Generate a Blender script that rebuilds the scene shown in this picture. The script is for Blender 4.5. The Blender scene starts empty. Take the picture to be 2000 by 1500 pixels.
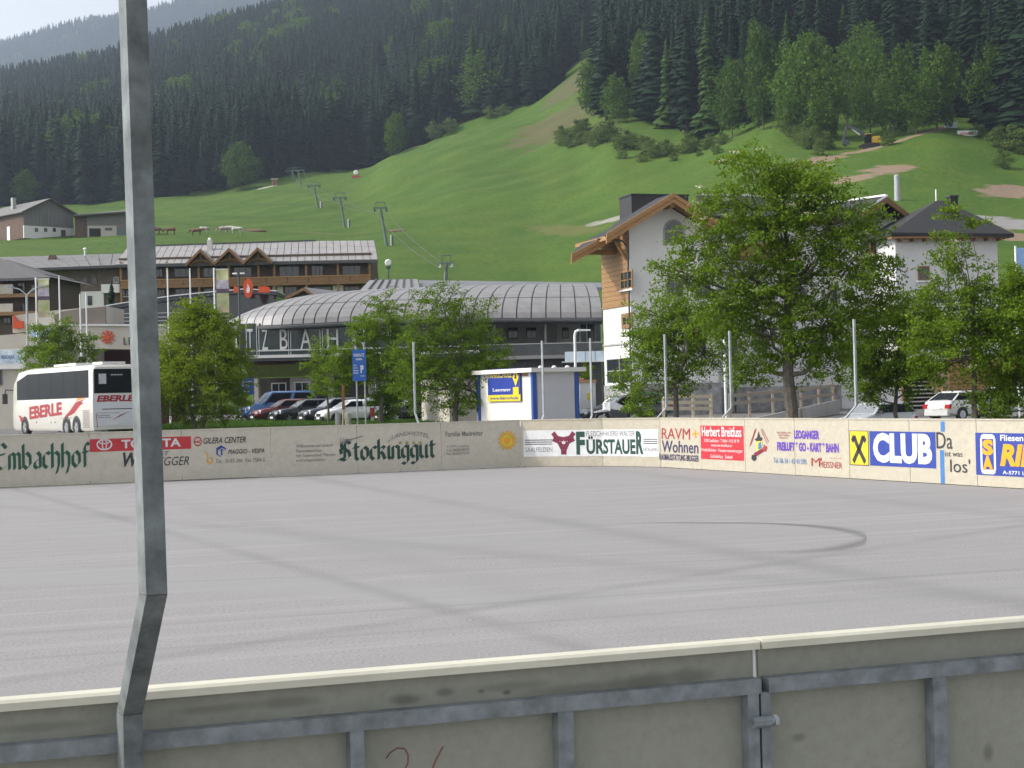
import bpy, math, random
import numpy as np
from mathutils import Vector, Matrix
random.seed(7); rng = np.random.default_rng(7)
S = bpy.context.scene
COL = S.collection
R = math.radians

# ------------------------------------------------------------------ camera
F = 3200.0; CAMZ = 1.70
HV0, HVS = 799.18, 0.02405                 # horizon line of the photograph
PITCH = math.atan((HV0 - HVS*1000 - 750)/F); ROLL = math.atan(HVS)
fw = Vector((0, math.cos(PITCH), math.sin(PITCH)))
u0_ = Vector((0, -math.sin(PITCH), math.cos(PITCH))); r0_ = Vector((1, 0, 0))
cr = r0_*math.cos(ROLL) - u0_*math.sin(ROLL)
cu = u0_*math.cos(ROLL) + r0_*math.sin(ROLL)
C0 = Vector((0, 0, CAMZ))
cam = bpy.data.cameras.new('camera'); cam.lens = F/2000*36; cam.sensor_width = 36
cam.clip_start = 0.05; cam.clip_end = 12000
camo = bpy.data.objects.new('camera', cam); COL.objects.link(camo)
M3 = Matrix((cr, cu, -fw)).transposed()
camo.matrix_world = Matrix.Translation(C0) @ M3.to_4x4()
S.camera = camo

# ------------------------------------------------------------------ light
SUN_EL = R(40); SUN_H = Vector((-0.985, -0.08)).normalized()
w = bpy.data.worlds.new('World'); S.world = w; w.use_nodes = True
nt = w.node_tree; nt.nodes.clear()
sky = nt.nodes.new('ShaderNodeTexSky'); sky.sky_type = 'NISHITA'; sky.sun_disc = False
sky.sun_elevation = SUN_EL; sky.sun_rotation = math.atan2(SUN_H.x, SUN_H.y)
sky.air_density = 1.0; sky.dust_density = 5.0; sky.ozone_density = 1.0; sky.altitude = 800
bg = nt.nodes.new('ShaderNodeBackground'); bg.inputs[1].default_value = 0.15
out = nt.nodes.new('ShaderNodeOutputWorld')
bw = nt.nodes.new('ShaderNodeRGBToBW'); nt.links.new(sky.outputs[0], bw.inputs[0])
wm = nt.nodes.new('ShaderNodeMix'); wm.data_type = 'RGBA'; wm.inputs[0].default_value = .88          # thin white overcast veils the blue
nt.links.new(sky.outputs[0], wm.inputs[6]); nt.links.new(bw.outputs[0], wm.inputs[7]); nt.links.new(wm.outputs[2], bg.inputs[0])
nt.links.new(bg.outputs[0], out.inputs[0])
sl = bpy.data.lights.new('sun', 'SUN'); sl.energy = 1.9; sl.angle = R(2.0); sl.color = (1.0, 0.93, 0.82)
so = bpy.data.objects.new('sun', sl); COL.objects.link(so); so.location = (-60, 20, 80)
sd = Vector((SUN_H.x*math.cos(SUN_EL), SUN_H.y*math.cos(SUN_EL), math.sin(SUN_EL)))
so.rotation_euler = sd.to_track_quat('Z', 'Y').to_euler()
S.view_settings.view_transform = 'Standard'; S.view_settings.look = 'None'
S.view_settings.exposure = 1.28; S.view_settings.gamma = 1.0; S.view_settings.use_curve_mapping = False
HAZE = 0.00015

# ------------------------------------------------------------------ pixel helpers (survey of the place)
def hv(u): return HV0 - HVS*u
def ray(u, v): return fw + cr*((u-1000)/F) - cu*((v-750)/F)
def at(u, v, Y):
    d = ray(u, v); return C0 + d*(Y/d.y)
def onz(u, v, z):
    d = ray(u, v); return C0 + d*((z-CAMZ)/d.z)

# ------------------------------------------------------------------ materials
def srgb(r, g, b):
    f = lambda c: (c/255/12.92 if c/255 <= .04045 else ((c/255+.055)/1.055)**2.4)
    return (f(r), f(g), f(b))
MATS = {}
def mat(name, col, rough=.7, metal=0., nscale=3., namt=.15, bump=0., bscale=20., spec=.5, col2=None, stretch=None, coat=0.):
    if name in MATS: return MATS[name]
    m = bpy.data.materials.new(name); m.use_nodes = True; t = m.node_tree; N = t.nodes; Lk = t.links
    b = N['Principled BSDF']; b.inputs['Roughness'].default_value = rough; b.inputs['Metallic'].default_value = metal
    b.inputs['Specular IOR Level'].default_value = spec; b.inputs['Coat Weight'].default_value = coat
    tc = N.new('ShaderNodeTexCoord'); mp = N.new('ShaderNodeMapping'); Lk.new(tc.outputs['Object'], mp.inputs[0])
    if stretch: mp.inputs['Scale'].default_value = stretch
    nz = N.new('ShaderNodeTexNoise'); nz.inputs['Scale'].default_value = nscale; nz.inputs['Detail'].default_value = 6
    nz.inputs['Roughness'].default_value = .65
    Lk.new(mp.outputs[0], nz.inputs[0])
    rp = N.new('ShaderNodeValToRGB'); rp.color_ramp.elements[0].position = .3; rp.color_ramp.elements[1].position = .7
    a = tuple(max(0, c*(1-namt)) for c in col); c2 = col2 or tuple(min(1, c*(1+namt)) for c in col)
    rp.color_ramp.elements[0].color = (*a, 1); rp.color_ramp.elements[1].color = (*c2, 1)
    Lk.new(nz.outputs[0], rp.inputs[0]); Lk.new(rp.outputs[0], b.inputs['Base Color'])
    if bump > 0:
        n2 = N.new('ShaderNodeTexNoise'); n2.inputs['Scale'].default_value = bscale; n2.inputs['Detail'].default_value = 5
        Lk.new(mp.outputs[0], n2.inputs[0])
        bp = N.new('ShaderNodeBump'); bp.inputs['Strength'].default_value = bump; bp.inputs['Distance'].default_value = .05
        Lk.new(n2.outputs[0], bp.inputs['Height']); Lk.new(bp.outputs[0], b.inputs['Normal'])
    MATS[name] = m; return m
def leafmat(name, c1, c2, trans=.35):
    if name in MATS: return MATS[name]
    m = bpy.data.materials.new(name); m.use_nodes = True; t = m.node_tree; N = t.nodes; Lk = t.links
    b = N['Principled BSDF']; b.inputs['Roughness'].default_value = .6; b.inputs['Specular IOR Level'].default_value = .12
    at_ = N.new('ShaderNodeAttribute'); at_.attribute_name = 'tint'
    oi = N.new('ShaderNodeObjectInfo')
    ad = N.new('ShaderNodeMath'); ad.operation = 'MULTIPLY_ADD'; ad.inputs[1].default_value = .5; ad.use_clamp = True
    Lk.new(oi.outputs['Random'], ad.inputs[0]); Lk.new(at_.outputs['Fac'], ad.inputs[2])
    rp = N.new('ShaderNodeValToRGB')
    rp.color_ramp.elements[0].color = (*c1, 1); rp.color_ramp.elements[1].color = (*c2, 1)
    Lk.new(ad.outputs[0], rp.inputs[0]); Lk.new(rp.outputs[0], b.inputs['Base Color'])
    tr = N.new('ShaderNodeBsdfTranslucent'); Lk.new(rp.outputs[0], tr.inputs[0])
    mx = N.new('ShaderNodeMixShader'); mx.inputs[0].default_value = trans
    Lk.new(b.outputs[0], mx.inputs[1]); Lk.new(tr.outputs[0], mx.inputs[2])
    Lk.new(mx.outputs[0], N['Material Output'].inputs[0]); MATS[name] = m; return m

# ------------------------------------------------------------------ mesh helpers
class MB:
    def __init__(s): s.v = []; s.f = []; s.m = []
    def add(s, vs, fs, mi=0):
        o = len(s.v); s.v += [tuple(p) for p in vs]
        for f in fs: s.f.append(tuple(i+o for i in f)); s.m.append(mi)
        return s
    def box(s, x0, x1, y0, y1, z0, z1, mi=0):
        vs = [(x, y, z) for z in (z0, z1) for y in (y0, y1) for x in (x0, x1)]
        return s.add(vs, [(0,2,3,1),(4,5,7,6),(0,1,5,4),(2,6,7,3),(0,4,6,2),(1,3,7,5)], mi)
    def obox(s, c, ax, hx, ay, hy, az, hz, mi=0):       # box with given axes and half sizes
        c = Vector(c); ax = Vector(ax)*hx; ay = Vector(ay)*hy; az = Vector(az)*hz
        vs = [c+i*ax+j*ay+k*az for k in (-1,1) for j in (-1,1) for i in (-1,1)]
        return s.add(vs, [(0,2,3,1),(4,5,7,6),(0,1,5,4),(2,6,7,3),(0,4,6,2),(1,3,7,5)], mi)
    def quad(s, *p, mi=0): return s.add(p, [tuple(range(len(p)))], mi)
    def prism(s, poly, a, b, axis='y', mi=0):
        n = len(poly)
        def P(p, t):
            return {'y': (p[0], t, p[1]), 'x': (t, p[0], p[1]), 'z': (p[0], p[1], t)}[axis]
        vs = [P(p, a) for p in poly]+[P(p, b) for p in poly]
        return s.add(vs, [tuple(range(n)), tuple(range(2*n-1, n-1, -1))]+[(i, i+n, (i+1) % n+n, (i+1) % n) for i in range(n)], mi)
    def tube(s, pts, r, n=8, cap=True, mi=0):
        pts = [Vector(p) for p in pts]; rs = r if isinstance(r, (list, tuple)) else [r]*len(pts)
        vs = []; prev = None
        for i, p in enumerate(pts):
            t = (pts[min(i+1, len(pts)-1)]-pts[max(i-1, 0)]).normalized()
            if prev is None:
                a = Vector((0, 0, 1)) if abs(t.z) < .9 else Vector((1, 0, 0)); prev = t.cross(a).normalized()
            x = (prev-t*prev.dot(t)).normalized(); prev = x; y = t.cross(x)
            for k in range(n):
                a = 2*math.pi*(k+.5)/n; vs.append(p+(x*math.cos(a)+y*math.sin(a))*rs[i])
        fs = [(i*n+k, i*n+(k+1) % n, (i+1)*n+(k+1) % n, (i+1)*n+k) for i in range(len(pts)-1) for k in range(n)]
        if cap: fs += [tuple(range(n-1, -1, -1)), tuple(range((len(pts)-1)*n, len(pts)*n))]
        return s.add(vs, fs, mi)
    def loft(s, rings, cap=True, mi=0):
        n = len(rings[0]); vs = [p for r in rings for p in r]
        fs = [(i*n+k, i*n+(k+1) % n, (i+1)*n+(k+1) % n, (i+1)*n+k) for i in range(len(rings)-1) for k in range(n)]
        if cap: fs += [tuple(range(n-1, -1, -1)), tuple(range((len(rings)-1)*n, len(rings)*n))]
        return s.add(vs, fs, mi)
    def lathe(s, c, prof, n=12, mi=0):
        rings = [[(c[0]+r*math.cos(2*math.pi*k/n), c[1]+r*math.sin(2*math.pi*k/n), c[2]+z) for k in range(n)] for r, z in prof]
        return s.loft(rings, True, mi)
    def build(s, name, m, parent=None, smooth=False, kind=None, label=None):
        me = bpy.data.meshes.new(name); me.from_pydata(s.v, [], s.f)
        for k in (m if isinstance(m, (list, tuple)) else [m]): me.materials.append(k)
        if any(s.m): me.polygons.foreach_set('material_index', s.m)
        me.update()
        if smooth:
            me.polygons.foreach_set('use_smooth', [True]*len(me.polygons)); me.set_sharp_from_angle(angle=R(38))
        o = bpy.data.objects.new(name, me); COL.objects.link(o)
        if parent: o.parent = parent
        if kind: o['kind'] = kind
        if label: o['label'] = label
        return o
def npmesh(name, V, Fq, m, parent=None, tint=None, smooth=False):
    me = bpy.data.meshes.new(name); k = Fq.shape[1]
    me.vertices.add(len(V)); me.vertices.foreach_set('co', np.ascontiguousarray(V, np.float32).ravel())
    me.loops.add(Fq.size); me.loops.foreach_set('vertex_index', np.ascontiguousarray(Fq, np.int32).ravel())
    me.polygons.add(len(Fq)); me.polygons.foreach_set('loop_start', np.arange(0, Fq.size, k, dtype=np.int32))
    me.update(calc_edges=True)
    for q in (m if isinstance(m, (list, tuple)) else [m]): me.materials.append(q)
    if tint is not None:
        a = me.attributes.new('tint', 'FLOAT', 'POINT'); a.data.foreach_set('value', np.ascontiguousarray(tint, np.float32))
    if smooth: me.polygons.foreach_set('use_smooth', np.ones(len(Fq), bool))
    o = bpy.data.objects.new(name, me); COL.objects.link(o)
    if parent: o.parent = parent
    return o
def tag(o, label=None, cat=None, group=None, kind=None):
    for k, x in (('label', label), ('category', cat), ('group', group), ('kind', kind)):
        if x: o[k] = x
    return o
def thing(name, label, cat, loc=(0,0,0), rz=0., group=None):
    o = bpy.data.objects.new(name, None); COL.objects.link(o); o.empty_display_size = .3
    o.location = loc; o.rotation_euler = (0, 0, rz); return tag(o, label, cat, group)
def copy_tree(o, parent=None):
    c = o.copy(); COL.objects.link(c); c.parent = parent
    for ch in list(o.children): copy_tree(ch, c)
    return c
class Frm:                                             # local frame of a building: pixel -> local plane
    def __init__(s, loc, rz): s.loc = Vector(loc); s.rz = rz; s.R = Matrix.Rotation(rz, 3, 'Z'); s.Ri = s.R.transposed()
    def _r(s, u, v): return s.Ri @ (C0-s.loc), s.Ri @ ray(u, v)
    def y(s, u, v, y=0.):
        o, d = s._r(u, v); t = (y-o.y)/d.y; return o.x+d.x*t, o.z+d.z*t
    def x(s, u, v, x=0.):
        o, d = s._r(u, v); t = (x-o.x)/d.x; return o.y+d.y*t, o.z+d.z*t
def inter(x, xs, ys): return float(np.interp(x, xs, ys))

# text -> flat outline mesh in a unit box
def text_mesh(s, shear=0., bold=0.):
    cu_ = bpy.data.curves.new('txt', 'FONT'); cu_.body = s; cu_.shear = shear; cu_.offset = bold; cu_.resolution_u = 3
    o = bpy.data.objects.new('txt', cu_); COL.objects.link(o)
    dg = bpy.context.evaluated_depsgraph_get(); dg.update()
    me = o.evaluated_get(dg).to_mesh()
    V = np.array([v.co[:2] for v in me.vertices]); Fs = [tuple(p.vertices) for p in me.polygons]
    o.evaluated_get(dg).to_mesh_clear(); bpy.data.objects.remove(o); bpy.data.curves.remove(cu_)
    V -= V.min(0); V /= np.maximum(V.max(0), 1e-6)
    return V, Fs

# ------------------------------------------------------------------ terrain
def v2z(u, Y, v): return CAMZ + Y*(hv(u)-v)/F
def yard(Y): return np.interp(Y, [38, 46, 80, 110, 132], [-.02, 0., .2, .5, .9])
COLS = {
 0:   [(150,700),(250,506),(345,469),(480,428),(640,403),(1000,290),(1500,193),(1900,200)],
 230: [(150,690),(250,515),(345,462),(480,428),(640,400),(1000,260),(1500,150),(1900,155)],
 350: [(150,690),(250,520),(345,458),(480,424),(640,388),(1000,240),(1500,108),(1900,105)],
 525: [(150,690),(250,540),(345,472),(480,414),(640,364),(1000,210),(1500,64),(1900,55)],
 700: [(150,680),(250,540),(345,470),(480,408),(620,341),(720,340),(1000,190),(1500,10),(1900,-20)],
 735: [(150,675),(250,538),(345,466),(480,398),(612,330),(720,336),(1000,180),(1500,0),(1900,-30)],
 780: [(150,670),(250,535),(345,462),(480,384),(590,300),(720,318),(1000,160),(1500,-20),(1900,-50)],
 900: [(150,660),(250,545),(345,455),(480,350),(600,263),(690,268),(1000,110),(1500,-60),(1900,-90)],
 1050:[(150,660),(250,550),(345,450),(480,335),(600,240),(670,212),(740,200),(1000,60),(1500,-100),(1900,-130)],
 1150:[(150,655),(250,530),(345,430),(450,335),(560,232),(700,125),(800,92),(1000,20),(1500,-140),(1900,-170)],
 1200:[(150,655),(250,520),(345,415),(430,315),(490,258),(700,112),(800,75),(1000,-20),(1500,-170),(1900,-200)],
 1350:[(150,650),(200,590),(280,440),(345,370),(425,298),(500,240),(700,60),(1000,-150),(1500,-300),(1900,-330)],
 1530:[(150,650),(200,590),(280,430),(345,330),(405,243),(500,165),(700,0),(1000,-200),(1500,-320),(1900,-340)],
 1700:[(150,640),(200,560),(260,430),(310,345),(360,292),(385,270),(430,235),(700,-10),(1000,-220),(1500,-330),(1900,-350)],
 1850:[(150,630),(200,540),(260,430),(310,350),(360,265),(380,248),(450,200),(700,-20),(1000,-230),(1500,-330),(1900,-350)],
 2000:[(150,630),(200,530),(260,440),(310,370),(350,310),(400,240),(700,-40),(1000,-250),(1500,-340),(1900,-360)],
}
CU = sorted(COLS); YG = np.concatenate([np.arange(130, 700, 4.), np.arange(700, 1000, 10.), np.arange(1000, 1901, 20.)])
ZC = []
for u in CU:
    k = COLS[u]; ys = [130]+[a for a, b in k]; zs = [.9]+[v2z(u, a, b) for a, b in k]
    z = np.interp(YG, ys, zs); kk = 4; zz = z.copy()
    for i in range(len(z)):
        a, b = max(0, i-kk), min(len(z), i+kk+1); h = min(i-a, b-1-i); zz[i] = z[i-h:i+h+1].mean()
    ZC.append(zz)
ZC = np.array(ZC)
UG = np.linspace(-900, 2900, 420)
ZG = np.array([[np.interp(u, CU, ZC[:, j]) for u in UG] for j in range(len(YG))])   # [Y][u]
kk = 2
ZS = np.array([np.convolve(np.pad(r, kk, mode='edge'), np.ones(2*kk+1)/(2*kk+1), 'valid') for r in ZG]); ZG = ZS
def lump(x, y): return (np.sin(x*.061+1.3)*np.cos(y*.043+.4)+.6*np.sin(x*.13+y*.11)+.35*np.sin(x*.31-y*.21))
XG = (UG[None, :]-1000)/F*YG[:, None]
ZG = ZG + lump(XG, YG[:, None]*np.ones_like(XG))*np.clip((YG[:, None]-200)/300, 0, 1)*.8
def H(x, y):
    if y <= 130: return float(yard(y)) - dip(x, y)
    u = 1000+F*x/y; j = np.searchsorted(YG, y)-1; j = min(max(j, 0), len(YG)-2)
    t = (y-YG[j])/(YG[j+1]-YG[j]); a = np.interp(u, UG, ZG[j]); b = np.interp(u, UG, ZG[j+1])
    return float(a+(b-a)*t)
def dip(x, y): return .38*math.exp(-((x-15.5)/7)**2-((y-69)/12)**2)
# ground, meadow
def ramp_noise_mat(name, cols, scales, rough=.9, bump=.4, bscale=1.5, extra=None, pos=None):
    m = bpy.data.materials.new(name); m.use_nodes = True; t = m.node_tree; N = t.nodes; Lk = t.links
    b = N['Principled BSDF']; b.inputs['Roughness'].default_value = rough; b.inputs['Specular IOR Level'].default_value = .2
    g = N.new('ShaderNodeNewGeometry'); prev = None
    for i, (c, s) in enumerate(zip(cols[1:], scales)):
        n = N.new('ShaderNodeTexNoise'); n.inputs['Scale'].default_value = s; n.inputs['Detail'].default_value = 8; n.inputs['Roughness'].default_value = .7
        Lk.new(g.outputs['Position'], n.inputs[0])
        mr = N.new('ShaderNodeMapRange'); mr.inputs[1].default_value = .42; mr.inputs[2].default_value = .66; Lk.new(n.outputs[0], mr.inputs[0])
        mx = N.new('ShaderNodeMix'); mx.data_type = 'RGBA'; Lk.new(mr.outputs[0], mx.inputs[0])
        if prev is None: mx.inputs[6].default_value = (*cols[0], 1)
        else: Lk.new(prev, mx.inputs[6])
        mx.inputs[7].default_value = (*c, 1); prev = mx.outputs[2]
    if extra: prev = extra(N, Lk, g, prev)
    Lk.new(prev, b.inputs['Base Color'])
    n2 = N.new('ShaderNodeTexNoise'); n2.inputs['Scale'].default_value = bscale; n2.inputs['Detail'].default_value = 6; Lk.new(g.outputs['Position'], n2.inputs[0])
    bp = N.new('ShaderNodeBump'); bp.inputs['Strength'].default_value = bump; bp.inputs['Distance'].default_value = .3
    Lk.new(n2.outputs[0], bp.inputs['Height']); Lk.new(bp.outputs[0], b.inputs['Normal'])
    MATS[name] = m; return m
def blob(N, Lk, g, prev, c, ax, r, col, soft=.16, nsc=.2, namp=1.1, z=0, rz=1e6):
    # a worn patch with a ragged outline: ellipse about c with axes along ax
    sb = N.new('ShaderNodeVectorMath'); sb.operation = 'SUBTRACT'; Lk.new(g.outputs['Position'], sb.inputs[0]); sb.inputs[1].default_value = (c[0], c[1], z)
    mp = N.new('ShaderNodeMapping'); mp.vector_type = 'TEXTURE'; Lk.new(sb.outputs[0], mp.inputs[0])
    mp.inputs['Rotation'].default_value = (0, 0, ax); mp.inputs['Scale'].default_value = (r[0], r[1], rz)
    ln = N.new('ShaderNodeVectorMath'); ln.operation = 'LENGTH'; Lk.new(mp.outputs[0], ln.inputs[0])
    n = N.new('ShaderNodeTexNoise'); n.inputs['Scale'].default_value = nsc; n.inputs['Detail'].default_value = 6; Lk.new(g.outputs['Position'], n.inputs[0])
    ma = N.new('ShaderNodeMath'); ma.operation = 'MULTIPLY_ADD'; ma.inputs[1].default_value = namp*2; Lk.new(n.outputs[0], ma.inputs[0]); Lk.new(ln.outputs['Value'], ma.inputs[2])
    mr = N.new('ShaderNodeMapRange'); mr.inputs[1].default_value = 1+namp+soft; mr.inputs[2].default_value = 1+namp-soft; Lk.new(ma.outputs[0], mr.inputs[0])
    mx = N.new('ShaderNodeMix'); mx.data_type = 'RGBA'; Lk.new(mr.outputs[0], mx.inputs[0]); Lk.new(prev, mx.inputs[6]); mx.inputs[7].default_value = (*col, 1)
    return mx.outputs[2]
def place(u, v, lo=131, hi=1500):            # where the ray of a pixel meets the hillside
    d = ray(u, v)
    for Y in np.arange(lo, hi, 2.):
        p = C0+d*(Y/d.y)
        if p.z <= H(p.x, p.y): return p
    return at(u, v, hi)
SOIL = (.20, .145, .10); DRY = (.085, .098, .022)
def patches(N, Lk, g, prev):
    for u0, v0, u1, v1, wd, col in [(1690,333,1782,336,7,SOIL),(1630,350,1690,352,4,SOIL),(1560,330,1640,305,3,SOIL),(1640,303,1750,278,2.,SOIL),
            (1750,278,1860,246,1.5,SOIL),(1930,385,2010,365,4,SOIL),(1950,445,2010,430,9,(.22,.215,.21)),(1920,450,2010,470,5,SOIL),
            (1050,290,1120,200,14,(.085,.085,.03)),(1110,190,1180,110,16,(.075,.078,.03)),(1150,445,1200,425,6,(.24,.23,.20)),
            (480,452,760,450,3,DRY),(1030,440,1180,452,4,DRY),(820,265,900,262,4,DRY),(500,372,535,363,2.0,(.3,.28,.24)),(1100,250,1200,265,6,(.07,.08,.025))]:
        a = place(u0, v0); b = place(u1, v1); d = b-a
        prev = blob(N, Lk, g, prev, ((a.x+b.x)/2, (a.y+b.y)/2), math.atan2(d.y, d.x), (max(d.to_2d().length/2, 3), wd), col)
    return prev
MEADOW = ramp_noise_mat('meadow_grass', [(.042,.093,.005),(.060,.117,.007),(.082,.122,.010),(.032,.072,.004)], [.012,.07,.9], bump=.9, bscale=.9, extra=patches)
nu = len(UG); idx = np.arange(len(YG)*nu).reshape(len(YG), nu)
Fq = np.stack([idx[:-1,:-1], idx[:-1,1:], idx[1:,1:], idx[1:,:-1]], -1).reshape(-1, 4)
V = np.stack([XG, np.broadcast_to(YG[:, None], XG.shape), ZG], -1).reshape(-1, 3)
tag(npmesh('hillside', V, Fq, MEADOW, smooth=True), kind='structure')
GROUND = ramp_noise_mat('rough_grass', [(.05,.085,.025),(.07,.11,.03),(.09,.10,.045)], [.05,.6], bump=.5)
gb = MB(); gb.quad((-2400,-300,-.06),(2400,-300,-.06),(2400,4650,-.06),(-2400,4650,-.06)); gb.build('ground', GROUND, kind='structure')
ASPH = ramp_noise_mat('yard_asphalt', [(.15,.148,.145),(.19,.188,.185),(.12,.12,.12)], [.15,1.2], rough=.85, bump=.25, bscale=30)
ys = np.concatenate([np.arange(38, 131, 2.)]); xs = np.arange(-60, 61, 2.)
ix = np.arange(len(ys)*len(xs)).reshape(len(ys), len(xs))
V = np.array([(x, y, float(yard(y))-dip(x, y)) for y in ys for x in xs])
def board_back(x): return 0
Fq = np.stack([ix[:-1,:-1], ix[:-1,1:], ix[1:,1:], ix[1:,:-1]], -1).reshape(-1, 4)
tag(npmesh('parking_lot', V, Fq, ASPH, smooth=True), kind='structure')

# far mountain behind the hill
ub = np.linspace(-900, 2300, 90); yb = np.linspace(3100, 4560, 40)
rid = np.interp(ub, [-900,0,60,130,200,290,540,1000,2300], [190,88,76,60,43,26,-30,-90,-90])
zb = np.array([[ (CAMZ+4320*(hv(u)-r)/F)*(1-((4320-min(y, 4320))/1840)*.85)-max(0, y-4320)*.3 for u, r in zip(ub, rid)] for y in yb])
xb = (ub[None, :]-1000)/F*yb[:, None]; zb = zb+lump(xb*.16, yb[:, None]*.16)*8
V = np.stack([xb, np.broadcast_to(yb[:, None], xb.shape), zb], -1).reshape(-1, 3)
ix = np.arange(V.shape[0]).reshape(len(yb), len(ub)); Fq = np.stack([ix[:-1,:-1], ix[:-1,1:], ix[1:,1:], ix[1:,:-1]], -1).reshape(-1, 4)
FLOORM = ramp_noise_mat('forest_floor', [(.02,.035,.014),(.035,.05,.02)], [.05], bump=.6, bscale=.1)
tag(npmesh('far_mountain', V, Fq, FLOORM, smooth=True), kind='structure')

# ------------------------------------------------------------------ rink
BH = 1.12
PT = [(0,102),(172,98.4),(526,95),(859,92.6),(1014,90),(1174,92),(1287,95),(1452,105),(1611,113),(1773,123),(1904,129)]
def uh(u, h): Y = BH*F/h; return ((u-1000)/F*Y, Y)
Lf = np.polyfit(*np.array([uh(*p) for p in PT[:5]]).T, 1); Rf = np.polyfit(*np.array([uh(*p) for p in PT[6:]]).T, 1)
def online(u, c): k = (u-1000)/F; Y = c[1]/(1-c[0]*k); return (k*Y, Y)
SEAM = [-360,-182,-5,172,352,526,694,859,1014,1174,1287,1367,1452,1549,1655,1773,1904,2052,2220]
PTS = [online(u, Lf) if u <= 1014 else (uh(1174, 92.3) if u == 1174 else online(u, Rf)) for u in SEAM]
NEAR_A = onz(0, 1360, BH); NEAR_B = onz(2000, 1201, BH)
nd = (NEAR_B-NEAR_A).to_2d().normalized(); nn = Vector((nd.y, -nd.x))       # along, outward (to the camera)
def rinkmat():
    def ex(N, Lk, g, prev):
        # broad streaks left by sweeping and water: noise stretched along two directions
        for ang, sc, c, lo, hi in ((R(20), (.06, 1.2, 1), (.235,.232,.234), .5, .75), (R(20), (.12, 3.5, 1), (.292,.284,.286), .5, .8), (R(-28), (.05, .55, 1), (.25,.247,.247), .52, .74)):
            mp = N.new('ShaderNodeMapping'); mp.vector_type = 'POINT'; Lk.new(g.outputs['Position'], mp.inputs[0])
            mr0 = N.new('ShaderNodeMapping'); mr0.inputs['Scale'].default_value = sc
            mp.inputs['Rotation'].default_value = (0, 0, -ang); Lk.new(mp.outputs[0], mr0.inputs[0])
            n = N.new('ShaderNodeTexNoise'); n.inputs['Scale'].default_value = 1; n.inputs['Detail'].default_value = 4; Lk.new(mr0.outputs[0], n.inputs[0])
            mr = N.new('ShaderNodeMapRange'); mr.inputs[1].default_value = lo; mr.inputs[2].default_value = hi; Lk.new(n.outputs[0], mr.inputs[0])
            mx = N.new('ShaderNodeMix'); mx.data_type = 'RGBA'; Lk.new(mr.outputs[0], mx.inputs[0]); Lk.new(prev, mx.inputs[6]); mx.inputs[7].default_value = (*c, 1); prev = mx.outputs[2]
        # seam lines and wheel tracks: straight soft-edged lines on the floor
        for (a, b, wd, k) in LINES:
            p = onz(*a, 0); q = onz(*b, 0); d = (q-p).to_2d().normalized(); n_ = Vector((-d.y, d.x)); c = n_.dot(p.to_2d())
            dt = N.new('ShaderNodeVectorMath'); dt.operation = 'DOT_PRODUCT'; Lk.new(g.outputs['Position'], dt.inputs[0]); dt.inputs[1].default_value = (n_.x, n_.y, 0)
            sb = N.new('ShaderNodeMath'); sb.operation = 'SUBTRACT'; sb.inputs[1].default_value = c; Lk.new(dt.outputs['Value'], sb.inputs[0])
            ab = N.new('ShaderNodeMath'); ab.operation = 'ABSOLUTE'; Lk.new(sb.outputs[0], ab.inputs[0])
            mr = N.new('ShaderNodeMapRange'); mr.inputs[1].default_value = wd; mr.inputs[2].default_value = 0; mr.inputs[3].default_value = 0; mr.inputs[4].default_value = k
            mr.interpolation_type = 'SMOOTHSTEP'; Lk.new(ab.outputs[0], mr.inputs[0])
            wn = N.new('ShaderNodeTexNoise'); wn.inputs['Scale'].default_value = .35; wn.inputs['Detail'].default_value = 3; Lk.new(g.outputs['Position'], wn.inputs[0])
            ml = N.new('ShaderNodeMath'); ml.operation = 'MULTIPLY'; Lk.new(mr.outputs[0], ml.inputs[0]); Lk.new(wn.outputs[0], ml.inputs[1])
            mx = N.new('ShaderNodeMix'); mx.data_type = 'RGBA'; Lk.new(ml.outputs[0], mx.inputs[0]); Lk.new(prev, mx.inputs[6]); mx.inputs[7].default_value = (.165,.163,.166,1); prev = mx.outputs[2]
        return prev
    LINES = [((330,1020),(860,1070),.5,.5),((700,950),(2000,1180),.45,.7),((650,1130),(1130,1265),.22,.8),((0,1240),(700,1195),.12,.8),((700,1225),(1450,1110),.22,.7),
             ((0,1290),(700,1240),.10,.7),((0,1150),(1000,1110),.1,.6),((1300,930),(2000,1010),.5,.5),((0,1110),(700,1095),.12,.4),((420,1000),(1000,1150),.5,.3),((0,975),(800,935),.4,.4)]
    return ramp_noise_mat('rink_asphalt', [(.288,.278,.281),(.312,.301,.304),(.274,.265,.268),(.15,.145,.147)], [.12,2.,40.], rough=.8, bump=.10, bscale=110, extra=ex)
fl = MB(); fl.quad((-40,-6,0),(30,-6,0),(30,39,0),(-40,60,0)); RINK = rinkmat()
ip = [Vector(p) for p in PTS]
c1 = ip[0]; c2 = ip[-1]
poly = [(p.x, p.y, .0) for p in ip]+[(14, -4, 0), (-14, -6, 0)]
fl = MB(); fl.add([(x, y, .03) for x, y, z in poly], [tuple(range(len(poly)))][::-1]); 
flo = fl.build('rink_floor', RINK, kind='structure'); flo.data.flip_normals() if flo.data.polygons[0].normal.z < 0 else None
flo.location.z = -.03
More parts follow.
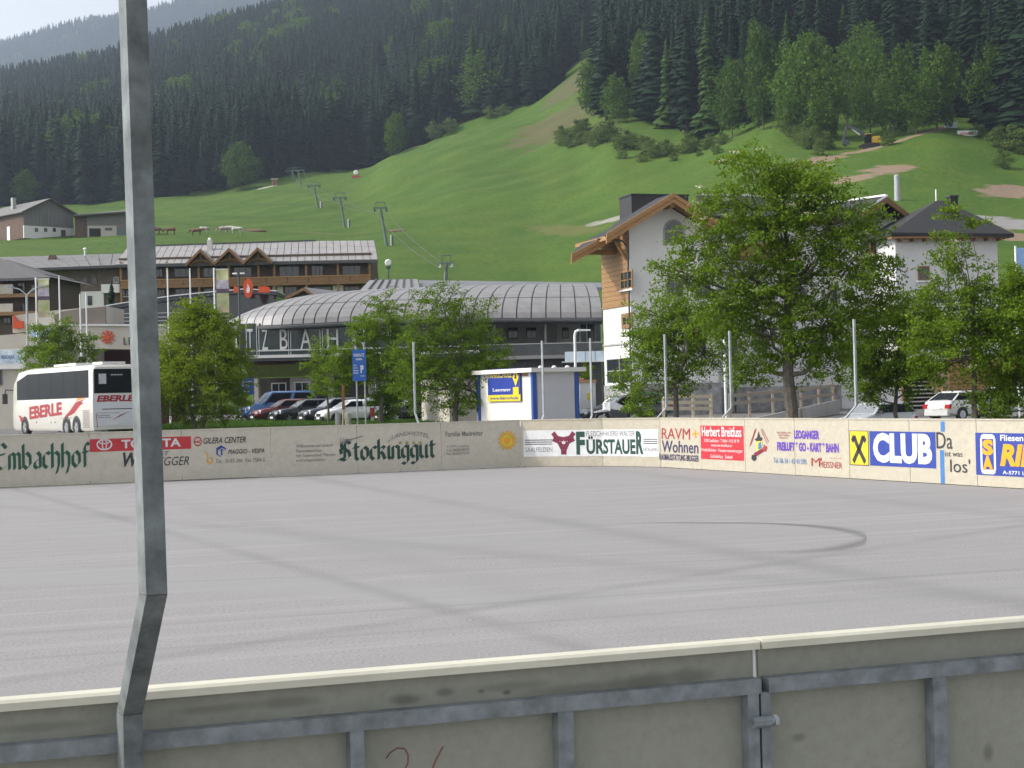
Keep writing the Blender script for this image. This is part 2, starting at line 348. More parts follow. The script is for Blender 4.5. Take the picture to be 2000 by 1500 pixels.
# curved skid mark
SK = [(1170,1026,1.5),(1250,1022,1.5),(1350,1021.5,1.8),(1450,1022,2.2),(1530,1024,3),(1600,1029,5),(1650,1036,8),(1685,1046,11),(1690,1056,12),(1660,1066,11),(1610,1074,9),(1540,1079,6),(1460,1079,3)]
pts = [(onz(u, v-hw*.8, 0), onz(u, v, 0), onz(u, v+hw*.8, 0)) for u, v, hw in SK]
SV = []; SF_ = []; SA = []; nseg = 0
for k in range((len(pts)-1)*6+1):
    f = k/6; i = min(int(f), len(pts)-2); t = f-i; e_ = min(1, k/14)*min(1, ((len(pts)-1)*6-k)/16)
    P4 = []
    for c in range(3):
        g_ = lambda q: pts[max(0, min(len(pts)-1, q))][c]
        p0, p1, p2, p3 = g_(i-1), g_(i), g_(i+1), g_(i+2); P4.append(.5*((2*p1)+(p2-p0)*t+(2*p0-5*p1+4*p2-p3)*t*t+(3*p1-p0-3*p2+p3)*t**3))
    for c, al in ((0, 0), (1, 1), (2, 0)): SV.append((P4[c].x, P4[c].y, .004)); SA.append(al*e_)
for k in range((len(pts)-1)*6):
    for c in range(2): SF_.append((k*3+c, k*3+c+1, k*3+c+4, k*3+c+3))
m = mat('skid_rubber', (.12,.118,.125), .8, nscale=2.5, namt=.2)
N = m.node_tree.nodes; tr = N.new('ShaderNodeBsdfTransparent'); mx = N.new('ShaderNodeMixShader'); nz = N.new('ShaderNodeTexNoise'); nz.inputs['Scale'].default_value = 1.2; nz.inputs['Detail'].default_value = 6
mr = N.new('ShaderNodeMapRange'); mr.inputs[1].default_value = .3; mr.inputs[2].default_value = .75; mr.inputs[3].default_value = .2; mr.inputs[4].default_value = .65
aa = N.new('ShaderNodeAttribute'); aa.attribute_name = 'tint'; mu = N.new('ShaderNodeMath'); mu.operation = 'MULTIPLY'
m.node_tree.links.new(nz.outputs[0], mr.inputs[0]); m.node_tree.links.new(mr.outputs[0], mu.inputs[0]); m.node_tree.links.new(aa.outputs['Fac'], mu.inputs[1]); m.node_tree.links.new(mu.outputs[0], mx.inputs[0])
m.node_tree.links.new(tr.outputs[0], mx.inputs[1]); m.node_tree.links.new(N['Principled BSDF'].outputs[0], mx.inputs[2]); m.node_tree.links.new(mx.outputs[0], N['Material Output'].inputs[0])
tag(npmesh('skid_mark', np.array(SV), np.array(SF_), m, None, np.array(SA)), kind='structure')

# ------------------------------------------------------------------ rink boards with their advertising
BOARD = ramp_noise_mat('board_plastic', [(.43,.395,.32),(.45,.412,.33),(.41,.376,.305),(.385,.35,.28)], [.5,1.6,7.], rough=.5, bump=.08, bscale=9)
BOARDG = ramp_noise_mat('board_plastic_grey', [(.53,.50,.425),(.55,.52,.44),(.505,.475,.405),(.47,.44,.37)], [.5,1.6,7.], rough=.5, bump=.08, bscale=9)
GALV = mat('galvanised_steel', (.185,.208,.222), .6, .2, nscale=16, namt=.38, bump=.08, bscale=40)
GALVL = mat('galvanised_post', (.34,.37,.385), .55, .35, nscale=6, namt=.25)
DARK = mat('dark_gap', (.015,.015,.015), .9)
def paint(name, c, rough=.45): return mat('paint_'+name, c, rough, nscale=5, namt=.12)
P_GREEN = paint('dark_green', srgb(22,78,62)); P_RED = paint('banner_red', srgb(178,42,52)); P_WHITE = paint('white', (.60,.61,.62)); P_BLK = paint('black', (.025,.026,.03))
P_BLUE = paint('royal_blue', srgb(38,58,140)); P_GREY = paint('print_grey', (.16,.16,.16)); P_MAR = paint('maroon', srgb(112,28,58)); P_ORA = paint('orange', srgb(222,150,20))
P_YEL = paint('sign_yellow', srgb(208,188,40)); P_PUR = paint('purple', srgb(92,60,160)); P_BRICK = paint('lettering_red', srgb(150,50,48)); P_BOTTLE = paint('bottle_green', srgb(18,62,52))
P_OLIVE = paint('olive_gold', srgb(140,125,70)); P_LBLUE = paint('marking_blue', srgb(58,110,165)); P_NAVY = paint('navy', srgb(52,48,86)); P_SUN = paint('faded_orange', srgb(205,160,70))
class Panel: pass
PAN = []; g0 = 0
for i in range(len(SEAM)-1):
    p = Panel(); p.a = Vector((*PTS[i], 0)); p.b = Vector((*PTS[i+1], 0)); p.L = (p.b-p.a).length; p.d = (p.b-p.a)/p.L
    p.rz = math.atan2(p.d.y, p.d.x); p.inw = Vector((p.d.y, -p.d.x, 0)); p.u0, p.u1 = SEAM[i], SEAM[i+1]; p.g = g0; g0 += p.L; p.i = i
    p.M = Matrix.Translation(p.a) @ Matrix.Rotation(p.rz, 4, 'Z'); p.Mi = p.M.inverted(); PAN.append(p)
def pan_of(u):
    for p in PAN:
        if p.u0 <= u < p.u1: return p
    return PAN[-1]
def onpan(u, v, off=0.):
    p = pan_of(u); d = ray(u, v); a = p.a+p.inw*off; n = p.inw; t = (a-C0).dot(n)/d.dot(n); q = C0+d*t
    return p.g+(q-p.a).dot(p.d), q.z
def pw(g, z, off):
    p = PAN[0]
    for q in PAN:
        if g >= q.g: p = q
    return p.a+p.d*(g-p.g)+p.inw*off+Vector((0, 0, z))
BL = {2:'grey board panel with green blackletter lettering at the far left', 3:'grey board panel with red banner and two crossing ovals beside the near post', 4:'grey board panel with italic black dealer lettering and a blue hexagon badge',
 5:'grey board panel with four faint lines of grey text', 6:'grey board panel with large dark blackletter name and four stars', 7:'grey board panel with small black family name and orange sun badge',
 8:'corner board panel carrying the left half of the white butcher banner', 9:'corner board panel carrying the right half of the white butcher banner', 10:'beige board panel with red and dark purple furnishing lettering',
 11:'beige board panel with red rectangle of white lettering', 12:'beige board panel with a small cartoon of a racing cart', 13:'narrow beige board panel with the start of the purple lettering', 14:'narrow beige board panel with thin red lettering',
 15:'beige board panel with yellow square and black crossed gable sign', 16:'beige board panel with blue vertical stripe and black slogan', 17:'beige board panel with blue tile sign at the right picture edge'}
for p in PAN:
    m = BOARDG if p.i < 8 else BOARD
    t = thing('rink_board', BL.get(p.i, 'plain rink board panel beyond the %s picture edge' % ('far left', 'left')[min(p.i, 1)]), 'rink board', p.a, p.rz, 'advertising boards around the rink'); p.t = t
    MB().box(.006, p.L-.006, 0, .022, .012, BH-.004).build('board_sheet', m, t)
    MB().box(.004, p.L-.004, -.012, .085, BH-.004, BH+.022).build('cap_rail', m, t)
    for z_ in (.80, .06): MB().box(.03, p.L-.03, .03, .07, z_, z_+.04).build('back_rail', GALV, t)
    for x in (.04, p.L*.5, p.L-.08): MB().box(x, x+.04, .026, .075, -.3, BH-.01).build('upright', GALV, t)
def put(p, name, VV, FF, m, off):
    vs = [p.Mi @ pw(x, z, off) for x, z in VV]; mb = MB(); mb.add(vs, FF); o = mb.build(name, m, p.t); return o
def lettering(s, u0, u1, vt, vb, m, shear=0., bold=0., off=.007, arc=0., name='lettering'):
    g_0, zt = onpan(u0, vt); _, zb = onpan(u0, vb); g_1, _ = onpan(u1, vt); p = pan_of(max(u0, -150))
    V, Fs = text_mesh(s, shear, bold)
    VV = [(g_0+x*(g_1-g_0), zb+y*(zt-zb)+arc*(1-(2*x-1)**2)) for x, y in V]
    return put(p, name, VV, Fs, m, off)
def banner(u0, u1, vt, vb, m, off=.004, name='banner'):
    g_0, zt = onpan(u0, vt); _, zb = onpan(u0, vb); g_1, _ = onpan(u1, vt); p = pan_of(u0)
    cuts = [g_0]+[q.g for q in PAN if g_0 < q.g < g_1]+[g_1]
    VV = []; FF = []
    for a, b in zip(cuts, cuts[1:]):
        k = len(VV); VV += [(a+1e-4, zb), (b-1e-4, zb), (b-1e-4, zt), (a+1e-4, zt)]; FF.append((k, k+1, k+2, k+3))
    return put(p, name, VV, FF, m, off)
def shape(u0, u1, vt, vb, polys, m, off=.007, name='emblem'):       # polygons in a unit box (x right, y up)
    g_0, zt = onpan(u0, vt); _, zb = onpan(u0, vb); g_1, _ = onpan(u1, vt); p = pan_of(u0); VV = []; FF = []
    for pl in polys:
        k = len(VV); VV += [(g_0+x*(g_1-g_0), zb+y*(zt-zb)) for x, y in pl]; FF.append(tuple(range(k, k+len(pl))))
    return put(p, name, VV, FF, m, off)
def ring(cx, cy, rx, ry, wx, n=24):
    o = []
    for k in range(n):
        a, b = 2*math.pi*k/n, 2*math.pi*(k+1)/n
        o.append([(cx+rx*math.cos(a), cy+ry*math.sin(a)), (cx+rx*math.cos(b), cy+ry*math.sin(b)), (cx+(rx-wx)*math.cos(b), cy+(ry-wx*1.3)*math.sin(b)), (cx+(rx-wx)*math.cos(a), cy+(ry-wx*1.3)*math.sin(a))])
    return o
def strokes(lines, w, nib=None):
    o = []
    for pl in lines:
        for (x0, y0), (x1, y1) in zip(pl, pl[1:]):
            if nib: nx, ny = nib
            else:
                l = math.hypot(x1-x0, y1-y0) or 1; nx, ny = -(y1-y0)/l*w/2, (x1-x0)/l*w/2
            o.append([(x0-nx, y0-ny), (x1-nx, y1-ny), (x1+nx, y1+ny), (x0+nx, y0+ny)])
    return o
GL = {'E':(1.12,[[(.9,1.3),(.62,1.6),(.2,1.35),(.1,.8),(.15,.3),(.5,0),(.95,.25)],[(.15,.85),(.8,.95)]]),'m':(1.02,[[(0,0),(0,.9)],[(0,.8),(.2,1),(.37,.85),(.37,0)],[(.37,.8),(.57,1),(.74,.85),(.74,.08),(.82,0)]]),
 'b':(.76,[[(0,1.5),(0,.2),(.25,0),(.5,.25),(.5,.75),(.25,1),(0,.8)]]),'a':(.74,[[(.05,.85),(.3,1),(.48,.8),(.48,.05)],[(.48,.6),(.1,.42),(.05,.15),(.25,0),(.48,.2)]]),
 'c':(.64,[[(.45,.85),(.25,1),(0,.75),(0,.2),(.22,0),(.45,.15)]]),'h':(.76,[[(0,1.5),(0,0)],[(0,.75),(.25,1),(.48,.8),(.48,.2),(.3,-.35)]]),
 'o':(.76,[[(.26,1),(0,.75),(0,.25),(.25,0),(.5,.25),(.5,.75),(.26,1)]]),'f':(.6,[[(.5,1.35),(.3,1.5),(.15,1.2),(.15,0)],[(-.05,.9),(.45,.95)]]),
 'S':(1.2,[[(.9,1.25),(.6,1.55),(.18,1.3),(.22,1.02),(.78,.66),(.88,.3),(.5,0),(.05,.15)],[(.48,1.35),(.44,.15)],[(-.12,.05),(.35,.22)],[(.1,.9),(.2,.5)]]),
 't':(.62,[[(.15,1.3),(.15,.2),(.3,0),(.5,.12)],[(-.05,.95),(.45,.98)]]),'k':(.74,[[(0,1.5),(0,0)],[(0,.7),(.3,1),(.5,.85),(.15,.55)],[(.15,.55),(.34,.42),(.5,0)]]),
 'i':(.42,[[(.08,1),(.08,.15),(.24,0)],[(.06,1.3),(.14,1.4)]]),'n':(.78,[[(0,0),(0,.95)],[(0,.8),(.25,1),(.48,.85),(.48,.1),(.6,0)]]),
 'g':(.76,[[(.48,.85),(.25,1),(0,.75),(0,.25),(.22,.05),(.48,.25)],[(.48,1),(.48,-.2),(.25,-.42),(0,-.3)]]),'u':(.78,[[(0,1),(0,.2),(.2,0),(.48,.2)],[(.48,1),(.48,.1),(.6,0)]])}
def blackletter(s, u0, u1, vx, vb, m, nib=.15):          # vx: top of the small letters, vb: baseline
    g_0, zx = onpan(u0, vx); _, zb = onpan(u0, vb); g_1, _ = onpan(u1, vx); p = pan_of(max(u0, 2)); x = 0; qs = []
    for ch in s:
        wd, ls = GL[ch]
        for q in strokes(ls, 0, (nib*.8, nib*.55)): qs.append([(x+a, b) for a, b in q])
        x += wd
    W = x-.2; k = (g_1-g_0)/W; VV = []; FF = []
    me = MB()
    for n_, q in enumerate(qs):
        vs = [p.Mi @ pw(g_0+a*k, zb+b*(zx-zb), .004+.00025*(n_ % 12)) for a, b in q]; me.add(vs, [(0, 1, 2, 3)])
    return me.build('lettering', m, p.t)
blackletter('Embachhof', -12, 172, 886, 918, P_GREEN, .135)
banner(175, 373, 858, 883, P_RED)
lettering('TOYOTA', 237, 353, 859, 876, P_WHITE, bold=.03)
shape(188, 219, 857, 880, ring(.5,.5,.5,.5,.09)+ring(.5,.5,.17,.46,.07)+ring(.5,.72,.36,.2,.07), P_WHITE, .007)
lettering('W', 240, 273, 884, 912, P_BLK, .3, .03); lettering('EGGER', 309, 369, 893, 910, P_BLK, .3); lettering('ST', 312, 331, 882, 890, P_BLK, .3)
shape(378, 394, 853, 872, ring(.5,.5,.5,.5,.1)+strokes([[(.05,.4),(.95,.62)],[(.05,.55),(.8,.35)]], .08), P_RED)
lettering('GILERA CENTER', 397, 480, 855, 867, P_BLK, .3, .012)
shape(421, 442, 870, 893, [[(.5,1),(.95,.75),(1,.6),(.6,.78),(.2,.6),(.2,.25),(.5,.05),(.45,0),(.05,.25),(.05,.75)], [(.3,.5),(.55,.62),(.95,.5),(.55,.72)], [(.48,.6),(.62,.6),(.62,.15),(.48,.15)]], P_BLUE)
lettering('PIAGGIO - VESPA', 445, 516, 878, 887, P_BLK, .3, .012); lettering('Tel. : 0183-346  Fax 7584-5', 421, 517, 897, 905, P_GREY, .1)
shape(401, 416, 880, 906, strokes([[(.0,.95),(.3,.6),(.2,.2),(.5,.02),(.9,.2),(.85,.45),(.55,.4)]], .16), P_SUN)
for k, (s, u1) in enumerate((('Willkommen auf unserer', 650), ('Panoramaterrasse', 628), ('mit Sonnenbad, Pl\u00e4tzen', 655), ('und Liegest\u00fchlen', 636))):
    lettering(s, 578, u1, 868+k*9.6, 874.5+k*9.6, P_GREY)
lettering('Unser', 664, 690, 855, 863, P_GREY, .4); shape(662, 709, 852, 866, strokes([[(0,0),(.35,.35),(1,.95)]], .10), P_GREY)
lettering('LANDHOTEL', 764, 838, 851, 859, P_GREY, .2, arc=.09)
def star(n=5):
    return [[(.5+(.5 if k % 2 == 0 else .21)*math.sin(math.pi*k/n), .5+(.5 if k % 2 == 0 else .21)*math.cos(math.pi*k/n)) for k in range(2*n)]]
for u in (777, 790, 803, 816): shape(u, u+9, 860, 870, star(), P_OLIVE, name='star')
blackletter('Stockinggut', 662, 849, 874, 900, P_BOTTLE, .15)
lettering('Familie Madreiter', 870, 943, 843, 853, P_GREY, 0, .01)
for k, s in enumerate(('A-5771 Leogang', 'Tel. 06583/8273', 'Fax 06583/7570')): lettering(s, 872, 916, 870+k*7, 875+k*7, P_GREY)
shape(970, 1010, 840, 882, [[(.5+(.5 if k % 2 else .36)*math.cos(math.pi*k/14), .5+(.5 if k % 2 else .36)*math.sin(math.pi*k/14)) for k in range(28)]], P_SUN)
shape(980, 1000, 850, 872, ring(.5,.5,.5,.5,.14), P_YEL, .009); shape(984, 996, 855, 866, [[(.5+.5*math.cos(k*.5236), .5+.5*math.sin(k*.5236)) for k in range(12)]], P_ORA, .010)
banner(1022, 1287, 841, 892, P_WHITE)
lettering('SAALFELDEN', 1026, 1079, 874, 883, P_GREY); lettering('LEOGANG', 1257, 1285, 874, 881, P_GREY)
for k in range(3):
    shape(1025, 1079, 859+k*4, 860.6+k*4, [[(0,0),(1,0),(1,1),(0,1)]], P_BLK, name='rule'); shape(1257, 1284, 857+k*4, 858.6+k*4, [[(0,0),(1,0),(1,1),(0,1)]], P_BLK, name='rule')
shape(1079, 1122, 843, 888, strokes([[(.02,.95),(.2,.72),(.5,.66),(.8,.72),(.98,.95)]], .2)+strokes([[(.02,.68),(.3,.55),(.47,.2),(.47,0)],[(.98,.68),(.7,.55),(.53,.2),(.53,0)]], .19)+strokes([[(.36,.42),(.64,.42)]], .07), P_MAR)
lettering('F', 1125, 1142, 843, 888, P_BOTTLE, 0, .05); lettering('\u00dcRSTAUE', 1145, 1241, 852, 887, P_BOTTLE, 0, .035); lettering('R', 1242, 1256, 842, 887, P_BOTTLE, 0, .05)
lettering('FLEISCHHAUEREI WALTER', 1145, 1240, 842, 852, P_GREY)
lettering('RAVM', 1292, 1348, 836, 857, P_BRICK, .05, .0); shape(1352, 1365, 840, 854, strokes([[(0,.5),(1,.5)],[(.5,0),(.5,1)]], .2), P_ORA)
lettering('Wohnen', 1293, 1364, 860, 883, P_NAVY, .05, .01); lettering('RAUMAUSSTATTUNG BRUGGER', 1289, 1365, 886, 898, P_NAVY, 0, .02)
banner(1368, 1452, 831, 896, P_RED)
lettering('Herbert Breitfuss', 1371, 1448, 833, 852, P_WHITE, 0, .015)
for s, a, b, v0, v1 in (('5760 Saalfelden \u00b7 T 0664 - 912 59 79', 1376, 1444, 857, 863), ('www.raw-breitfuss.at', 1389, 1430, 866, 872), ('Holzfu\u00dfb\u00f6den \u00b7 Fensterrenovierungen', 1371, 1450, 875, 883), ('Gel\u00e4nderbau \u00b7 Zwiesel', 1388, 1431, 887, 894)): lettering(s, a, b, v0, v1, P_WHITE)
# racing cart picture (plain stand-in)
shape(1464, 1502, 838, 898, strokes([[(.0,.45),(.3,1)],[(.06,.5),(.36,1.02)],[(.9,.55),(.6,1)],[(.98,.6),(.66,1.02)]], .025), P_BRICK)
shape(1466, 1500, 842, 898, [[(.1,.05),(.85,.35),(.95,.5),(.2,.25)],[(.05,.02),(.2,.02),(.2,.18),(.05,.18)]], P_MAR, .007); shape(1474, 1492, 846, 886, [[(.2,.1),(.8,.3),(.85,.65),(.5,.75),(.15,.5)]], P_YEL, .008)
shape(1480, 1489, 862, 878, [[(.1,0),(.9,.2),(.8,1),(.2,.8)]], P_LBLUE, .0095); shape(1474, 1490, 842, 858, [[(0,0),(.3,.2),(.5,1),(.7,.3),(1,.2),(.8,-.2),(.2,-.2)]], P_BLK, .0095); shape(1468, 1478, 888, 900, [[(.5+.5*math.cos(k*.7), .5+.5*math.sin(k*.7)) for k in range(9)]], P_BLK, .0095)
shape(1490, 1499, 868, 882, [[(0,.2),(.6,0),(1,.6),(.3,1)]], P_BRICK, .0095)
lettering('LEOGANGER', 1551, 1600, 840, 857, P_PUR, 0, .05); lettering('FREILUFT * GO - KART * BAHN', 1518, 1638, 862, 880, P_PUR, 0, .045)
for k in range(3): lettering(('WIR FREUEN UNS', 'AUF IHREN', 'BESUCH')[k], 1517+k*3, 1545-k*3, 843+k*5, 846.5+k*5, P_BRICK)
lettering('Tel. 06 54 / 43 43 590', 1511, 1575, 894, 904, P_LBLUE); lettering('M', 1585, 1602, 894, 910, P_BRICK); lettering('MEISSNER', 1601, 1645, 901, 913, P_BRICK)
shape(1604, 1645, 893, 900, strokes([[(0,0),(0,.9)],[(.4,.9),(1,.9)]], .06), P_BRICK)
banner(1659, 1696, 841, 908, P_BLK); banner(1660.2, 1694.8, 842.2, 906.6, P_YEL, .0055)
shape(1663, 1692, 846, 903, strokes([[(.1,.02),(.62,.6),(.8,.9),(.95,.72)],[(.9,.02),(.38,.6),(.2,.9),(.05,.72)]], .19), P_BLK, .0085)
banner(1698, 1827, 842, 909, P_BLUE)
lettering('CLUB', 1705, 1820, 845, 903, P_WHITE, 0, .05)
lettering('Da', 1829, 1860, 844, 876, P_BLK); lettering('ist was', 1846, 1880, 881, 891, P_BLK); lettering("los'", 1856, 1895, 896, 922, P_BLK)
banner(1837, 1845, 823, 843, P_LBLUE, .0035, 'marking'); banner(1836, 1844, 879, 944, P_LBLUE, .0035, 'marking')
banner(1905, 2040, 845, 927, P_BLUE)
shape(1914, 1945, 850, 923, ring(.5,.5,.5,.5,.0)+strokes([[(.08,.08),(.08,.92),(.18,.97),(.82,.97),(.92,.92),(.92,.08),(.82,.03),(.18,.03),(.08,.08)]], .12), P_WHITE)
lettering('S', 1919, 1940, 858, 889, P_ORA, 0, .06); lettering('A', 1919, 1940, 890, 918, P_ORA, 0, .06)
lettering('Fliesen', 1954, 1999, 849, 861, P_WHITE, 0, .02); lettering('RIE', 1953, 2024, 867, 910, P_ORA, .2, .05); lettering('A-5771 Leogang', 1959, 2036, 919, 928, P_WHITE, 0, .015)

# ------------------------------------------------------------------ near boards, seen from their back
NF = Frm((NEAR_A.x, NEAR_A.y, 0), math.atan2(nd.y, nd.x))
def npx(u, v, y=0.): return NF.y(u, v, y)
q = NF.Ri @ (onz(650, 1317, BH)-NF.loc); CAPW = max(.05, -q.y)
CAPB = npx(650, 1337, -CAPW)[1]
YS = -CAPW+.025                                # outer face of the sheet
YR = YS-.04                                    # outer face of the steel frame
xs_ = npx(1478, 1300, YS)[0]; xl = npx(-420, 1480, YS)[0]; xr = npx(2350, 1250, YS)[0]
zr1 = .5*(npx(650, 1401, YR)[1]+npx(1350, 1339, YR)[1]); zr0 = .5*(npx(650, 1430, YR)[1]+npx(1350, 1369, YR)[1])
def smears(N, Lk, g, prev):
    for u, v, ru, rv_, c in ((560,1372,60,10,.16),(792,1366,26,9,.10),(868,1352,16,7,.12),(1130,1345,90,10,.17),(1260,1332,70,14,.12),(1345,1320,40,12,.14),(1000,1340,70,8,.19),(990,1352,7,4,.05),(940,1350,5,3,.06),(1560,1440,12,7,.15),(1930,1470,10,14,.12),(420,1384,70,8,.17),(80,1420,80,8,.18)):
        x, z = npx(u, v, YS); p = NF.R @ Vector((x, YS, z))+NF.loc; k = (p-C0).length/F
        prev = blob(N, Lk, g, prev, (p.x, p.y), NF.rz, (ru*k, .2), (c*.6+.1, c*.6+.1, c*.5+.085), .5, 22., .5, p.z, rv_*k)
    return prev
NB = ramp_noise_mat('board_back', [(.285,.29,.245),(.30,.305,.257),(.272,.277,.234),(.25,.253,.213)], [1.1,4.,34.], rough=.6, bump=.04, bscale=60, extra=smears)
CAPM = mat('cap_plastic', (.54,.52,.43), .45, nscale=2.5, namt=.12, bump=.04, bscale=30)
def nearpanel(x0, x1, ups, label):
    t = thing('rink_board', label, 'rink board', NF.loc, NF.rz, 'near rink boards seen from behind')
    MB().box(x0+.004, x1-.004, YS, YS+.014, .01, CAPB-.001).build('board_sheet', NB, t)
    c = MB(); z0, z1, y0 = CAPB, BH, -CAPW; b = .006
    c.prism([(y0, z0), (0, z0), (0, z1-b), (-b, z1), (y0+b, z1), (y0, z1-b)], x0+.003, x1-.003, 'x'); c.build('cap_rail', CAPM, t)
    MB().box(x0+.01, x1-.01, YR, YS-.001, zr0, zr1).build('frame_rail', GALV, t)
    MB().box(x0+.01, x1-.01, YR, YS-.001, .06, .10).build('frame_rail', GALV, t)
    for a, b_ in ups:
        MB().box(a, b_, YR+.002, YS-.002, .0, zr0+.001).build('upright', GALV, t)
    return t
def ux(u, v=1460): return npx(u, v, YR)[0]
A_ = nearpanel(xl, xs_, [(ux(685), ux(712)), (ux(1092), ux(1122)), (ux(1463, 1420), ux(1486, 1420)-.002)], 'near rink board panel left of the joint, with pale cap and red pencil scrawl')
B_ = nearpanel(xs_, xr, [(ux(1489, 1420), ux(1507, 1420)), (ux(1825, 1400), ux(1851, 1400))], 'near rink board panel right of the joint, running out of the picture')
bx, bz = npx(1470, 1412, YR-.012); bx2, bz2 = npx(1527, 1410, YR-.012)
MB().tube([(bx, YR-.012, bz), (bx2-.012, YR-.012, bz)], .008, 8).build('bolt', GALVL, A_, True)
MB().tube([(bx2-.022, YR-.012, bz), (bx2-.012, YR-.012, bz)], .014, 6).build('nut', GALVL, A_)
MB().tube([(bx+.0, YR-.012, bz), (bx+.045, YR-.012, bz)], .014, 8).build('sleeve', GALV, A_, True)
sx, sz = npx(1472, 1270, YS); MB().box(sx-.004, sx+.002, YS-.003, YS-.0005, npx(1472, 1325, YS)[1], CAPB-.002).build('joint_strip', P_WHITE, A_)
pen = mat('pencil_red', srgb(120,62,45), .7)
g = MB(); Lp = lambda pts, r: [(*((lambda a: (a[0], YS-.001, a[1]))(npx(u, v, YS))),) for u, v in pts]
g.tube(Lp([(754,1482),(762,1470),(776,1461),(790,1462),(797,1474),(797,1490),(790,1503),(775,1520),(760,1532)], 0), .0013, 5); g.tube(Lp([(865,1458),(852,1482),(842,1506),(836,1525)], 0), .0013, 5); g.build('scrawl', pen, A_)
# dark smears below the cap
sm = mat('smear', (.12,.122,.105), .7, nscale=3)
def post(name, label, base, top_z, lean, outw, along, base_z, jog=.30, z_a=1.06, z_b=1.33, hw=.02, hd=.02, m=GALVL, group='net posts around the rink', twist=0.):
    t = thing(name, label, 'post', base, 0, group); o = Vector((outw.x, outw.y, 0)); a = Vector((along.x, along.y, 0))
    if twist: rt = Matrix.Rotation(twist, 3, 'Z'); a2 = rt @ a; o2 = rt @ o
    else: a2, o2 = a, o
    P = [Vector((0,0,base_z)), Vector((0,0,z_a)), o*jog+Vector((0,0,z_b)), o*jog+lean+Vector((0,0,top_z))]
    def ringat(p, k=1.): return [p+a2*(sx*hw)+o2*(sy*hd) for sx, sy in ((-1,-1),(1,-1),(1,1),(-1,1))]
    MB().loft([ringat(P[0]), ringat(P[1])]).build('foot', m, t); MB().loft([ringat(P[1]+Vector((0,0,.001))), ringat(P[2])]).build('slanted_arm', m, t); MB().loft([ringat(P[2]+Vector((0,0,.001))), ringat(P[3])]).build('shaft', m, t)
    return t
# near post: survey of its foot and bend in the photograph
fx = npx(254, 1440, YR-.022)[0]; fb = NF.R @ Vector((fx, YR-.022, 0)) + NF.loc
bend = at(299, 1160, (fb+Vector((nn.x, nn.y, 0))*.30).y); jogv = bend-fb; top = at(256, -90, bend.y)
kk_ = (3.0-bend.z)/(top.z-bend.z)
zfoot = npx(262, 1392, YR-.022)[1]
post('net_post', 'galvanised square net post with bent foot close to the camera', fb, 3.0, Vector(((top.x-bend.x)*kk_, 0, 0)), Vector((jogv.x, jogv.y, 0)).normalized(), nd, 0., jogv.to_2d().length, zfoot, bend.z, .0195, .024, mat('weathered_post', (.135,.153,.155), .6, .1, nscale=13, namt=.5, bump=.06, bscale=40), 'net posts around the rink', R(7))
for u, vb_, vt, lab in ((805,808,667,'thin net post in front of the leafy tree beside the blue parking sign'), (1049,812,665,'thin net post in front of the white hut with blue edges'), (1144,812,660,'thin net post in front of the white pillar with yellow plate'),
        (1293,797,652,'thin net post in front of the small tree by the wooden fence'), (1416,797,645,'thin net post between the small tree and the tall tree'), (1657,793,622,'net post standing above the compact grey car')):
    p = pan_of(u); gg, _ = onpan(u, 815); w_ = pw(gg, 0, -.12); zb_ = CAMZ+(hv(u)-vb_)/F*w_.y; zt_ = CAMZ+(hv(u)-vt)/F*w_.y
    j = .30; o = -p.inw; b0 = at(u, vb_, w_.y); base = Vector((b0.x-o.x*j, w_.y-o.y*j*0, 0))
    q0 = pw(onpan(u + (16 if u < 1000 else -18 if u > 1200 else 0), 815)[0], 0, -.12)
    post('net_post', lab, (q0.x, q0.y, 0), zt_, Vector((0,0,0)), o, p.d, 0., .28, zb_-.26, zb_, .021, .021)

# ------------------------------------------------------------------ forest on the slopes
M_SPR = leafmat('spruce_needles', (.006,.015,.006), (.011,.028,.011), .12)
M_LAR = leafmat('larch_needles', (.022,.05,.010), (.052,.098,.02), .35)
M_BRD = leafmat('broadleaf_foliage', (.032,.075,.009), (.100,.175,.024), .42)
M_BARK = mat('bark', (.035,.028,.022), .9, nscale=8, namt=.4, bump=.5, bscale=25)
M_BARKG = mat('bark_grey', (.11,.095,.078), .9, nscale=6, namt=.4, bump=.5, bscale=20)
def spruce_arrays(seed, nb=150, rad=.15, lo=.06):
    r_ = np.random.default_rng(seed); V = []; Fs = []; T = []
    hs = lo+(1-lo)*(np.arange(nb)+r_.random(nb))/nb; hs = 1-(1-hs)**1.0
    gap = r_.random()*6.28; z = np.array([0, 0, 1.])
    for i, h in enumerate(hs):
        a = i*2.39996+r_.normal()*.3; bulge = 1+.22*math.sin(h*9+seed)+.18*math.cos(a-gap); L = (rad*(1-h)**.78*(.65+.6*r_.random())*bulge+.008); wd = L*.5+.008; dr = L*(.35+.35*r_.random()); d = np.array([math.cos(a), math.sin(a), 0]); s = np.array([-d[1], d[0], 0])
        o = len(V); th = .02+.025*(1-h)
        V += [z*(h+th), d*L*.5+s*wd+z*(h-dr*.75), d*L+z*(h-dr*.7), d*L*.5-s*wd+z*(h-dr*.75), d*L*.55+z*(h-dr*.2+.012)]
        t = r_.random()*.5; T += [t*.5, t, t+.12, t, t+.08]; Fs += [(o, o+1, o+4), (o+1, o+2, o+4), (o+2, o+3, o+4), (o+3, o, o+4)]
    o = len(V); V += [np.array([.006,0,.93]), np.array([-.003,.005,.93]), np.array([-.003,-.005,.93]), np.array([0,0,1.02])]; T += [.2]*4; Fs += [(o, o+1, o+3), (o+1, o+2, o+3), (o+2, o, o+3)]
    return np.array(V), np.array(Fs), np.array(T)
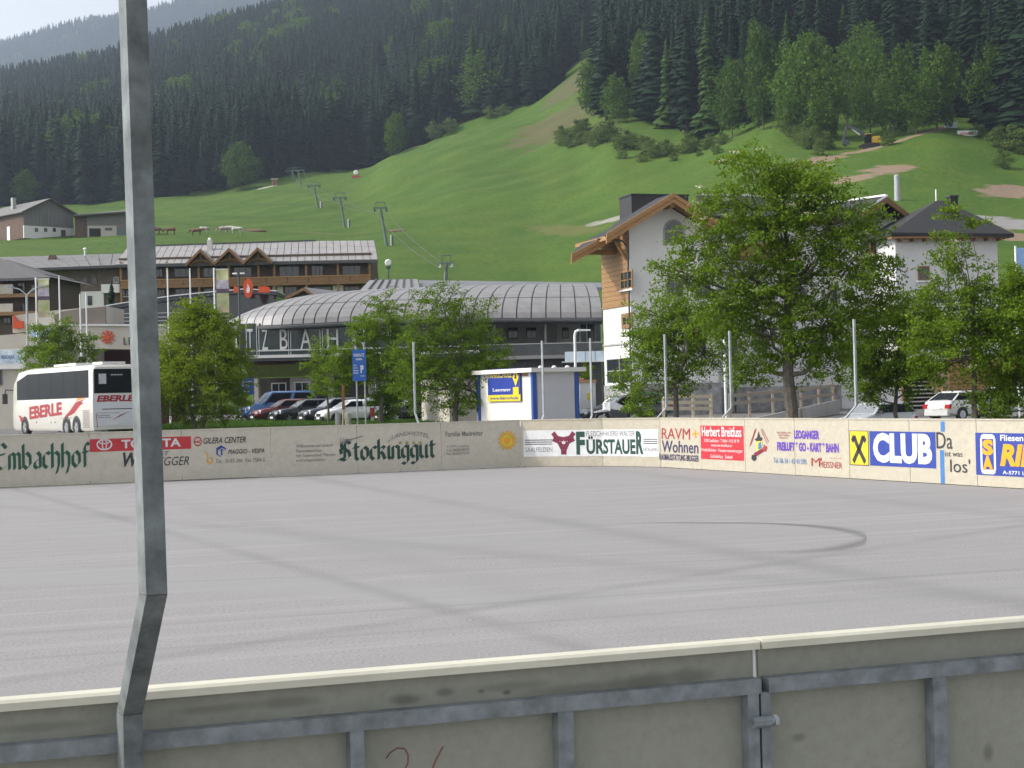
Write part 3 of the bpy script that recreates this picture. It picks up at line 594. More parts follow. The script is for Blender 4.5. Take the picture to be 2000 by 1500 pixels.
def leaf_quads(Cn, D, L, Wd, r_):
    n = len(Cn); rnd = r_.normal(size=(n, 3)); s = np.cross(D, rnd); s /= np.linalg.norm(s, axis=1)[:, None]+1e-9
    L = np.asarray(L).reshape(-1, 1); Wd = np.asarray(Wd).reshape(-1, 1)
    V = np.stack([Cn-D*L*.5, Cn+s*Wd*.5, Cn+D*L*.5, Cn-s*Wd*.5], 1).reshape(-1, 3)
    return V, np.arange(n*4).reshape(n, 4)
def broad_arrays(seed, lobes=9, leaves=1500, wide=.30, base=.12, size=.05):
    r_ = np.random.default_rng(seed); Cs = []; Ds = []
    for i in range(lobes):
        h = base+.12+(.88-base-.1)*i/(lobes-1); w = wide*math.sin(math.pi*min(1, (h-base)/(1-base)*.85+.12))**.7
        a = i*2.4+r_.random(); c = np.array([math.cos(a)*w*.55, math.sin(a)*w*.55, h]); rr = np.array([w*.62, w*.62, .15])
        n = leaves//lobes; p = r_.normal(size=(n, 3)); p /= np.linalg.norm(p, axis=1)[:, None]; rad = r_.random((n, 1))**.35
        Cs.append(c+p*rad*rr*(1+.25*np.sin(p[:, :1]*5+i))); d = p+r_.normal(size=(n, 3))*.6; d[:, 2] -= .2; Ds.append(d/np.linalg.norm(d, axis=1)[:, None])
    Cn = np.concatenate(Cs); D = np.concatenate(Ds); n = len(Cn)
    V, Fq = leaf_quads(Cn, D, size*(.7+.7*r_.random(n)), size*.75*(.7+.6*r_.random(n)), r_)
    return V, Fq, np.repeat(r_.random(n)*.65, 4)
def slabel(c):
    z = 'left of the ski slope' if c[4] < 1190 else 'between the ski slope and the chalet gable' if c[4] < 1400 else 'above the tall rowan' if c[4] < 1640 else 'behind the excavator' if c[4] < 1760 else 'above the white slope banner'
    return ('tall ' if c[3] > 26 else 'shorter ')+'dark spruce in the forest '+z
def simple_trunk(h=.5, r=.011):
    return MB().tube([(0,0,-.04),(.004,.002,h*.5),(0,0,h)], [r, r*.75, r*.3], 6)
def proto_tree(name, arrs, m, tm, th, tr):
    t = thing(name, '', '', (0, 0, 0)); c = npmesh('crown', arrs[0], arrs[1], m, t, arrs[2]); simple_trunk(th, tr).build('trunk', tm, t, True); return t
SPR = [proto_tree('spruce_tree', spruce_arrays(i, 130+20*(i % 3), (.12,.15,.135,.165,.11,.145)[i], (.05,.10,.16,.06,.2,.08)[i]), M_SPR, M_BARK, .6, .011) for i in range(6)]
LAR = [proto_tree('larch_tree', spruce_arrays(20+i, 170, .15, .08), M_LAR, M_BARKG, .6, .01) for i in range(1)]
BRD = [proto_tree('broadleaf_tree', broad_arrays(40+i, 11+i, 4200, .27+.05*i, .10, .036), M_BRD, M_BARKG, .55, .014) for i in range(3)]
M_BSH = leafmat('scrub_leaves', (.065,.11,.022), (.15,.205,.055), .45)
BSH = [proto_tree('bush', broad_arrays(60+i, 8, 1800, .55, .0, .065), M_BSH, M_BARKG, .4, .012) for i in range(2)]
USED = set()
def plant(protos, k, x, y, z, h, wide, label, cat, group=None):
    p = protos[k % len(protos)]
    t = p if id(p) not in USED else copy_tree(p); USED.add(id(p))
    t.location = (x, y, z); t.scale = (h*wide, h*wide, h); t.rotation_euler = (0, 0, random.random()*6.28); tag(t, label, cat, group)
    if not group and 'group' in t: del t['group']
    return t
FOOT_U = [-900,0,300,470,700,760,900,1050,1110,1150,1188,1192,1250,1350,1450,1530,1620,1700,1800,1850,1930,2000,2400,2900]
FOOT_Y = [640,640,640,652,712,700,705,690,690,765,870,505,455,432,425,412,428,398,400,402,388,366,352,352]
def footY(u): return np.interp(u, FOOT_U, FOOT_Y)
# light green trees and bushes that stand out against the spruces: (u, v of foot, height in px, kind, width)
LT = [(773,304,70,'b',1.0,'rounded bright green tree at the left tip of the meadow knoll'),(472,372,78,'b',1.25,'lone broad-crowned green tree on the ridge of the meadow'),(592,210,58,'b',.8,'bright yellow-green tree glowing inside the dark left forest'),(464,202,36,'b',.9,'small pale green treetop in the dark forest left of the centre'),
 (303,385,66,'l',1.0,'slim light green larch beside the big post at the forest edge'),(925,232,150,'l',1.1,'tall olive green larch in the forest left of the ski slope'),(770,135,55,'b',1.1,'fuzzy pale green birch crown high in the forest'),
 (1160,228,90,'b',1.1,'pale green bushy tree at the right bank of the ski slope'),(1205,210,80,'b',.9,'light green tree right beside the ski slope top'),(1140,100,60,'l',1.,'olive larch at the top left of the ski slope'),
 (1385,262,210,'l',.9,'tall light green larch above the tall front tree'),(1305,250,150,'l',.9,'light green larch in the right forest above the hotel gable'),(1255,205,120,'b',.7,'slender bright tree standing in the right forest edge'),(1490,255,180,'b',.6,'tall dark green broad tree left of the clearing'),
 (1570,268,165,'b',.95,'light green broad tree left of the digger'),(1612,275,120,'b',1.1,'bright bushy tree just left of the digger arm'),(1655,250,140,'b',.9,'round green tree above the digger'),(1700,262,160,'b',.7,'tall green tree behind the yellow end of the digger'),(1745,268,140,'b',.9,'bright green tree at the upper edge of the road'),
 (1650,135,110,'l',1.2,'pale larch high above the digger'),(1790,262,110,'b',1.1,'wide dark green tree right of the road'),(1830,255,140,'b',1.0,'light green tree left of the pale site hut'),(1935,250,140,'b',.9,'pale green tree leaning over the white banner'),(1720,175,90,'b',1.2,'rounded green crown high in the right forest'),(1800,170,90,'b',1.2,'bright crown high above the pale site hut'),(1540,200,150,'l',.9,'green larch rising behind the broad tree left of the excavator'),(1430,270,130,'b',.8,'dark green broad tree left of the tall rowan top'),(1595,215,120,'b',1.,'bright rounded crown above the bushes left of the excavator'),(1865,225,110,'b',1.,'soft green tree between the pale site hut and the banner tree'),(1690,200,130,'b',.8,'bright slender crown rising behind the round tree above the excavator'),(1770,215,110,'b',.9,'light crown behind the bright tree at the road edge')]
INNER = {592, 464, 925, 770, 1140, 1305, 1255, 1650, 1720, 1800, 1540, 1595, 1865, 1690, 1770}
def seat(u, v, hp=0):
    P = place(u, v, 200, 1500); n = 0
    while u not in INNER and P.y > footY(u)+18 and n < 40: v += 2; n += 1; P = place(u, v, 200, 1500)
    return P
LTP = [(u, v, hp, seat(u, v, hp)) for u, v, hp, k, wd, lab in LT]
cand = []
def scatter(y0, y1, sp, hmin, hmax):
    for y in np.arange(y0, y1, sp):
        ua, ub_ = (-330, 2330)
        for x in np.arange((ua-1000)/F*y, (ub_-1000)/F*y, sp):
            px_ = x+(random.random()-.5)*sp*.9; py = y+(random.random()-.5)*sp*.9; u = 1000+F*px_/py
            if py < footY(u): continue
            z = H(px_, py); v = hv(u)-(z-CAMZ)*F/py; h = random.uniform(hmin, hmax)*(1 if random.random() > .12 else .6)
            if py < footY(u)+14: h *= random.uniform(.55, 1.0)
            if any(abs(u-a)<.27*hp and P.y-(230 if a in INNER else 90) < py < P.y+10 and v-h*F/py < b-.12*hp and v > b-6 for a, b, hp, P in LTP): continue
            if v < -140: continue
            cand.append((px_, py, z, h, u, v))
scatter(352, 760, 5.0, 23, 36); scatter(760, 1540, 6.6, 22, 33)
def inview(c): return -15 < c[4] < 2015 and c[5]-c[3]*F/c[1] < 1500 and c[5] > -40 and c[5]-0 > 0
vis = [c for c in cand if inview(c)]
vis.sort(key=lambda c: -c[3]/c[1]); IND = vis[:292]; inds = set(map(id, IND)); rest = [c for c in cand if id(c) not in inds]
for i, c in enumerate(IND):
    plant(SPR, i, c[0], c[1], c[2]-.4, c[3], random.uniform(1.0, 1.5), slabel(c), 'spruce', 'spruces along the forest edge')
def forest(name, pts, srcs, mats_note=None):
    me = bpy.data.meshes.new(name); me.vertices.add(len(pts)); A = np.array([(p[0], p[1], p[2]-.5) for p in pts], np.float32); me.vertices.foreach_set('co', A.ravel())
    for nm, ty, val in (('scl', 'FLOAT', np.array([p[3] for p in pts], np.float32)), ('wid', 'FLOAT', rng.uniform(1.05, 1.7, len(pts)).astype(np.float32)), ('rot', 'FLOAT', rng.uniform(0, 6.28, len(pts)).astype(np.float32))):
        a = me.attributes.new(nm, ty, 'POINT'); a.data.foreach_set('value', val)
    a = me.attributes.new('pick', 'INT', 'POINT'); a.data.foreach_set('value', np.where(rng.random(len(pts)) < .988, rng.integers(0, 6, len(pts)), rng.integers(6, len(srcs), len(pts))).astype(np.int32))
    o = bpy.data.objects.new(name, me); COL.objects.link(o); o['kind'] = 'stuff'
    g = bpy.data.node_groups.new(name+'_nodes', 'GeometryNodeTree'); g.interface.new_socket('Geometry', in_out='INPUT', socket_type='NodeSocketGeometry'); g.interface.new_socket('Geometry', in_out='OUTPUT', socket_type='NodeSocketGeometry')
    N = g.nodes; Lk = g.links; gi = N.new('NodeGroupInput'); go = N.new('NodeGroupOutput'); jn = N.new('GeometryNodeJoinGeometry'); ip_ = N.new('GeometryNodeInstanceOnPoints'); ip_.inputs['Pick Instance'].default_value = True
    for s in srcs[::-1]:
        oi = N.new('GeometryNodeObjectInfo'); oi.inputs['Object'].default_value = s; oi.inputs['As Instance'].default_value = True; Lk.new(oi.outputs['Geometry'], jn.inputs[0])
    def na(nm, ty):
        n = N.new('GeometryNodeInputNamedAttribute'); n.data_type = ty; n.inputs[0].default_value = nm; return n.outputs['Attribute']
    Lk.new(gi.outputs[0], ip_.inputs['Points']); Lk.new(jn.outputs[0], ip_.inputs['Instance']); Lk.new(na('pick', 'INT'), ip_.inputs['Instance Index'])
    c = N.new('ShaderNodeCombineXYZ'); Lk.new(na('rot', 'FLOAT'), c.inputs[2]); Lk.new(c.outputs[0], ip_.inputs['Rotation'])
    mu = N.new('ShaderNodeMath'); mu.operation = 'MULTIPLY'; Lk.new(na('scl', 'FLOAT'), mu.inputs[0]); Lk.new(na('wid', 'FLOAT'), mu.inputs[1])
    c2 = N.new('ShaderNodeCombineXYZ'); Lk.new(mu.outputs[0], c2.inputs[0]); Lk.new(mu.outputs[0], c2.inputs[1]); Lk.new(na('scl', 'FLOAT'), c2.inputs[2]); Lk.new(c2.outputs[0], ip_.inputs['Scale'])
    Lk.new(ip_.outputs[0], go.inputs[0]); md = o.modifiers.new('scatter', 'NODES'); md.node_group = g; return o
SRC = [[c for c in s.children if c.name.startswith('crown')][0] for s in SPR+LAR+BRD]
forest('mountain_forest', [c for c in rest if random.random() > .02], SRC)
far = []
for j in range(len(yb)-1):
    for i in range(len(ub)-1):
        if not (-250 < ub[i] < 1250): continue
        for _ in range(14):
            s, t = random.random(), random.random(); x = xb[j, i]*(1-s)+xb[j, i+1]*s; y = yb[j]*(1-t)+yb[j+1]*t
            z = (zb[j, i]*(1-s)+zb[j, i+1]*s)*(1-t)+(zb[j+1, i]*(1-s)+zb[j+1, i+1]*s)*t
            if y < 4420: far.append((x*y/(yb[j]*(1-t)+yb[j+1]*t), y, z, random.uniform(20, 32)))
forest('far_forest', far, SRC)
for i, (u, v, hp, k, wd, lab) in enumerate(LT):
    P = seat(u, v, hp); h = hp/F*P.y*1.18
    plant(BRD if k == 'b' else LAR, i, P.x, P.y, H(P.x, P.y)-.3, h, wd, lab, 'tree')
BU = [(815,282,32),(850,272,36),(880,262,28),(960,232,26),(985,226,24),(1100,272,28),(1130,268,34),(1165,285,38),(1185,280,44),(1230,292,40),(1270,300,34),(1300,306,36),(1345,300,30),(1380,292,26),(1095,282,20),(1215,312,26),(1255,318,22),
      (1545,262,50),(1580,292,34),(1600,305,30),(1735,285,30),(1950,290,46),(1985,300,56),(1910,268,30),(1960,330,40)]
BU += [(u+random.uniform(-6, 6), np.interp(u, [1085, 1180, 1290, 1420], [284, 268, 308, 285])+random.uniform(-16, 14), random.uniform(12, 30)) for u in range(1088, 1420, 8)]
BU += [(u+random.uniform(-6, 6), 288+random.uniform(-30, 12), random.uniform(20, 46)) for u in range(1545, 1632, 9)]
for i, (u, v, hp) in enumerate(BU):
    P = place(u, v, 200, 1500); plant(BSH, i, P.x, P.y, H(P.x, P.y)-.3, hp/F*P.y, random.uniform(.9, 1.3), ('low scrubby bush on the bank left of the ski slope tip' if u < 1080 else 'low scrubby bush in the thicket right of the ski slope' if u < 1200 else 'low scrubby bush in the thicket above the chalet gable' if u < 1430 else 'low scrubby bush on the bank left of the excavator' if u < 1680 else 'low scrubby bush by the road near the white slope banner'), 'bush', 'bushes along the forest edge')

# ------------------------------------------------------------------ haze
hb = MB().box(-2600, 2600, -400, 4750, -1.1, 1400).build('haze', [], kind='stuff'); hm = bpy.data.materials.new('haze'); hm.use_nodes = True; N = hm.node_tree.nodes; N.clear()
pv = N.new('ShaderNodeVolumePrincipled'); pv.inputs['Color'].default_value = (.66,.80,1.0,1); pv.inputs['Density'].default_value = HAZE; pv.inputs['Anisotropy'].default_value = .4
mo = N.new('ShaderNodeOutputMaterial'); hm.node_tree.links.new(pv.outputs[0], mo.inputs['Volume']); hb.data.materials.append(hm)

# ------------------------------------------------------------------ buildings
GLASS = mat('window_glass', (.025,.03,.035), .08, nscale=1, namt=.2, spec=.7)
GLASSG = mat('hall_glass', (.028,.05,.05), .06, nscale=.6, namt=.6, spec=.5)
PLASTER = mat('white_plaster', (.70,.69,.67), .85, nscale=.8, namt=.05, bump=.1, bscale=12)
WOODO = mat('larch_cladding', (.27,.15,.058), .6, nscale=2.2, namt=.3, stretch=(1,1,9))
WOODB = mat('barge_board', (.36,.195,.075), .6, nscale=2., namt=.25, stretch=(1,1,6))
WOODD = mat('dark_timber', (.085,.060,.042), .8, nscale=2.5, namt=.35, stretch=(6,6,1))
WOODM = mat('brown_timber', (.21,.115,.05), .75, nscale=2.5, namt=.3, stretch=(1,1,6))
WOODG = mat('weathered_boards', (.17,.165,.16), .85, nscale=1.5, namt=.3, stretch=(9,9,.6))
STONE = mat('rubble_stone', (.26,.26,.26), .9, nscale=2.2, namt=.45, bump=.6, bscale=4)
ROOFM = mat('zinc_roof', (.235,.23,.232), .5, .2, nscale=1.2, namt=.14)
ROOFL = mat('metal_tile_roof', (.29,.275,.27), .5, .15, nscale=.8, namt=.16)
ROOFD = mat('dark_slate', (.02,.02,.023), .75, nscale=3, namt=.25, bump=.3, bscale=12)
SEAMM = mat('roof_seam', (.06,.06,.065), .6)
CREAM = mat('cream_render', (.46,.43,.375), .85, nscale=.7, namt=.06)
ALU = mat('aluminium', (.62,.63,.64), .4, .5, nscale=6, namt=.1)
BROWNP = mat('brown_panel', (.16,.135,.115), .7, nscale=.6, namt=.15)
DGREY = mat('dark_grey_metal', (.07,.075,.08), .6, .2, nscale=2, namt=.2)
GREYW = mat('grey_wall', (.34,.34,.33), .85, nscale=.8, namt=.1)
ORANGE = mat('orange_sign', srgb(196,72,30), .5, nscale=3, namt=.1)
WHITEM = mat('white_coat', (.64,.64,.63), .5, nscale=2, namt=.06)
BLUEF = mat('blue_frame', srgb(42,78,150), .55, nscale=2, namt=.12)
def window(par, x0, x1, z0, z1, pl, nx=1, nz=1, fw_=.07, fm=None, pm=None, axis='y', out_=-1, sill=None, name='window'):
    fm = fm or WHITEM; pm = pm or GLASS; f = MB(); d0, d1 = sorted((pl+out_*.002, pl+out_*.07))
    def bx(m, a, b, c, d, e0, e1):
        m.box(a, b, e0, e1, c, d) if axis == 'y' else m.box(e0, e1, a, b, c, d)
    if x0 > x1: x0, x1 = x1, x0
    if z0 > z1: z0, z1 = z1, z0
    bx(f, x0, x0+fw_, z0, z1, d0, d1); bx(f, x1-fw_, x1, z0, z1, d0, d1); bx(f, x0+fw_, x1-fw_, z0, z0+fw_, d0, d1); bx(f, x0+fw_, x1-fw_, z1-fw_, z1, d0, d1)
    for k in range(1, nx): c = x0+(x1-x0)*k/nx; bx(f, c-fw_*.3, c+fw_*.3, z0+fw_, z1-fw_, d0, d1)
    for k in range(1, nz): c = z0+(z1-z0)*k/nz; bx(f, x0+fw_, x1-fw_, c-fw_*.3, c+fw_*.3, d0, d1)
    o = f.build(name, fm, par); p = MB(); e0, e1 = sorted((pl+out_*.004, pl+out_*.03)); bx(p, x0+fw_*.6, x1-fw_*.6, z0+fw_*.6, z1-fw_*.6, e0, e1); p.build('pane', pm, o)
    if sill:
        s = MB(); e0, e1 = sorted((pl, pl+out_*.14)); bx(s, x0-.08, x1+.08, z0-.10, z0-.002, e0, e1); s.build('sill', sill, o)
    return o
def wpx(par, Fr, u0, v0, u1, v1, y=0., **k):
    a = Fr.y(u0, v0, y); b = Fr.y(u1, v1, y); return window(par, a[0], b[0], b[1], a[1], y, **k)
def wpxx(par, Fr, u0, v0, u1, v1, x=0., out_=-1, **k):
    a = Fr.x(u0, v0, x); b = Fr.x(u1, v1, x); return window(par, a[0], b[0], b[1], a[1], x, axis='x', out_=out_, **k)
def slab(mb, q, th, mi=0):
    q = [Vector(p) for p in q]; d = Vector((0, 0, -th)); return mb.add(q+[p+d for p in q], [(0,1,2,3), (7,6,5,4), (0,4,5,1), (1,5,6,2), (2,6,7,3), (3,7,4,0)], mi)
def bar(mb, p, q, h, t, mi=0):                # plank along p->q, height h (down), thickness t
    p, q = Vector(p), Vector(q); d = (q-p).normalized(); s = d.cross(Vector((0,0,1))).normalized()*t*.5; z = Vector((0,0,-h))
    return mb.add([p-s, q-s, q+s, p+s, p-s+z, q-s+z, q+s+z, p+s+z], [(0,1,2,3), (7,6,5,4), (0,4,5,1), (1,5,6,2), (2,6,7,3), (3,7,4,0)], mi)
def panels(par, P, ss, ts, m, gap, lift=.05, sub=3, name='roof_panel'):
    """roof panels as single pieces on a surface P(s,t)"""
    for i in range(len(ss)-1):
        for j in range(len(ts)-1):
            p00, p10, p01 = Vector(P(ss[i], ts[j])), Vector(P(ss[i+1], ts[j])), Vector(P(ss[i], ts[j+1]))
            ls = max((p10-p00).length, .01); lt = max((p01-p00).length, .01); gs = min(.2, gap/ls); gt = min(.2, gap/lt); V = []; n_ = (p10-p00).cross(p01-p00).normalized()*lift
            if n_.z < 0: n_ = -n_
            for a in range(sub+1):
                for s in (gs, 1-gs):
                    t = gt+(1-2*gt)*a/sub; V.append(Vector(P(ss[i]+(ss[i+1]-ss[i])*s, ts[j]+(ts[j+1]-ts[j])*t))+n_)
            k = len(V); V2 = [v-n_*.9 for v in V]; Fs = [(2*a, 2*a+1, 2*a+3, 2*a+2) for a in range(sub)]+[(2*a, 2*a+2, 2*a+2+k, 2*a+k) for a in range(sub)]+[(2*a+1, 2*a+1+k, 2*a+3+k, 2*a+3) for a in range(sub)]+[(0, k, k+1, 1), (k-2, k-1, 2*k-1, 2*k-2)]
            MB().add(V+V2, Fs).build(name, m, par)
def solid_text(par, s, x0, x1, z0, z1, y, depth, m, name='letter', shear=0., bold=0.):
    V, Fs = text_mesh(s, shear, bold); mb = MB(); W = [(x0+a*(x1-x0), y, z0+b*(z1-z0)) for a, b in V]; n = len(W)
    ed = {}
    for f in Fs:
        for a, b in zip(f, f[1:]+f[:1]): ed[(a, b)] = 1
    side = [(a, b, b+n, a+n) for a, b in ed if (b, a) not in ed]
    mb.add(W+[(p[0], y+depth, p[2]) for p in W], list(Fs)+[tuple(i+n for i in reversed(f)) for f in Fs]+side); return mb.build(name, m, par)

# --- cable-car station with the curved metal roof
o = at(480, 800, 118); SF = Frm((o.x, 118, .55), 0.)
st = thing('cableway_station', 'glass station hall with curved ribbed metal roof and big white letters', 'station', SF.loc, SF.rz)
def L3(u, v, Y): return at(u, v, Y)-SF.loc
EU = [445,452,462,480,520,560,690,930,1177]; EV = [627,633,638,638.5,637,635.5,629,623,622]; EY = [124,121.5,119.5,118,116.6,116,116,116,116]
RU = [445,460,505,600,690,800,900,1005,1150]; XE = [445,450,458,495,560,690,830,960,1177]
def rv(u): return np.interp(u, [445,500,560,640,740,900,1060,1150,1177], [627,612,595,579,569,562,559,558,560])
def Pst(s, t):                                  # s: eave u, t: 0..1 eave to ridge
    E_ = L3(s, np.interp(s, EU, EV), np.interp(s, EU, EY)); ur = np.interp(s, XE, RU); Rg = L3(ur, rv(ur), np.interp(ur, [445,540,640,1177], [124,127,128,128]))
    a = t*math.pi/2; return (E_.x+(Rg.x-E_.x)*(1-math.cos(a)), E_.y+(Rg.y-E_.y)*(1-math.cos(a)), E_.z+(Rg.z-E_.z)*math.sin(a))
ss = [445]
while ss[-1] < 1170: ss.append(ss[-1]+np.interp(ss[-1], [445, 520, 700, 1177], [11, 19, 26, 30]))
ss[-1] = 1177
base = MB(); tt = np.linspace(0, 1, 9)
for i in range(len(ss)-1):
    for j in range(8): base.quad(Pst(ss[i], tt[j]), Pst(ss[i+1], tt[j]), Pst(ss[i+1], tt[j+1]), Pst(ss[i], tt[j+1]))
e1 = [Pst(ss[-1], t) for t in tt]; base.add(e1+[(e1[-1][0], e1[-1][1], e1[0][2])], [tuple(range(10))])
rd = [Pst(s, 1) for s in ss]; 
for a, b in zip(rd, rd[1:]): base.quad(a, b, (b[0], b[1]+8, b[2]-3), (a[0], a[1]+8, a[2]-3))
base.build('roof_deck', SEAMM, st)
panels(st, Pst, ss, [0, .34, .62, 1.], ROOFM, .045, .05, 4)
gt = MB(); gt.tube([Vector(Pst(s, 0))+Vector((0, -.08, -.12)) for s in ss], .13, 6); gt.build('gutter', DGREY, st)
fz = MB()
for a, b in zip(ss, ss[1:]):
    p, q = Vector(Pst(a, 0)), Vector(Pst(b, 0)); fz.quad(p+Vector((0,.05,-.05)), q+Vector((0,.05,-.05)), q+Vector((0,1.2,-.35)), p+Vector((0,1.2,-.35)))
fz.build('soffit', DGREY, st)
def sx(u, v, y): a = SF.y(u, v, y); return a
yg = -1.0
for a, b in ((480,503),(504.5,565),(566.5,627),(628.5,690),(692,760),(762,830),(832,905)):
    x0, z1 = sx(a, 636, yg); x1, z0 = sx(b, 695, yg); window(st, x0, x1, z0, sx(a, 634, yg)[1]+.1, yg, 1, 1, .05, ALU, GLASSG, name='glass_bay')
x0, z0 = sx(470, 697, yg); x1, z1 = sx(935, 635, yg)
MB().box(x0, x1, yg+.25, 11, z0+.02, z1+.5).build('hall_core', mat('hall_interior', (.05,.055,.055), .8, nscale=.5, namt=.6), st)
zz = sx(500, 684, yg)[1]; MB().box(x0+.3, x1, yg-.22, yg-.075, zz-.10, zz).build('sign_rail', ALU, st)
z_a = sx(500, 694, yg)[1]; z_b = sx(500, 700, yg)[1]; MB().box(x0-.2, x1, yg-.35, 10, z_b, z_a-.01).build('floor_slab', WHITEM, st)
z_c = sx(500, 706, yg)[1]; MB().box(x0-.1, x1, yg-.25, 10, z_c, z_b-.003).build('slab_edge', DGREY, st)
for k in range(16):                              # timber planks of the raked underside
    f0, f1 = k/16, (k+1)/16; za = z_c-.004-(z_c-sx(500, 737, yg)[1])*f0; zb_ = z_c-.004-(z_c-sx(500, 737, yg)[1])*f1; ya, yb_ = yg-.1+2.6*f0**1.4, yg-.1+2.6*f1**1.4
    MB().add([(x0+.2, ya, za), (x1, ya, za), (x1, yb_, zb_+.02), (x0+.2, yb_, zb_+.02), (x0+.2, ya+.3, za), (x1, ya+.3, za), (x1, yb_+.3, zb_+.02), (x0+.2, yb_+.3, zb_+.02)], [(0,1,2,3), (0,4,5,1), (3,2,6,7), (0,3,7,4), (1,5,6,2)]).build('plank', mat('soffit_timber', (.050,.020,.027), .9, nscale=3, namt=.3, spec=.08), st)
for s, a, b in (('I', 459, 463), ('T', 482.5, 494), ('Z', 511, 523.5), ('B', 546, 562), ('A', 586, 608), ('H', 638, 661), ('N', 690, 713)):
    xa, zt = sx(a, 642.5, yg-.2); xb_, zb_ = sx(b, 683, yg-.2); solid_text(st, s, xa, xb_, zz+.003, zt, yg-.21, .1, WHITEM)
# ground floor under the raked underside
zg = -.3; zc2 = sx(500, 737, yg)[1]
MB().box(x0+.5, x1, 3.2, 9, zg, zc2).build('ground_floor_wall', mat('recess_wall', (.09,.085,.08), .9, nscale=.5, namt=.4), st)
for a, b, m in ((498,506,CREAM),(568,612,GREYW),(640,652,CREAM),(720,735,CREAM)):
    xa, _ = sx(a, 750, 2.6); xb_, _ = sx(b, 750, 2.6); MB().box(xa, xb_, 2.2, 3.1, zg, zc2-.05).build('pier', m, st)
wpx(st, SF, 575, 746, 606, 790, 2.2, fm=ALU, nx=2); wpx(st, SF, 530, 748, 560, 785, 3.2, fm=ALU, nx=2)
# right wing of the station
yr = 5.0
xa, zt = sx(925, 622, yr); xb_, zb_ = sx(1176, 690, yr); MB().box(xa, xb_, yr, yr+5, zb_-4, zt+.2).build('wing_wall', GREYW, st)
for a, b in ((948,976),(992,1012),(1028,1048),(1098,1111)): wpx(st, SF, a, 640, b, 661, yr, fm=DGREY, fw_=.05, nx=2)
wpx(st, SF, 1131, 626, 1176, 690, yr-.02, fm=ALU, pm=GLASSG, nx=3, name='glass_bay'); wpx(st, SF, 1060, 632, 1090, 672, yr, fm=GREYW, pm=mat('grey_door', (.22,.22,.215), .7), name='door')
xa, zt = sx(940, 673, 0); xb_, zb_ = sx(1176, 691, 0); MB().box(xa, xb_, 0, .12, zb_, zt-.06).build('balustrade', mat('smoked_panel', (.10,.105,.11), .3, nscale=.6, namt=.3), st)
MB().box(xa, xb_, -.05, .17, zt-.055, zt).build('handrail', ALU, st); MB().box(xa, xb_, -.1, 5, zb_-.25, zb_-.003).build('balcony_slab', GREYW, st)
MB().box(xa, xb_, 1.2, 1.4, zb_-4.5, zb_-.26).build('lower_wall', DGREY, st)
for u in (965, 1064, 1160): q0 = sx(u, 622, 1.0); q1 = sx(u, 690, 1.0); MB().tube([(q0[0], .3, q0[1]), (q0[0], .3, q1[1])], .09, 8).build('downpipe' if u == 1160 else 'column', DGREY if u == 1160 else GREYW, st, True)
xa, zt = sx(1104, 687, -2.5); xb_, zb_ = sx(1182, 704, -2.5)
cn = thing('canopy_sign', 'pale blue-white canopy panel reaching from the station to the chalet hotel', 'sign', SF.loc, SF.rz); MB().box(xa, xb_, -2.5, -1.5, zb_, zt).build('fascia', mat('pale_blue_panel', (.55,.66,.74), .4, nscale=1.5, namt=.15), cn)
MB().box(xa-.25, xb_, -2.56, -1.45, zb_-.08, zb_-.003).build('trim', ALU, cn)
for k in range(3): xx = xa+(xb_-xa)*(k+1)/4; MB().box(xx-.015, xx+.015, -2.512, -2.502, zb_, zt).build('joint', DGREY, cn)
# rear roofs of the station
rr = MB(); slab(rr, [L3(703,567,134), L3(820,566,134), L3(815,545,140), L3(722,547,140)], .3); rr.build('rear_roof', ROOFM, st)
for k in range(1, 7): f = k/7; bar(m := MB(), L3(703+117*f, 567-f, 133.95)+Vector((0,0,.12)), L3(722+93*f, 547-2*f, 139.9)+Vector((0,0,.12)), .12, .10); m.build('roof_rib', SEAMM, st)
rr = MB(); slab(rr, [L3(822,566,136), L3(1180,561,136), L3(1180,552,142), L3(818,547,142)], .3); rr.build('rear_roof', mat('dark_zinc', (.17,.175,.185), .55, .2, nscale=1, namt=.15), st)

# --- low hall at the left with the cream fascia
HF = Frm((at(200, 800, 104).x, 104, .45), 0.)
hl = thing('valley_hall', 'low cream hall with arched clerestory and orange wheel logo behind the coach', 'hall', HF.loc, HF.rz)
def hx(u, v, y=0.): return HF.y(u, v, y)
def hpoly(name, pts, y, th, m): MB().prism([hx(u, v, y) for u, v in pts], y, y+th).build(name, m, hl)
hpoly('fascia', [(60,680),(345,683),(345,637),(60,636)], -.5, 2.5, CREAM); hpoly('flashing', [(60,636),(345,637),(345,633.5),(60,632.5)], -.62, 2.6, ALU)
hpoly('side_wall', [(-70,840),(180,840),(180,680),(60,679),(60,650),(0,655),(-70,660)], .3, 4, CREAM)
hpoly('rear_wall', [(180,840),(345,840),(345,640),(180,680)], 3.4, 3, mat('dark_red_recess', (.075,.022,.022), .8, nscale=.5, namt=.3))
hpoly('parapet', [(25,650),(24,617),(60,612),(110,606),(206,597),(206,640)], .8, 5, CREAM)
hpoly('curved_panel', [(108,636),(106,617),(118,609),(150,604),(205,599),(206,637)], .5, .28, BROWNP)
hpoly('clerestory', [(206,637),(206,606),(250,598),(340,586),(420,577),(480,573),(540,576),(540,640)], 24, 4, GLASS)
hpoly('arched_rim', [(206,606),(250,598),(340,586),(420,577),(480,573),(540,576),(540,569),(480,565),(420,570),(340,578),(250,591),(206,598)], 23.5, 5, DGREY)
hpoly('rim_flashing', [(206,598),(250,591),(340,578),(420,570),(480,565),(540,569),(540,567),(480,563),(420,568),(340,576),(250,589),(206,596)], 23.4, 5, ALU)
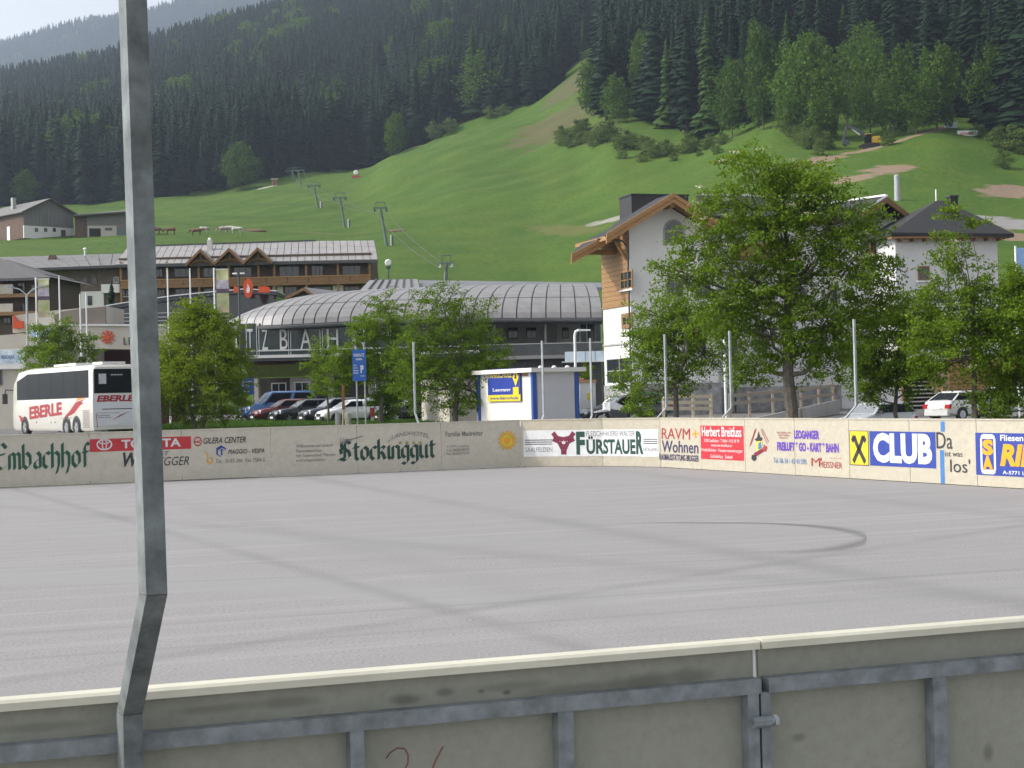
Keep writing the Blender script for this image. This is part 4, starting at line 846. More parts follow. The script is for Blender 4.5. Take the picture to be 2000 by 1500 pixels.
for v in (612, 620, 627): hpoly('louvre', [(222,v+1.8),(448,v-2),(448,v-4),(222,v-.3)], 23.75, .2, mat('louvre_grey', (.34,.36,.37), .5, nscale=2))
hpoly('mullion', [(219,636),(222,636),(222,606),(219,606)], 23.7, .24, ALU)
for s, a, b in (('L', 241, 247), ('E', 251, 257.5), ('O', 262, 269.5)): xa, zt = hx(a, 659, -.56); xb_, zb_ = hx(b, 673, -.56); solid_text(hl, s, xa, xb_, zb_, zt, -.58, .07, DGREY)
lg = MB(); cx, cz = hx(209.5, 658.5, -.58); r_ = .42
for k in range(9):
    a = k*.698; lg.prism([(cx+r_*math.cos(a+d)*rr_, cz+r_*math.sin(a+d)*rr_) for d, rr_ in ((-.2,.35),(.0,.3),(.45,.95),(.28,1.05),(.1,1.0))], -.6, -.53)
lg.prism([(cx+r_*.33*math.cos(k*.785), cz+r_*.33*math.sin(k*.785)) for k in range(8)], -.6, -.54); lg.build('wheel_logo', ORANGE, hl)
os_ = thing('orange_sign', 'small orange sign at the left end of the cream parapet', 'sign', HF.loc, HF.rz); MB().prism([hx(u, v, .6) for u, v in ((26,642),(45,641),(45,627),(34,627),(29,617),(25,617))], .55, .75).build('plate', ORANGE, os_)
fs = thing('flame_sign', 'round orange sign with white flame standing on the arched hall roof', 'sign', HF.loc, HF.rz)
cx, cz = hx(485, 563, 20.); rx, rz = .36, .74
MB().prism([(cx+rx*1.0*math.sin(k*.393), cz+rz*math.cos(k*.393)) for k in range(16)], 19.9, 20.05).build('disc', ORANGE, fs)
MB().prism([(cx-.02, cz+.35), (cx+.13, cz+.02), (cx+.14, cz-.2), (cx+.05, cz-.36), (cx-.08, cz-.36), (cx-.15, cz-.15), (cx-.05, cz+.05)], 19.86, 19.895).build('flame', WHITEM, fs)
for a, b in ((455, 466), (504, 528)): xa, z1 = hx(a, 559, 20); xb_, z0 = hx(b, 571, 20); MB().prism([(xa, z0), (xb_, z0), (xb_-.05, z1-.1), ((xa+xb_)/2, z1), (xa+.08, z1-.05)], 19.92, 20.03).build('wing', ORANGE, fs)
MB().box(cx-.04, cx+.04, 19.95, 20.03, cz-1.6, cz-rz+.02).build('stand', DGREY, fs)
bbx = thing('billboard', 'white and sky-blue ski school billboard at the left picture edge', 'billboard', HF.loc, HF.rz)
xa, z1 = hx(-40, 683, -.1); xb_, z0 = hx(50, 720, -.1)
MB().box(xa, xb_, -.1, .05, z0, z1).build('panel', WHITEM, bbx); MB().box(xa, xb_-.25, -.108, -.102, z0+.35, z1-.08).build('print', mat('sky_print', (.30,.50,.72), .6, nscale=1.5, namt=.35, col2=(.75,.8,.82)), bbx)
xa2, zt2 = hx(2, 694, -.11); xb2, zb2 = hx(28, 700, -.11); solid_text(bbx, 'SKISCHULE', xa2, xb2, zb2, zt2, -.118, .006, P_BLUE, 'lettering')
fg = thing('flag_cloth', 'blue and white cloth banner hanging above the small tree behind the coach', 'banner', HF.loc, HF.rz); gg_ = MB()
c0 = [hx(u, v, -.8) for u, v in ((56,643),(70,641),(84,640),(98,641),(98,664),(86,668),(74,662),(62,655))]
MB().prism(c0, -.8, -.74).build('cloth', mat('blue_white_cloth', (.75,.78,.82), .8, nscale=1.3, namt=.1, col2=(.22,.38,.66)), fg)
wpx(hl, HF, -8, 722, 4, 752, .3, fm=DGREY)
# --- timber hotel behind
LHF = Frm((at(480, 700, 175).x, 175, 9.5), R(1.0))
lh = thing('timber_hotel', 'long dark timber hotel with pale metal roof and three small gables behind the hall', 'hotel', LHF.loc, LHF.rz)
def lx(u, v, y=0.): return LHF.y(u, v, y)
a = lx(232, 520); b = lx(725, 520); zt = lx(480, 508)[1]; zb_ = lx(480, 680)[1]
MB().box(a[0], b[0], 0, 11, zb_, zt+.5).build('wall', WOODD, lh)
zr = lx(480, 472, 7.)[1]
def PH(s, t):
    e = Vector((*lx(s, np.interp(s, [225, 738], [518, 508]), -1.6), 0)); e = Vector((e.x, -1.6, e.y)); ur = np.interp(s, [225, 738], [249, 731]); r = lx(ur, np.interp(ur, [249, 622, 731], [484, 472, 471]), 6.); r = Vector((r[0], 6., r[1])); return e.lerp(r, t)
m = MB(); slab(m, [PH(225,0), PH(738,0), PH(738,1), PH(225,1)], .25); q0, q1 = PH(225,1), PH(738,1); slab(m, [q0, q1, Vector((q1.x, 12.5, q1.z-4)), Vector((q0.x, 12.5, q0.z-4))], .25); m.build('roof_deck', SEAMM, lh)
panels(lh, PH, list(np.linspace(225, 738, 37)), [0, .34, .67, 1.], ROOFL, .03, .09, 1)
bar(m := MB(), PH(225,1)+Vector((0,0,.22)), PH(617,1)+Vector((0,0,.22)), .14, .3); m.build('ridge_cap', DGREY, lh)
# balcony
za = lx(480, 541.5, -1.3)[1]; zb2 = lx(480, 556, -1.3)[1]
for k in range(12):
    u0 = 235+k*490/12; xa = lx(u0+.6, 550, -1.3)[0]; xb_ = lx(u0+490/12-.6, 550, -1.3)[0]; MB().box(xa, xb_, -1.3, -1.18, zb2+.12, za-.10).build('balcony_panel', WOODM, lh)
xa, xb_ = lx(234, 550, -1.3)[0], lx(726, 550, -1.3)[0]
MB().box(xa, xb_, -1.36, -1.14, za-.095, za).build('balcony_rail', WOODB, lh); MB().box(xa, xb_, -1.36, -.01, zb2-.15, zb2+.1).build('balcony_floor', WOODM, lh)
for u in (236, 326, 388, 447, 505, 536, 598, 660, 722):
    x_ = lx(u, 530, -1.2)[0]; MB().box(x_-.11, x_+.11, -1.30, -1.08, za+.003, lx(u, 511, -1.2)[1]).build('post', WOODM, lh); MB().box(x_-.11, x_+.11, -1.30, -1.08, zb_+2, zb2-.155).build('post', WOODM, lh)
for a_, b_ in ((300,318),(340,374),(396,432),(456,492),(545,585),(608,632),(668,705)): wpx(lh, LHF, a_, 519, b_, 541, 0., nx=3, fw_=.06, fm=WOODD)
for a_, b_ in ((303,322),(342,372),(392,424),(460,486),(556,580),(612,648),(672,702)): wpx(lh, LHF, a_, 560, b_, 580, 0., nx=3, fw_=.06, fm=WOODM)
for a_, b_ in ((531,536),(541,553),(650,671)): xa, z1 = lx(a_, 557, -.05); xb_, z0 = lx(b_, 582, -.05); MB().box(xa, xb_, -.05, -.002, z0, z1).build('plaster_pier', PLASTER, lh)
for pu, pv in ((391,486),(447,484),(503,483)):
    hw_ = 29; y0, y1 = -2.2, 2.6
    pk = lx(pu, pv, y0); l_ = lx(pu-hw_, pv+28, y0); r2 = lx(pu+hw_, pv+27, y0); z = (l_[1]+r2[1])/2
    m = MB(); slab(m, [(l_[0], y0, z), (pk[0], y0, pk[1]), (pk[0], y1, pk[1]), (l_[0], y1, z)], .12); slab(m, [(pk[0]+.003, y0, pk[1]), (r2[0], y0, z), (r2[0], y1, z), (pk[0]+.003, y1, pk[1])], .12); m.build('gable_roof', ROOFL, lh)
    for q in (l_, r2): bar(m := MB(), (q[0], y0-.06, z-.02), (pk[0]+(.01 if q is r2 else -.01), y0-.06, pk[1]-.02), .34, .1); m.build('barge_board', WOODM, lh)
    MB().prism([(l_[0]+.4, z-.1), (r2[0]-.4, z-.1), (pk[0], pk[1]-.35)], -1.6, -1.4).build('gable_boarding', WOODD, lh)
    ar = MB(); cxx = pk[0]; rr_ = (r2[0]-l_[0])*.38
    ar.tube([(cxx+rr_*math.cos(t), -1.75, z-.35+rr_*.55*math.sin(t)) for t in np.linspace(.1, math.pi-.1, 10)], .11, 5); ar.build('arched_beam', WOODM, lh); MB().box(cxx-.08, cxx+.08, -1.8, -1.62, pk[1]-1.3, pk[1]-.4).build('king_post', WOODM, lh)
# left wing, chimneys
def PW(s, t):
    e = lx(s, np.interp(s, [60, 236], [525, 518.5]), -1.2); ur = np.interp(s, [60, 236], [-6, 249]); r = lx(ur, np.interp(ur, [0, 249], [503.5, 496]), 6.5); return Vector((e[0], -1.2, e[1])).lerp(Vector((r[0], 6.5, r[1])), t)
m = MB(); slab(m, [PW(60,0), PW(236,0), PW(236,1), PW(60,1)], .2); m.build('roof_deck', SEAMM, lh); panels(lh, PW, list(np.linspace(60, 236, 10)), [0, .5, 1.], mat('dull_metal_roof', (.16,.155,.155), .6, .1, nscale=1, namt=.15), .03, .07, 1)
a = lx(62, 525, .4); b = lx(232, 520, .4); MB().box(a[0], b[0]-.02, .4, 9, zb_, lx(150, 522, .4)[1]+.3).build('wing_wall', mat('umber_timber', (.13,.10,.075), .8, nscale=2, namt=.3), lh)
xa, z1 = lx(96, 571, .3); xb_, z0 = lx(204, 640, .3); MB().box(xa, xb_, .3, .395, z0, z1).build('plaster_base', PLASTER, lh)
xa, z1 = lx(200, 556, .0); xb_, z0 = lx(236, 572, .0); MB().box(xa, xb_, -.6, .29, z0, z1).build('plaster_parapet', PLASTER, lh)
for a_, b_ in ((120,128),(136,147),(160,172),(178,190)): wpx(lh, LHF, a_, 541, b_, 556, .4, nx=2, fw_=.06, fm=WOODD)
for a_, b_ in ((105,117),(138,149),(171,180)): wpx(lh, LHF, a_, 578, b_, 596, .3, fw_=.06, fm=WOODD)
wpx(lh, LHF, 238, 560, 256, 580, -.02, nx=2, fm=WHITEM); wpx(lh, LHF, 222, 541, 232, 552, .4, nx=2, fm=WHITEM)
xa, z1 = lx(97, 498, 4); xb_, z0 = lx(108, 515, 4); MB().loft([[(xa-.35, 3.6, z0-.3), (xb_+.35, 3.6, z0-.3), (xb_+.35, 4.6, z0-.3), (xa-.35, 4.6, z0-.3)], [(xa, 3.8, z1), (xb_, 3.8, z1), (xb_, 4.4, z1), (xa, 4.4, z1)]]).build('chimney', WOODD, lh)
xa, z1 = lx(164, 487, 5); xb_, z0 = lx(168, 500, 5); MB().tube([((xa+xb_)/2, 5, z0), ((xa+xb_)/2, 5, z1)], .11, 8).build('vent_pipe', WHITEM, lh, True); MB().lathe(((xa+xb_)/2, 5, z1+.002), [(.05,0),(.25,.0),(.22,.08),(.02,.2)], 8).build('vent_cap', WHITEM, lh)
xa, z1 = lx(404.5, 469, 3.5); xb_, z0 = lx(414, 488, 3.5); MB().box(xa, xb_, 3.4, 4., z0-.4, z1).build('chimney', mat('pale_chimney', (.5,.49,.48), .8), lh); MB().lathe(((xa+xb_)/2, 3.7, z1+.002), [(.18,0),(.2,.15),(.05,.3)], 8).build('chimney_pot', WHITEM, lh)
# porch roof between hotel and station
po = thing('porch', 'small brown gabled porch roof peeping over the left part of the curved station roof', 'porch', LHF.loc, 0.); PF = Frm((LHF.loc.x, 150, 9.), 0); po.location = PF.loc
pk = PF.y(594, 561); l_ = PF.y(552, 582); r2 = PF.y(668, 580)
m = MB(); slab(m, [(l_[0], 0, l_[1]), (pk[0], 0, pk[1]), (pk[0]+3., 8, pk[1]), (l_[0]+3., 8, l_[1])], .15); slab(m, [(pk[0]+.003, 0, pk[1]), (r2[0]-2.2, 0, l_[1]), (r2[0]+1, 8, l_[1]), (pk[0]+3.003, 8, pk[1])], .15); m.build('roof', ROOFL, po)
for q in (l_, (r2[0]-2.2, l_[1])): bar(m := MB(), (q[0], -.06, l_[1]), (pk[0], -.06, pk[1]-.01), .3, .1); m.build('barge_board', WOODM, po)
MB().prism([(l_[0]+.3, l_[1]-2), (r2[0]-2.5, l_[1]-2), (r2[0]-2.5, l_[1]-.1), (pk[0], pk[1]-.3), (l_[0]+.3, l_[1]-.1)], .5, 7).build('body', WOODD, po)
# --- dark house at the far left edge
FF_ = Frm((at(0, 700, 140).x, 140, 4.5), R(-4)); fh = thing('chalet', 'dark chalet with balconies cut by the left picture edge', 'house', FF_.loc, FF_.rz)
def fx_(u, v, y=0.): return FF_.y(u, v, y)
a = fx_(-160, 600); b = fx_(90, 600); MB().box(a[0], b[0], 0, 9, fx_(0, 720)[1], fx_(0, 538)[1]).build('wall', WOODD, fh)
e0 = fx_(-160, 528, -1.5); e1_ = fx_(98, 541, -1.5); r0 = fx_(-150, 488, 5); r1 = fx_(15, 507, 5)
m = MB(); slab(m, [(e0[0], -1.5, e1_[1]), (e1_[0], -1.5, e1_[1]), (r1[0], 5, r1[1]), (r0[0], 5, r1[1])], .22); m.add([(e1_[0], -1.5, e1_[1]), (e1_[0], 10, e1_[1]), (r1[0], 5, r1[1])], [(0,1,2)]); m.build('roof', mat('grey_tiles', (.085,.082,.082), .7, nscale=2, namt=.2), fh)
for v0, v1 in ((556,576), (594,611)):
    xa, z1 = fx_(-20, v0, -1.2); xb_, z0 = fx_(25, v1, -1.2); MB().box(xa, xb_, -1.2, -1.1, z0, z1).build('balcony_panel', mat('pale_balcony', (.42,.38,.33), .8), fh)
    xa, z1 = fx_(-60, v1, -1.2); xb_, z0 = fx_(85, v1+3, -1.2); MB().box(xa, xb_, -1.25, -.01, z0, z1).build('balcony_floor', WOODM, fh)
for a_, b_, v0, v1 in ((6,22,540,553),(34,50,552,575),(60,78,556,576),(6,22,620,632),(40,56,592,612)): wpx(fh, FF_, a_, v0, b_, v1, 0., fm=WOODD, nx=2)
# --- two barns on the meadow
def barn(name, label, Y, rz, cu_, cv, gable, eaveL, walls, white, wins, roofm, gm, sm):
    p = at(cu_, cv, Y); Fr = Frm((p.x, Y, p.z), rz); t = thing(name, label, 'barn', Fr.loc, Fr.rz); return t, Fr
t, BF = barn('barn', 'grey boarded barn with white masonry base at the left edge of the meadow', 350, R(45), 47, 465, None, None, None, None, None, None, None, None)
g = lambda u, v, y=0.: BF.y(u, v, y)
pk = g(97, 388); rt = g(143, 414); W = rt[0]; zw = g(47, 411)[1]; D_ = 20
pk = (W*.5, pk[1])
MB().prism([(0,0),(W,0),(W,zw),(pk[0],pk[1]-.3),(0,zw)], 0, D_).build('wall', WOODG, t)
MB().box(-.06, W+.05, -.08, D_*.0+.2, 0, g(60, 441)[1]).build('masonry_base', PLASTER, t); MB().box(-.08, -.005, .2, D_, 0, zw).build('side_boarding', mat('red_brown_boards', (.10,.062,.045), .85, nscale=1.5, namt=.3), t)
for sgn in (0, 1):
    xe = -.9 if sgn == 0 else W+.9; ze = zw-.35; m = MB(); q = [(xe, -1., ze), (pk[0]+(.002 if sgn else 0), -1., pk[1]), (pk[0]+(.002 if sgn else 0), D_, pk[1]), (xe, D_, ze)]; slab(m, q if sgn == 0 else q, .22); m.build('roof', mat('barn_roof', (.135,.13,.125), .7, nscale=.6, namt=.15), t)
    bar(m := MB(), (xe, -1.08, ze+.02), (pk[0], -1.08, pk[1]+.02), .3, .12); m.build('barge_board', WOODD, t)
for k in range(13): xk = W*(k+.5)/13; zt_ = zw+(pk[1]-.5-zw)*(1-abs(xk-pk[0])/pk[0]); MB().box(xk-W/26+.03, xk+W/26-.03, -.05, -.005, g(60, 441)[1]+.003, zt_-.1).build('board', WOODG, t)
for u in (68, 86, 103): wpx(t, BF, u, 445, u+6, 453, -.08, fm=WOODD, fw_=.1)
wpx(t, BF, 119, 449, 128, 464, -.08, fm=WOODD, name='door', pm=WOODD)
yy, z0 = BF.x(20, 462, -.08); yy2, z1 = BF.x(14, 443, -.08); MB().box(-.16, -.085, min(yy, yy2), max(yy, yy2), 0, z1).build('white_door', WHITEM, t)
MB().box(.2*W, .2*W+.8, 9, 9.8, zw, pk[1]+.9).build('chimney', GREYW, t)
t, BF = barn('barn', 'low dark barn with garage opening half hidden by the big post', 352, R(12), 170, 463, None, None, None, None, None, None, None, None)
W = g2 = BF.y(262, 463)[0]; zw = BF.y(170, 424)[1]
MB().box(0, W, 0, 11, 0, zw+.6).build('wall', WOODG, t); e0 = BF.y(146, 424, -1.5); 
MB().prism([(-2.6, zw-.1), (W+1, zw+1.), (W+1, zw+1.25), (-2.6, zw+.1)], -1.5, 1).build('eaves_board', WOODD, t)
slab(m := MB(), [(-2.7, -1.6, zw+.35), (W+1, -1.6, zw+1.3), (W+1, 9, zw+2.8), (3.5, 9, zw+1.9)], .25); m.build('roof', mat('barn_roof', (.135,.13,.125)), t)
MB().box(-2.5, -.01, .2, 10, 0, zw+.1).build('lean_to', mat('red_brown_boards', (.1,.06,.045)), t)
xa, z1 = BF.y(171, 441, -.05); xb_, _ = BF.y(228, 463, -.05); MB().box(xa, xb_, -.06, -.005, 0, z1).build('masonry_base', CREAM, t); xa, z1 = BF.y(174, 446, -.07); xb_, _ = BF.y(197, 463, -.07); MB().box(xa, xb_, -.09, -.065, .05, z1).build('garage_opening', DARK, t)
wpx(t, BF, 205, 445, 219, 450, -.06, fm=WOODD, nx=2); wpx(t, BF, 231, 447, 242, 463, 0., fm=WOODG, pm=mat('blue_grey_door', (.12,.17,.21), .7), name='door')

# --- chalet hotel at the right
p = at(1237, 800, 97); RF = Frm((p.x, 97, .3), R(18)); rh = thing('chalet_hotel', 'white chalet hotel with orange timber cladding and gabled roof behind the tall tree', 'hotel', RF.loc, RF.rz)
def rx_(u, v, y=0.): return RF.y(u, v, y)
def rs_(u, v, x=0.): return RF.x(u, v, x)
pk = rx_(1297, 386, -1.2); xr_ = rx_(1400, 600)[0]; pkx = rx_(1297, 390)[0]; zl = rx_(1237, 440)[1]; D_ = rs_(1178, 600)[0]
zpk = rx_(1297, 398)[1]; slope = (zpk-zl)/pkx
zrr = zpk-slope*(xr_-pkx)
MB().prism([(0,-.8),(xr_,-.8),(xr_,zrr),(pkx,zpk),(0,zl)], 0, 1.0).build('front_wall', PLASTER, rh)
MB().prism([(0,-.8),(xr_,-.8),(xr_,zl-.15),(0,zl-.15)], 1.003, D_).build('rear_wall', PLASTER, rh)
zs0 = rs_(1200, 597)[1]; zs1 = rs_(1200, 497)[1]
n_ = 15
for k in range(n_):
    MB().box(-.05, -.004, .06, D_, zs0+(zl-.2-zs0)*k/n_+.012, zs0+(zl-.2-zs0)*(k+1)/n_-.012).build('plank', WOODO, rh)
MB().box(-.035, -.003, .06, D_, zs0, zl-.2).build('cladding_back', WOODD, rh)
MB().box(-.09, -.003, .0, D_, zs0-.12, zs0-.005).build('cladding_sill', WOODO, rh); zz2 = rs_(1200, 673)[1]; MB().box(-.08, -.003, .0, D_, zz2-.05, zz2+.05).build('string_course', GREYW, rh)
zst = rs_(1200, 752)[1]; MB().box(-.12, xr_+.1, -.12, D_-.1, -.9, zst).build('stone_base', STONE, rh)
# main roof with double barge boards
xle = rx_(1183, 448, -1.3)[0]; zle = zpk+.45-slope*(pkx-xle); y0, y1 = -1.3, 1.2
xre = rx_(1412, 448, -1.3)[0]; zre = zpk+.45-slope*(xre-pkx)
m = MB(); sk_ = (y1-y0)*.60; slab(m, [(xle, y0, zle), (pkx, y0, zpk+.45), (pkx, y1, zpk+.45), (xle+sk_, y1, zle+slope*sk_)], .22); slab(m, [(pkx+.004, y0, zpk+.45), (xre, y0, zre), (xre, y1, zre), (pkx+.004, y1, zpk+.45)], .22); m.build('roof', ROOFD, rh)
m = MB(); slab(m, [(xle+.1, y0+.05, zle-.23), (pkx, y0+.05, zpk+.21), (pkx, .0-.003, zpk+.21), (xle+.1, -.003, zle-.23)], .1); slab(m, [(pkx+.004, y0+.05, zpk+.21), (xre-.1, y0+.05, zre-.23), (xre-.1, -.003, zre-.23), (pkx+.004, -.003, zpk+.21)], .1); slab(m, [(xle+.1, .003, zle-.23), (-.06, .003, zl+.17), (-.06, y1, zl+.17), (min(-.1, xle+.1+sk_), y1, min(zl+.15, zle-.23+slope*sk_))], .1); m.build('soffit', WOODO, rh)
for xe, ze in ((xle, zle), (xre, zre)):
    for dz, dy, h_ in ((.02, -.08, .26), (-.25, -.02, .30)):
        bar(m := MB(), (xe, y0+dy, ze+dz), (pkx+(-.004 if xe < pkx else .004), y0+dy, zpk+.45+dz), h_, .1); m.build('barge_board', WOODB, rh)
MB().box(pkx-.15, pkx+.15, y0+.1, -.003, zpk-.35, zpk+.05).build('ridge_beam', WOODO, rh)
for xx in (xle+.9,): MB().box(xx-.1, xx+.1, y0+.1, 6, zle-.1, zle+.12).build('purlin', WOODO, rh)
m = MB(); m.tube([(-.05, .3, zl-2.0), (-.5, .3, zl-1.35), (xle+1.1, .3, zle-.02)], .11, 6); m.build('bracket', WOODO, rh)
# lower roof, set back on the left
yl = 1.5; q0 = rx_(1115, 497, yl); q1 = rx_(1190, 457, yl); sl_ = (q1[1]-q0[1])/(q1[0]-q0[0]); xin = pkx*.8; zin = q0[1]+sl_*(xin-q0[0])
s2_ = (D_+.6-yl)*.60; m = MB(); slab(m, [(q0[0], yl, q0[1]), (xin, yl, zin), (xin, D_+.6, zin), (q0[0]+s2_, D_+.6, q0[1]+sl_*s2_)], .22); m.build('lower_roof', ROOFD, rh); slab(m := MB(), [(q0[0]+.1, yl+.05, q0[1]-.23), (xin, yl+.05, zin-.23), (xin, D_+.6, zin-.23), (q0[0]+.1+s2_, D_+.6, q0[1]-.23+sl_*s2_)], .1); m.build('soffit', WOODO, rh)
for dz, dy, h_ in ((.02, -.08, .26), (-.25, -.02, .30)): bar(m := MB(), (q0[0], yl+dy, q0[1]+dz), (xin, yl+dy, zin+dz), h_, .1); m.build('barge_board', WOODB, rh)
MB().box(q0[0]+1.2, -.06, yl+.5, yl+.75, q0[1]+.05, q0[1]+.35).build('beam', WOODO, rh)
# gutter, downpipe
m = MB(); m.tube([(xle+.02, y0, zle-.1), (xle+.02+sk_, y1, zle-.1+slope*sk_)], .09, 6); m.build('gutter', DGREY, rh); m = MB(); m.tube([(xle+.05, .2, zle-.15), (-.4, .15, zl-.9), (-.12, -.02, zl-1.3), (-.12, -.06, zst)], .06, 6); m.build('downpipe', DGREY, rh)
wpxx(rh, RF, 1213, 531, 1237, 563, -.05, nx=3, nz=2, fm=WOODO, fw_=.1, sill=WHITEM); wpxx(rh, RF, 1215, 613, 1236, 640, -.004, nx=2, fm=WOODM, fw_=.25); wpxx(rh, RF, 1186, 701, 1238, 748, -.01, nx=2, nz=2, fm=ALU, sill=WHITEM)
# arched window
a = rx_(1298, 475); b = rx_(1334, 431); cx = (a[0]+b[0])/2; hw_ = (b[0]-a[0])/2; zc = b[1]-hw_
def archp(k): return [(cx-hw_*k, a[1]+hw_*(1-k)), (cx+hw_*k, a[1]+hw_*(1-k))]+[(cx+hw_*k*math.cos(t), zc+hw_*k*math.sin(t)) for t in np.linspace(0, math.pi, 13)]
o_ = MB().prism(archp(1.12), -.05, -.003).build('arched_window', GREYW, rh); MB().prism(archp(.92), -.07, -.053).build('pane', GLASS, o_); MB().box(cx-hw_*.9, cx+hw_*.9, -.09, -.072, zc-.05, zc+.05).build('transom', GREYW, o_)
wpx(rh, RF, 1299, 545, 1336, 585, 0., nx=2, fm=GREYW, sill=WHITEM); wpx(rh, RF, 1355, 545, 1388, 585, 0., nx=2, fm=GREYW, sill=WHITEM); wpx(rh, RF, 1262, 640, 1290, 690, 0., nx=2, fm=GREYW, sill=WHITEM); wpx(rh, RF, 1340, 640, 1380, 690, 0., nx=2, fm=GREYW, sill=WHITEM)
# dark lift housing on the roof
a = rx_(1233, 378, 3.5); b = rx_(1345, 414, 3.5); MB().box(a[0], b[0], 3.5, 5.5, b[1]-1, a[1]-.1).build('roof_housing', mat('black_sheet', (.02,.02,.022), .5), rh); MB().box(a[0]-.05, b[0]+.05, 3.45, 5.55, a[1]-.097, a[1]).build('housing_cap', mat('black_sheet', (.02,.02,.022), .5), rh)
# long wing behind the tall tree
xw0, xw1 = xr_+.01, rx_(1690, 600, 3)[0]; zw = rx_(1600, 425, 3)[1]
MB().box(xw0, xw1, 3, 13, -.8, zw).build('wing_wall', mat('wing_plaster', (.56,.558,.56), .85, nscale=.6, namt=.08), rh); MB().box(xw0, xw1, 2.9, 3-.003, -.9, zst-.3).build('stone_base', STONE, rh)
e = rx_(1400, 424, 1.8); r = rx_(1600, 386, 8); m = MB(); slab(m, [(xw0-.5, 1.8, zw-.1), (xw1+.3, 1.8, zw-.1), (xw1+.3, 8, r[1]), (xw0+2.5, 8, r[1])], .2); m.build('wing_roof', ROOFD, rh); MB().box(xw0+2.5, xw1+.3, 7.9, 8.1, r[1], r[1]+.15).build('ridge_flashing', ALU, rh)
MB().box(xw0-.4, xw1+.3, 1.85, 2.99, zw-.42, zw-.31).build('soffit', WOODO, rh)
for a_, b_, v0, v1 in ((1420,1442,620,722),(1470,1500,560,600),(1545,1575,560,600),(1620,1650,560,600),(1470,1500,640,690),(1580,1612,640,690),(1500,1530,480,520),(1600,1630,480,520)): wpx(rh, RF, a_, v0, b_, v1, 3., nx=2, fm=GREYW, sill=WHITEM)
xa, z1 = rx_(1440, 472, 2); xb_, z0 = rx_(1560, 500, 2); MB().box(xa, xb_, 2, 2.1, z0, z1-.1).build('balcony_panel', WOODO, rh); MB().box(xa, xb_, 2., 2.99, z0-.2, z0-.003).build('balcony_floor', WOODM, rh)
MB().tube([(rx_(1432, 600, 2.9)[0], 2.9, zw-.4), (rx_(1432, 600, 2.9)[0], 2.9, -.5)], .06, 6).build('downpipe', DGREY, rh)
# gabled cross wing and hipped tower
p = at(1683, 800, 103); GF = Frm((p.x, 103, .3), R(38)); gw = thing('gabled_wing', 'white wing with dark slate roof and open timber gable right of the tall tree', 'house wing', GF.loc, GF.rz)
pk = GF.y(1740, 384, -.8); l_ = GF.y(1683, 415, -.8); r2 = GF.y(1778, 417, -.8); W0, W1 = l_[0]+.7, r2[0]-.7; mx_ = (l_[0]+r2[0])/2; ze = (l_[1]+r2[1])/2; ye = 16
m = MB(); slab(m, [(l_[0], -.8, ze), (mx_, -.8, pk[1]), (mx_, ye, pk[1]), (l_[0], ye, ze)], .2); slab(m, [(mx_+.003, -.8, pk[1]), (r2[0], -.8, ze), (r2[0], ye, ze), (mx_+.003, ye, pk[1])], .2); m.build('roof', ROOFD, gw)
MB().box(mx_-.12, mx_+.12, -.85, ye, pk[1]+.003, pk[1]+.12).build('ridge_flashing', ALU, gw)
bar(m := MB(), (l_[0], -.9, ze+.08), (mx_, -.9, pk[1]+.08), .12, .06); m.build('verge_flashing', ALU, gw)
for q in (l_, r2): bar(m := MB(), (q[0], -.86, ze-.05), (mx_, -.86, pk[1]-.05), .38, .12); m.build('barge_board', WOODM, gw)
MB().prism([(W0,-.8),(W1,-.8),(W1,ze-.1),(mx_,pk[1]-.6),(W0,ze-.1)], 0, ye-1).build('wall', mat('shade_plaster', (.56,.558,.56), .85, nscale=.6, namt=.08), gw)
MB().prism([(W0+.5,ze-.3),(W1-.5,ze-.3),(mx_,pk[1]-.8)], -.1, -.004).build('gable_boarding', WOODD, gw); MB().tube([(mx_-.6, -.4, ze), (mx_, -.4, pk[1]-.5), (mx_+.6, -.4, ze)], .09, 5).build('brace', WOODM, gw)
a = GF.y(1700, 474, -1.2); b = GF.y(1752, 506, -1.2); MB().box(a[0], b[0], -1.2, -1.1, b[1], a[1]).build('balcony_panel', mat('red_brown_balcony', (.12,.05,.03), .7, nscale=2), gw); MB().box(a[0], b[0], -1.2, -.01, b[1]-.2, b[1]-.003).build('balcony_floor', WOODD, gw); wpx(gw, GF, 1706, 455, 1735, 500, 0, nx=2, fm=WOODM)
p = at(1757, 800, 99); TF = Frm((p.x, 99, .3), R(8)); tw = thing('tower_wing', 'white tower wing with dark hipped slate roof at the right', 'house wing', TF.loc, TF.rz)
W = TF.y(1951, 600)[0]; ze = TF.y(1850, 452)[1]; pk = TF.y(1835, 392, 3.3); o2 = .75
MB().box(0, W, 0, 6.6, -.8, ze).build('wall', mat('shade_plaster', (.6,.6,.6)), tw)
A4 = [(-o2+.2, -o2, ze-.1), (W+o2, -o2, ze-.25), (W+o2, 6.6+o2, ze-.25), (-o2+.2, 6.6+o2, ze-.1)]; m = MB(); pa = (pk[0]-.2, 3.3, pk[1]); pb = (pk[0]+.4, 3.3, pk[1])
m.add(A4+[pa, pb]+[(x, y, z-.2) for x, y, z in A4], [(0,1,5,4),(1,2,5),(2,3,4,5),(3,0,4),(6,7,1,0),(7,8,2,1),(8,9,3,2),(9,6,0,3),(9,8,7,6)]); m.build('roof', ROOFD, tw)
MB().box(-o2+.25, W+o2-.1, -o2+.05, -.003, ze-.45, ze-.34).build('soffit', WOODO, tw)
for k in range(9): xx = .2+k*(W-.2)/8; MB().box(xx-.06, xx+.06, -o2+.1, -.003, ze-.62, ze-.455).build('rafter', WOODM, tw)
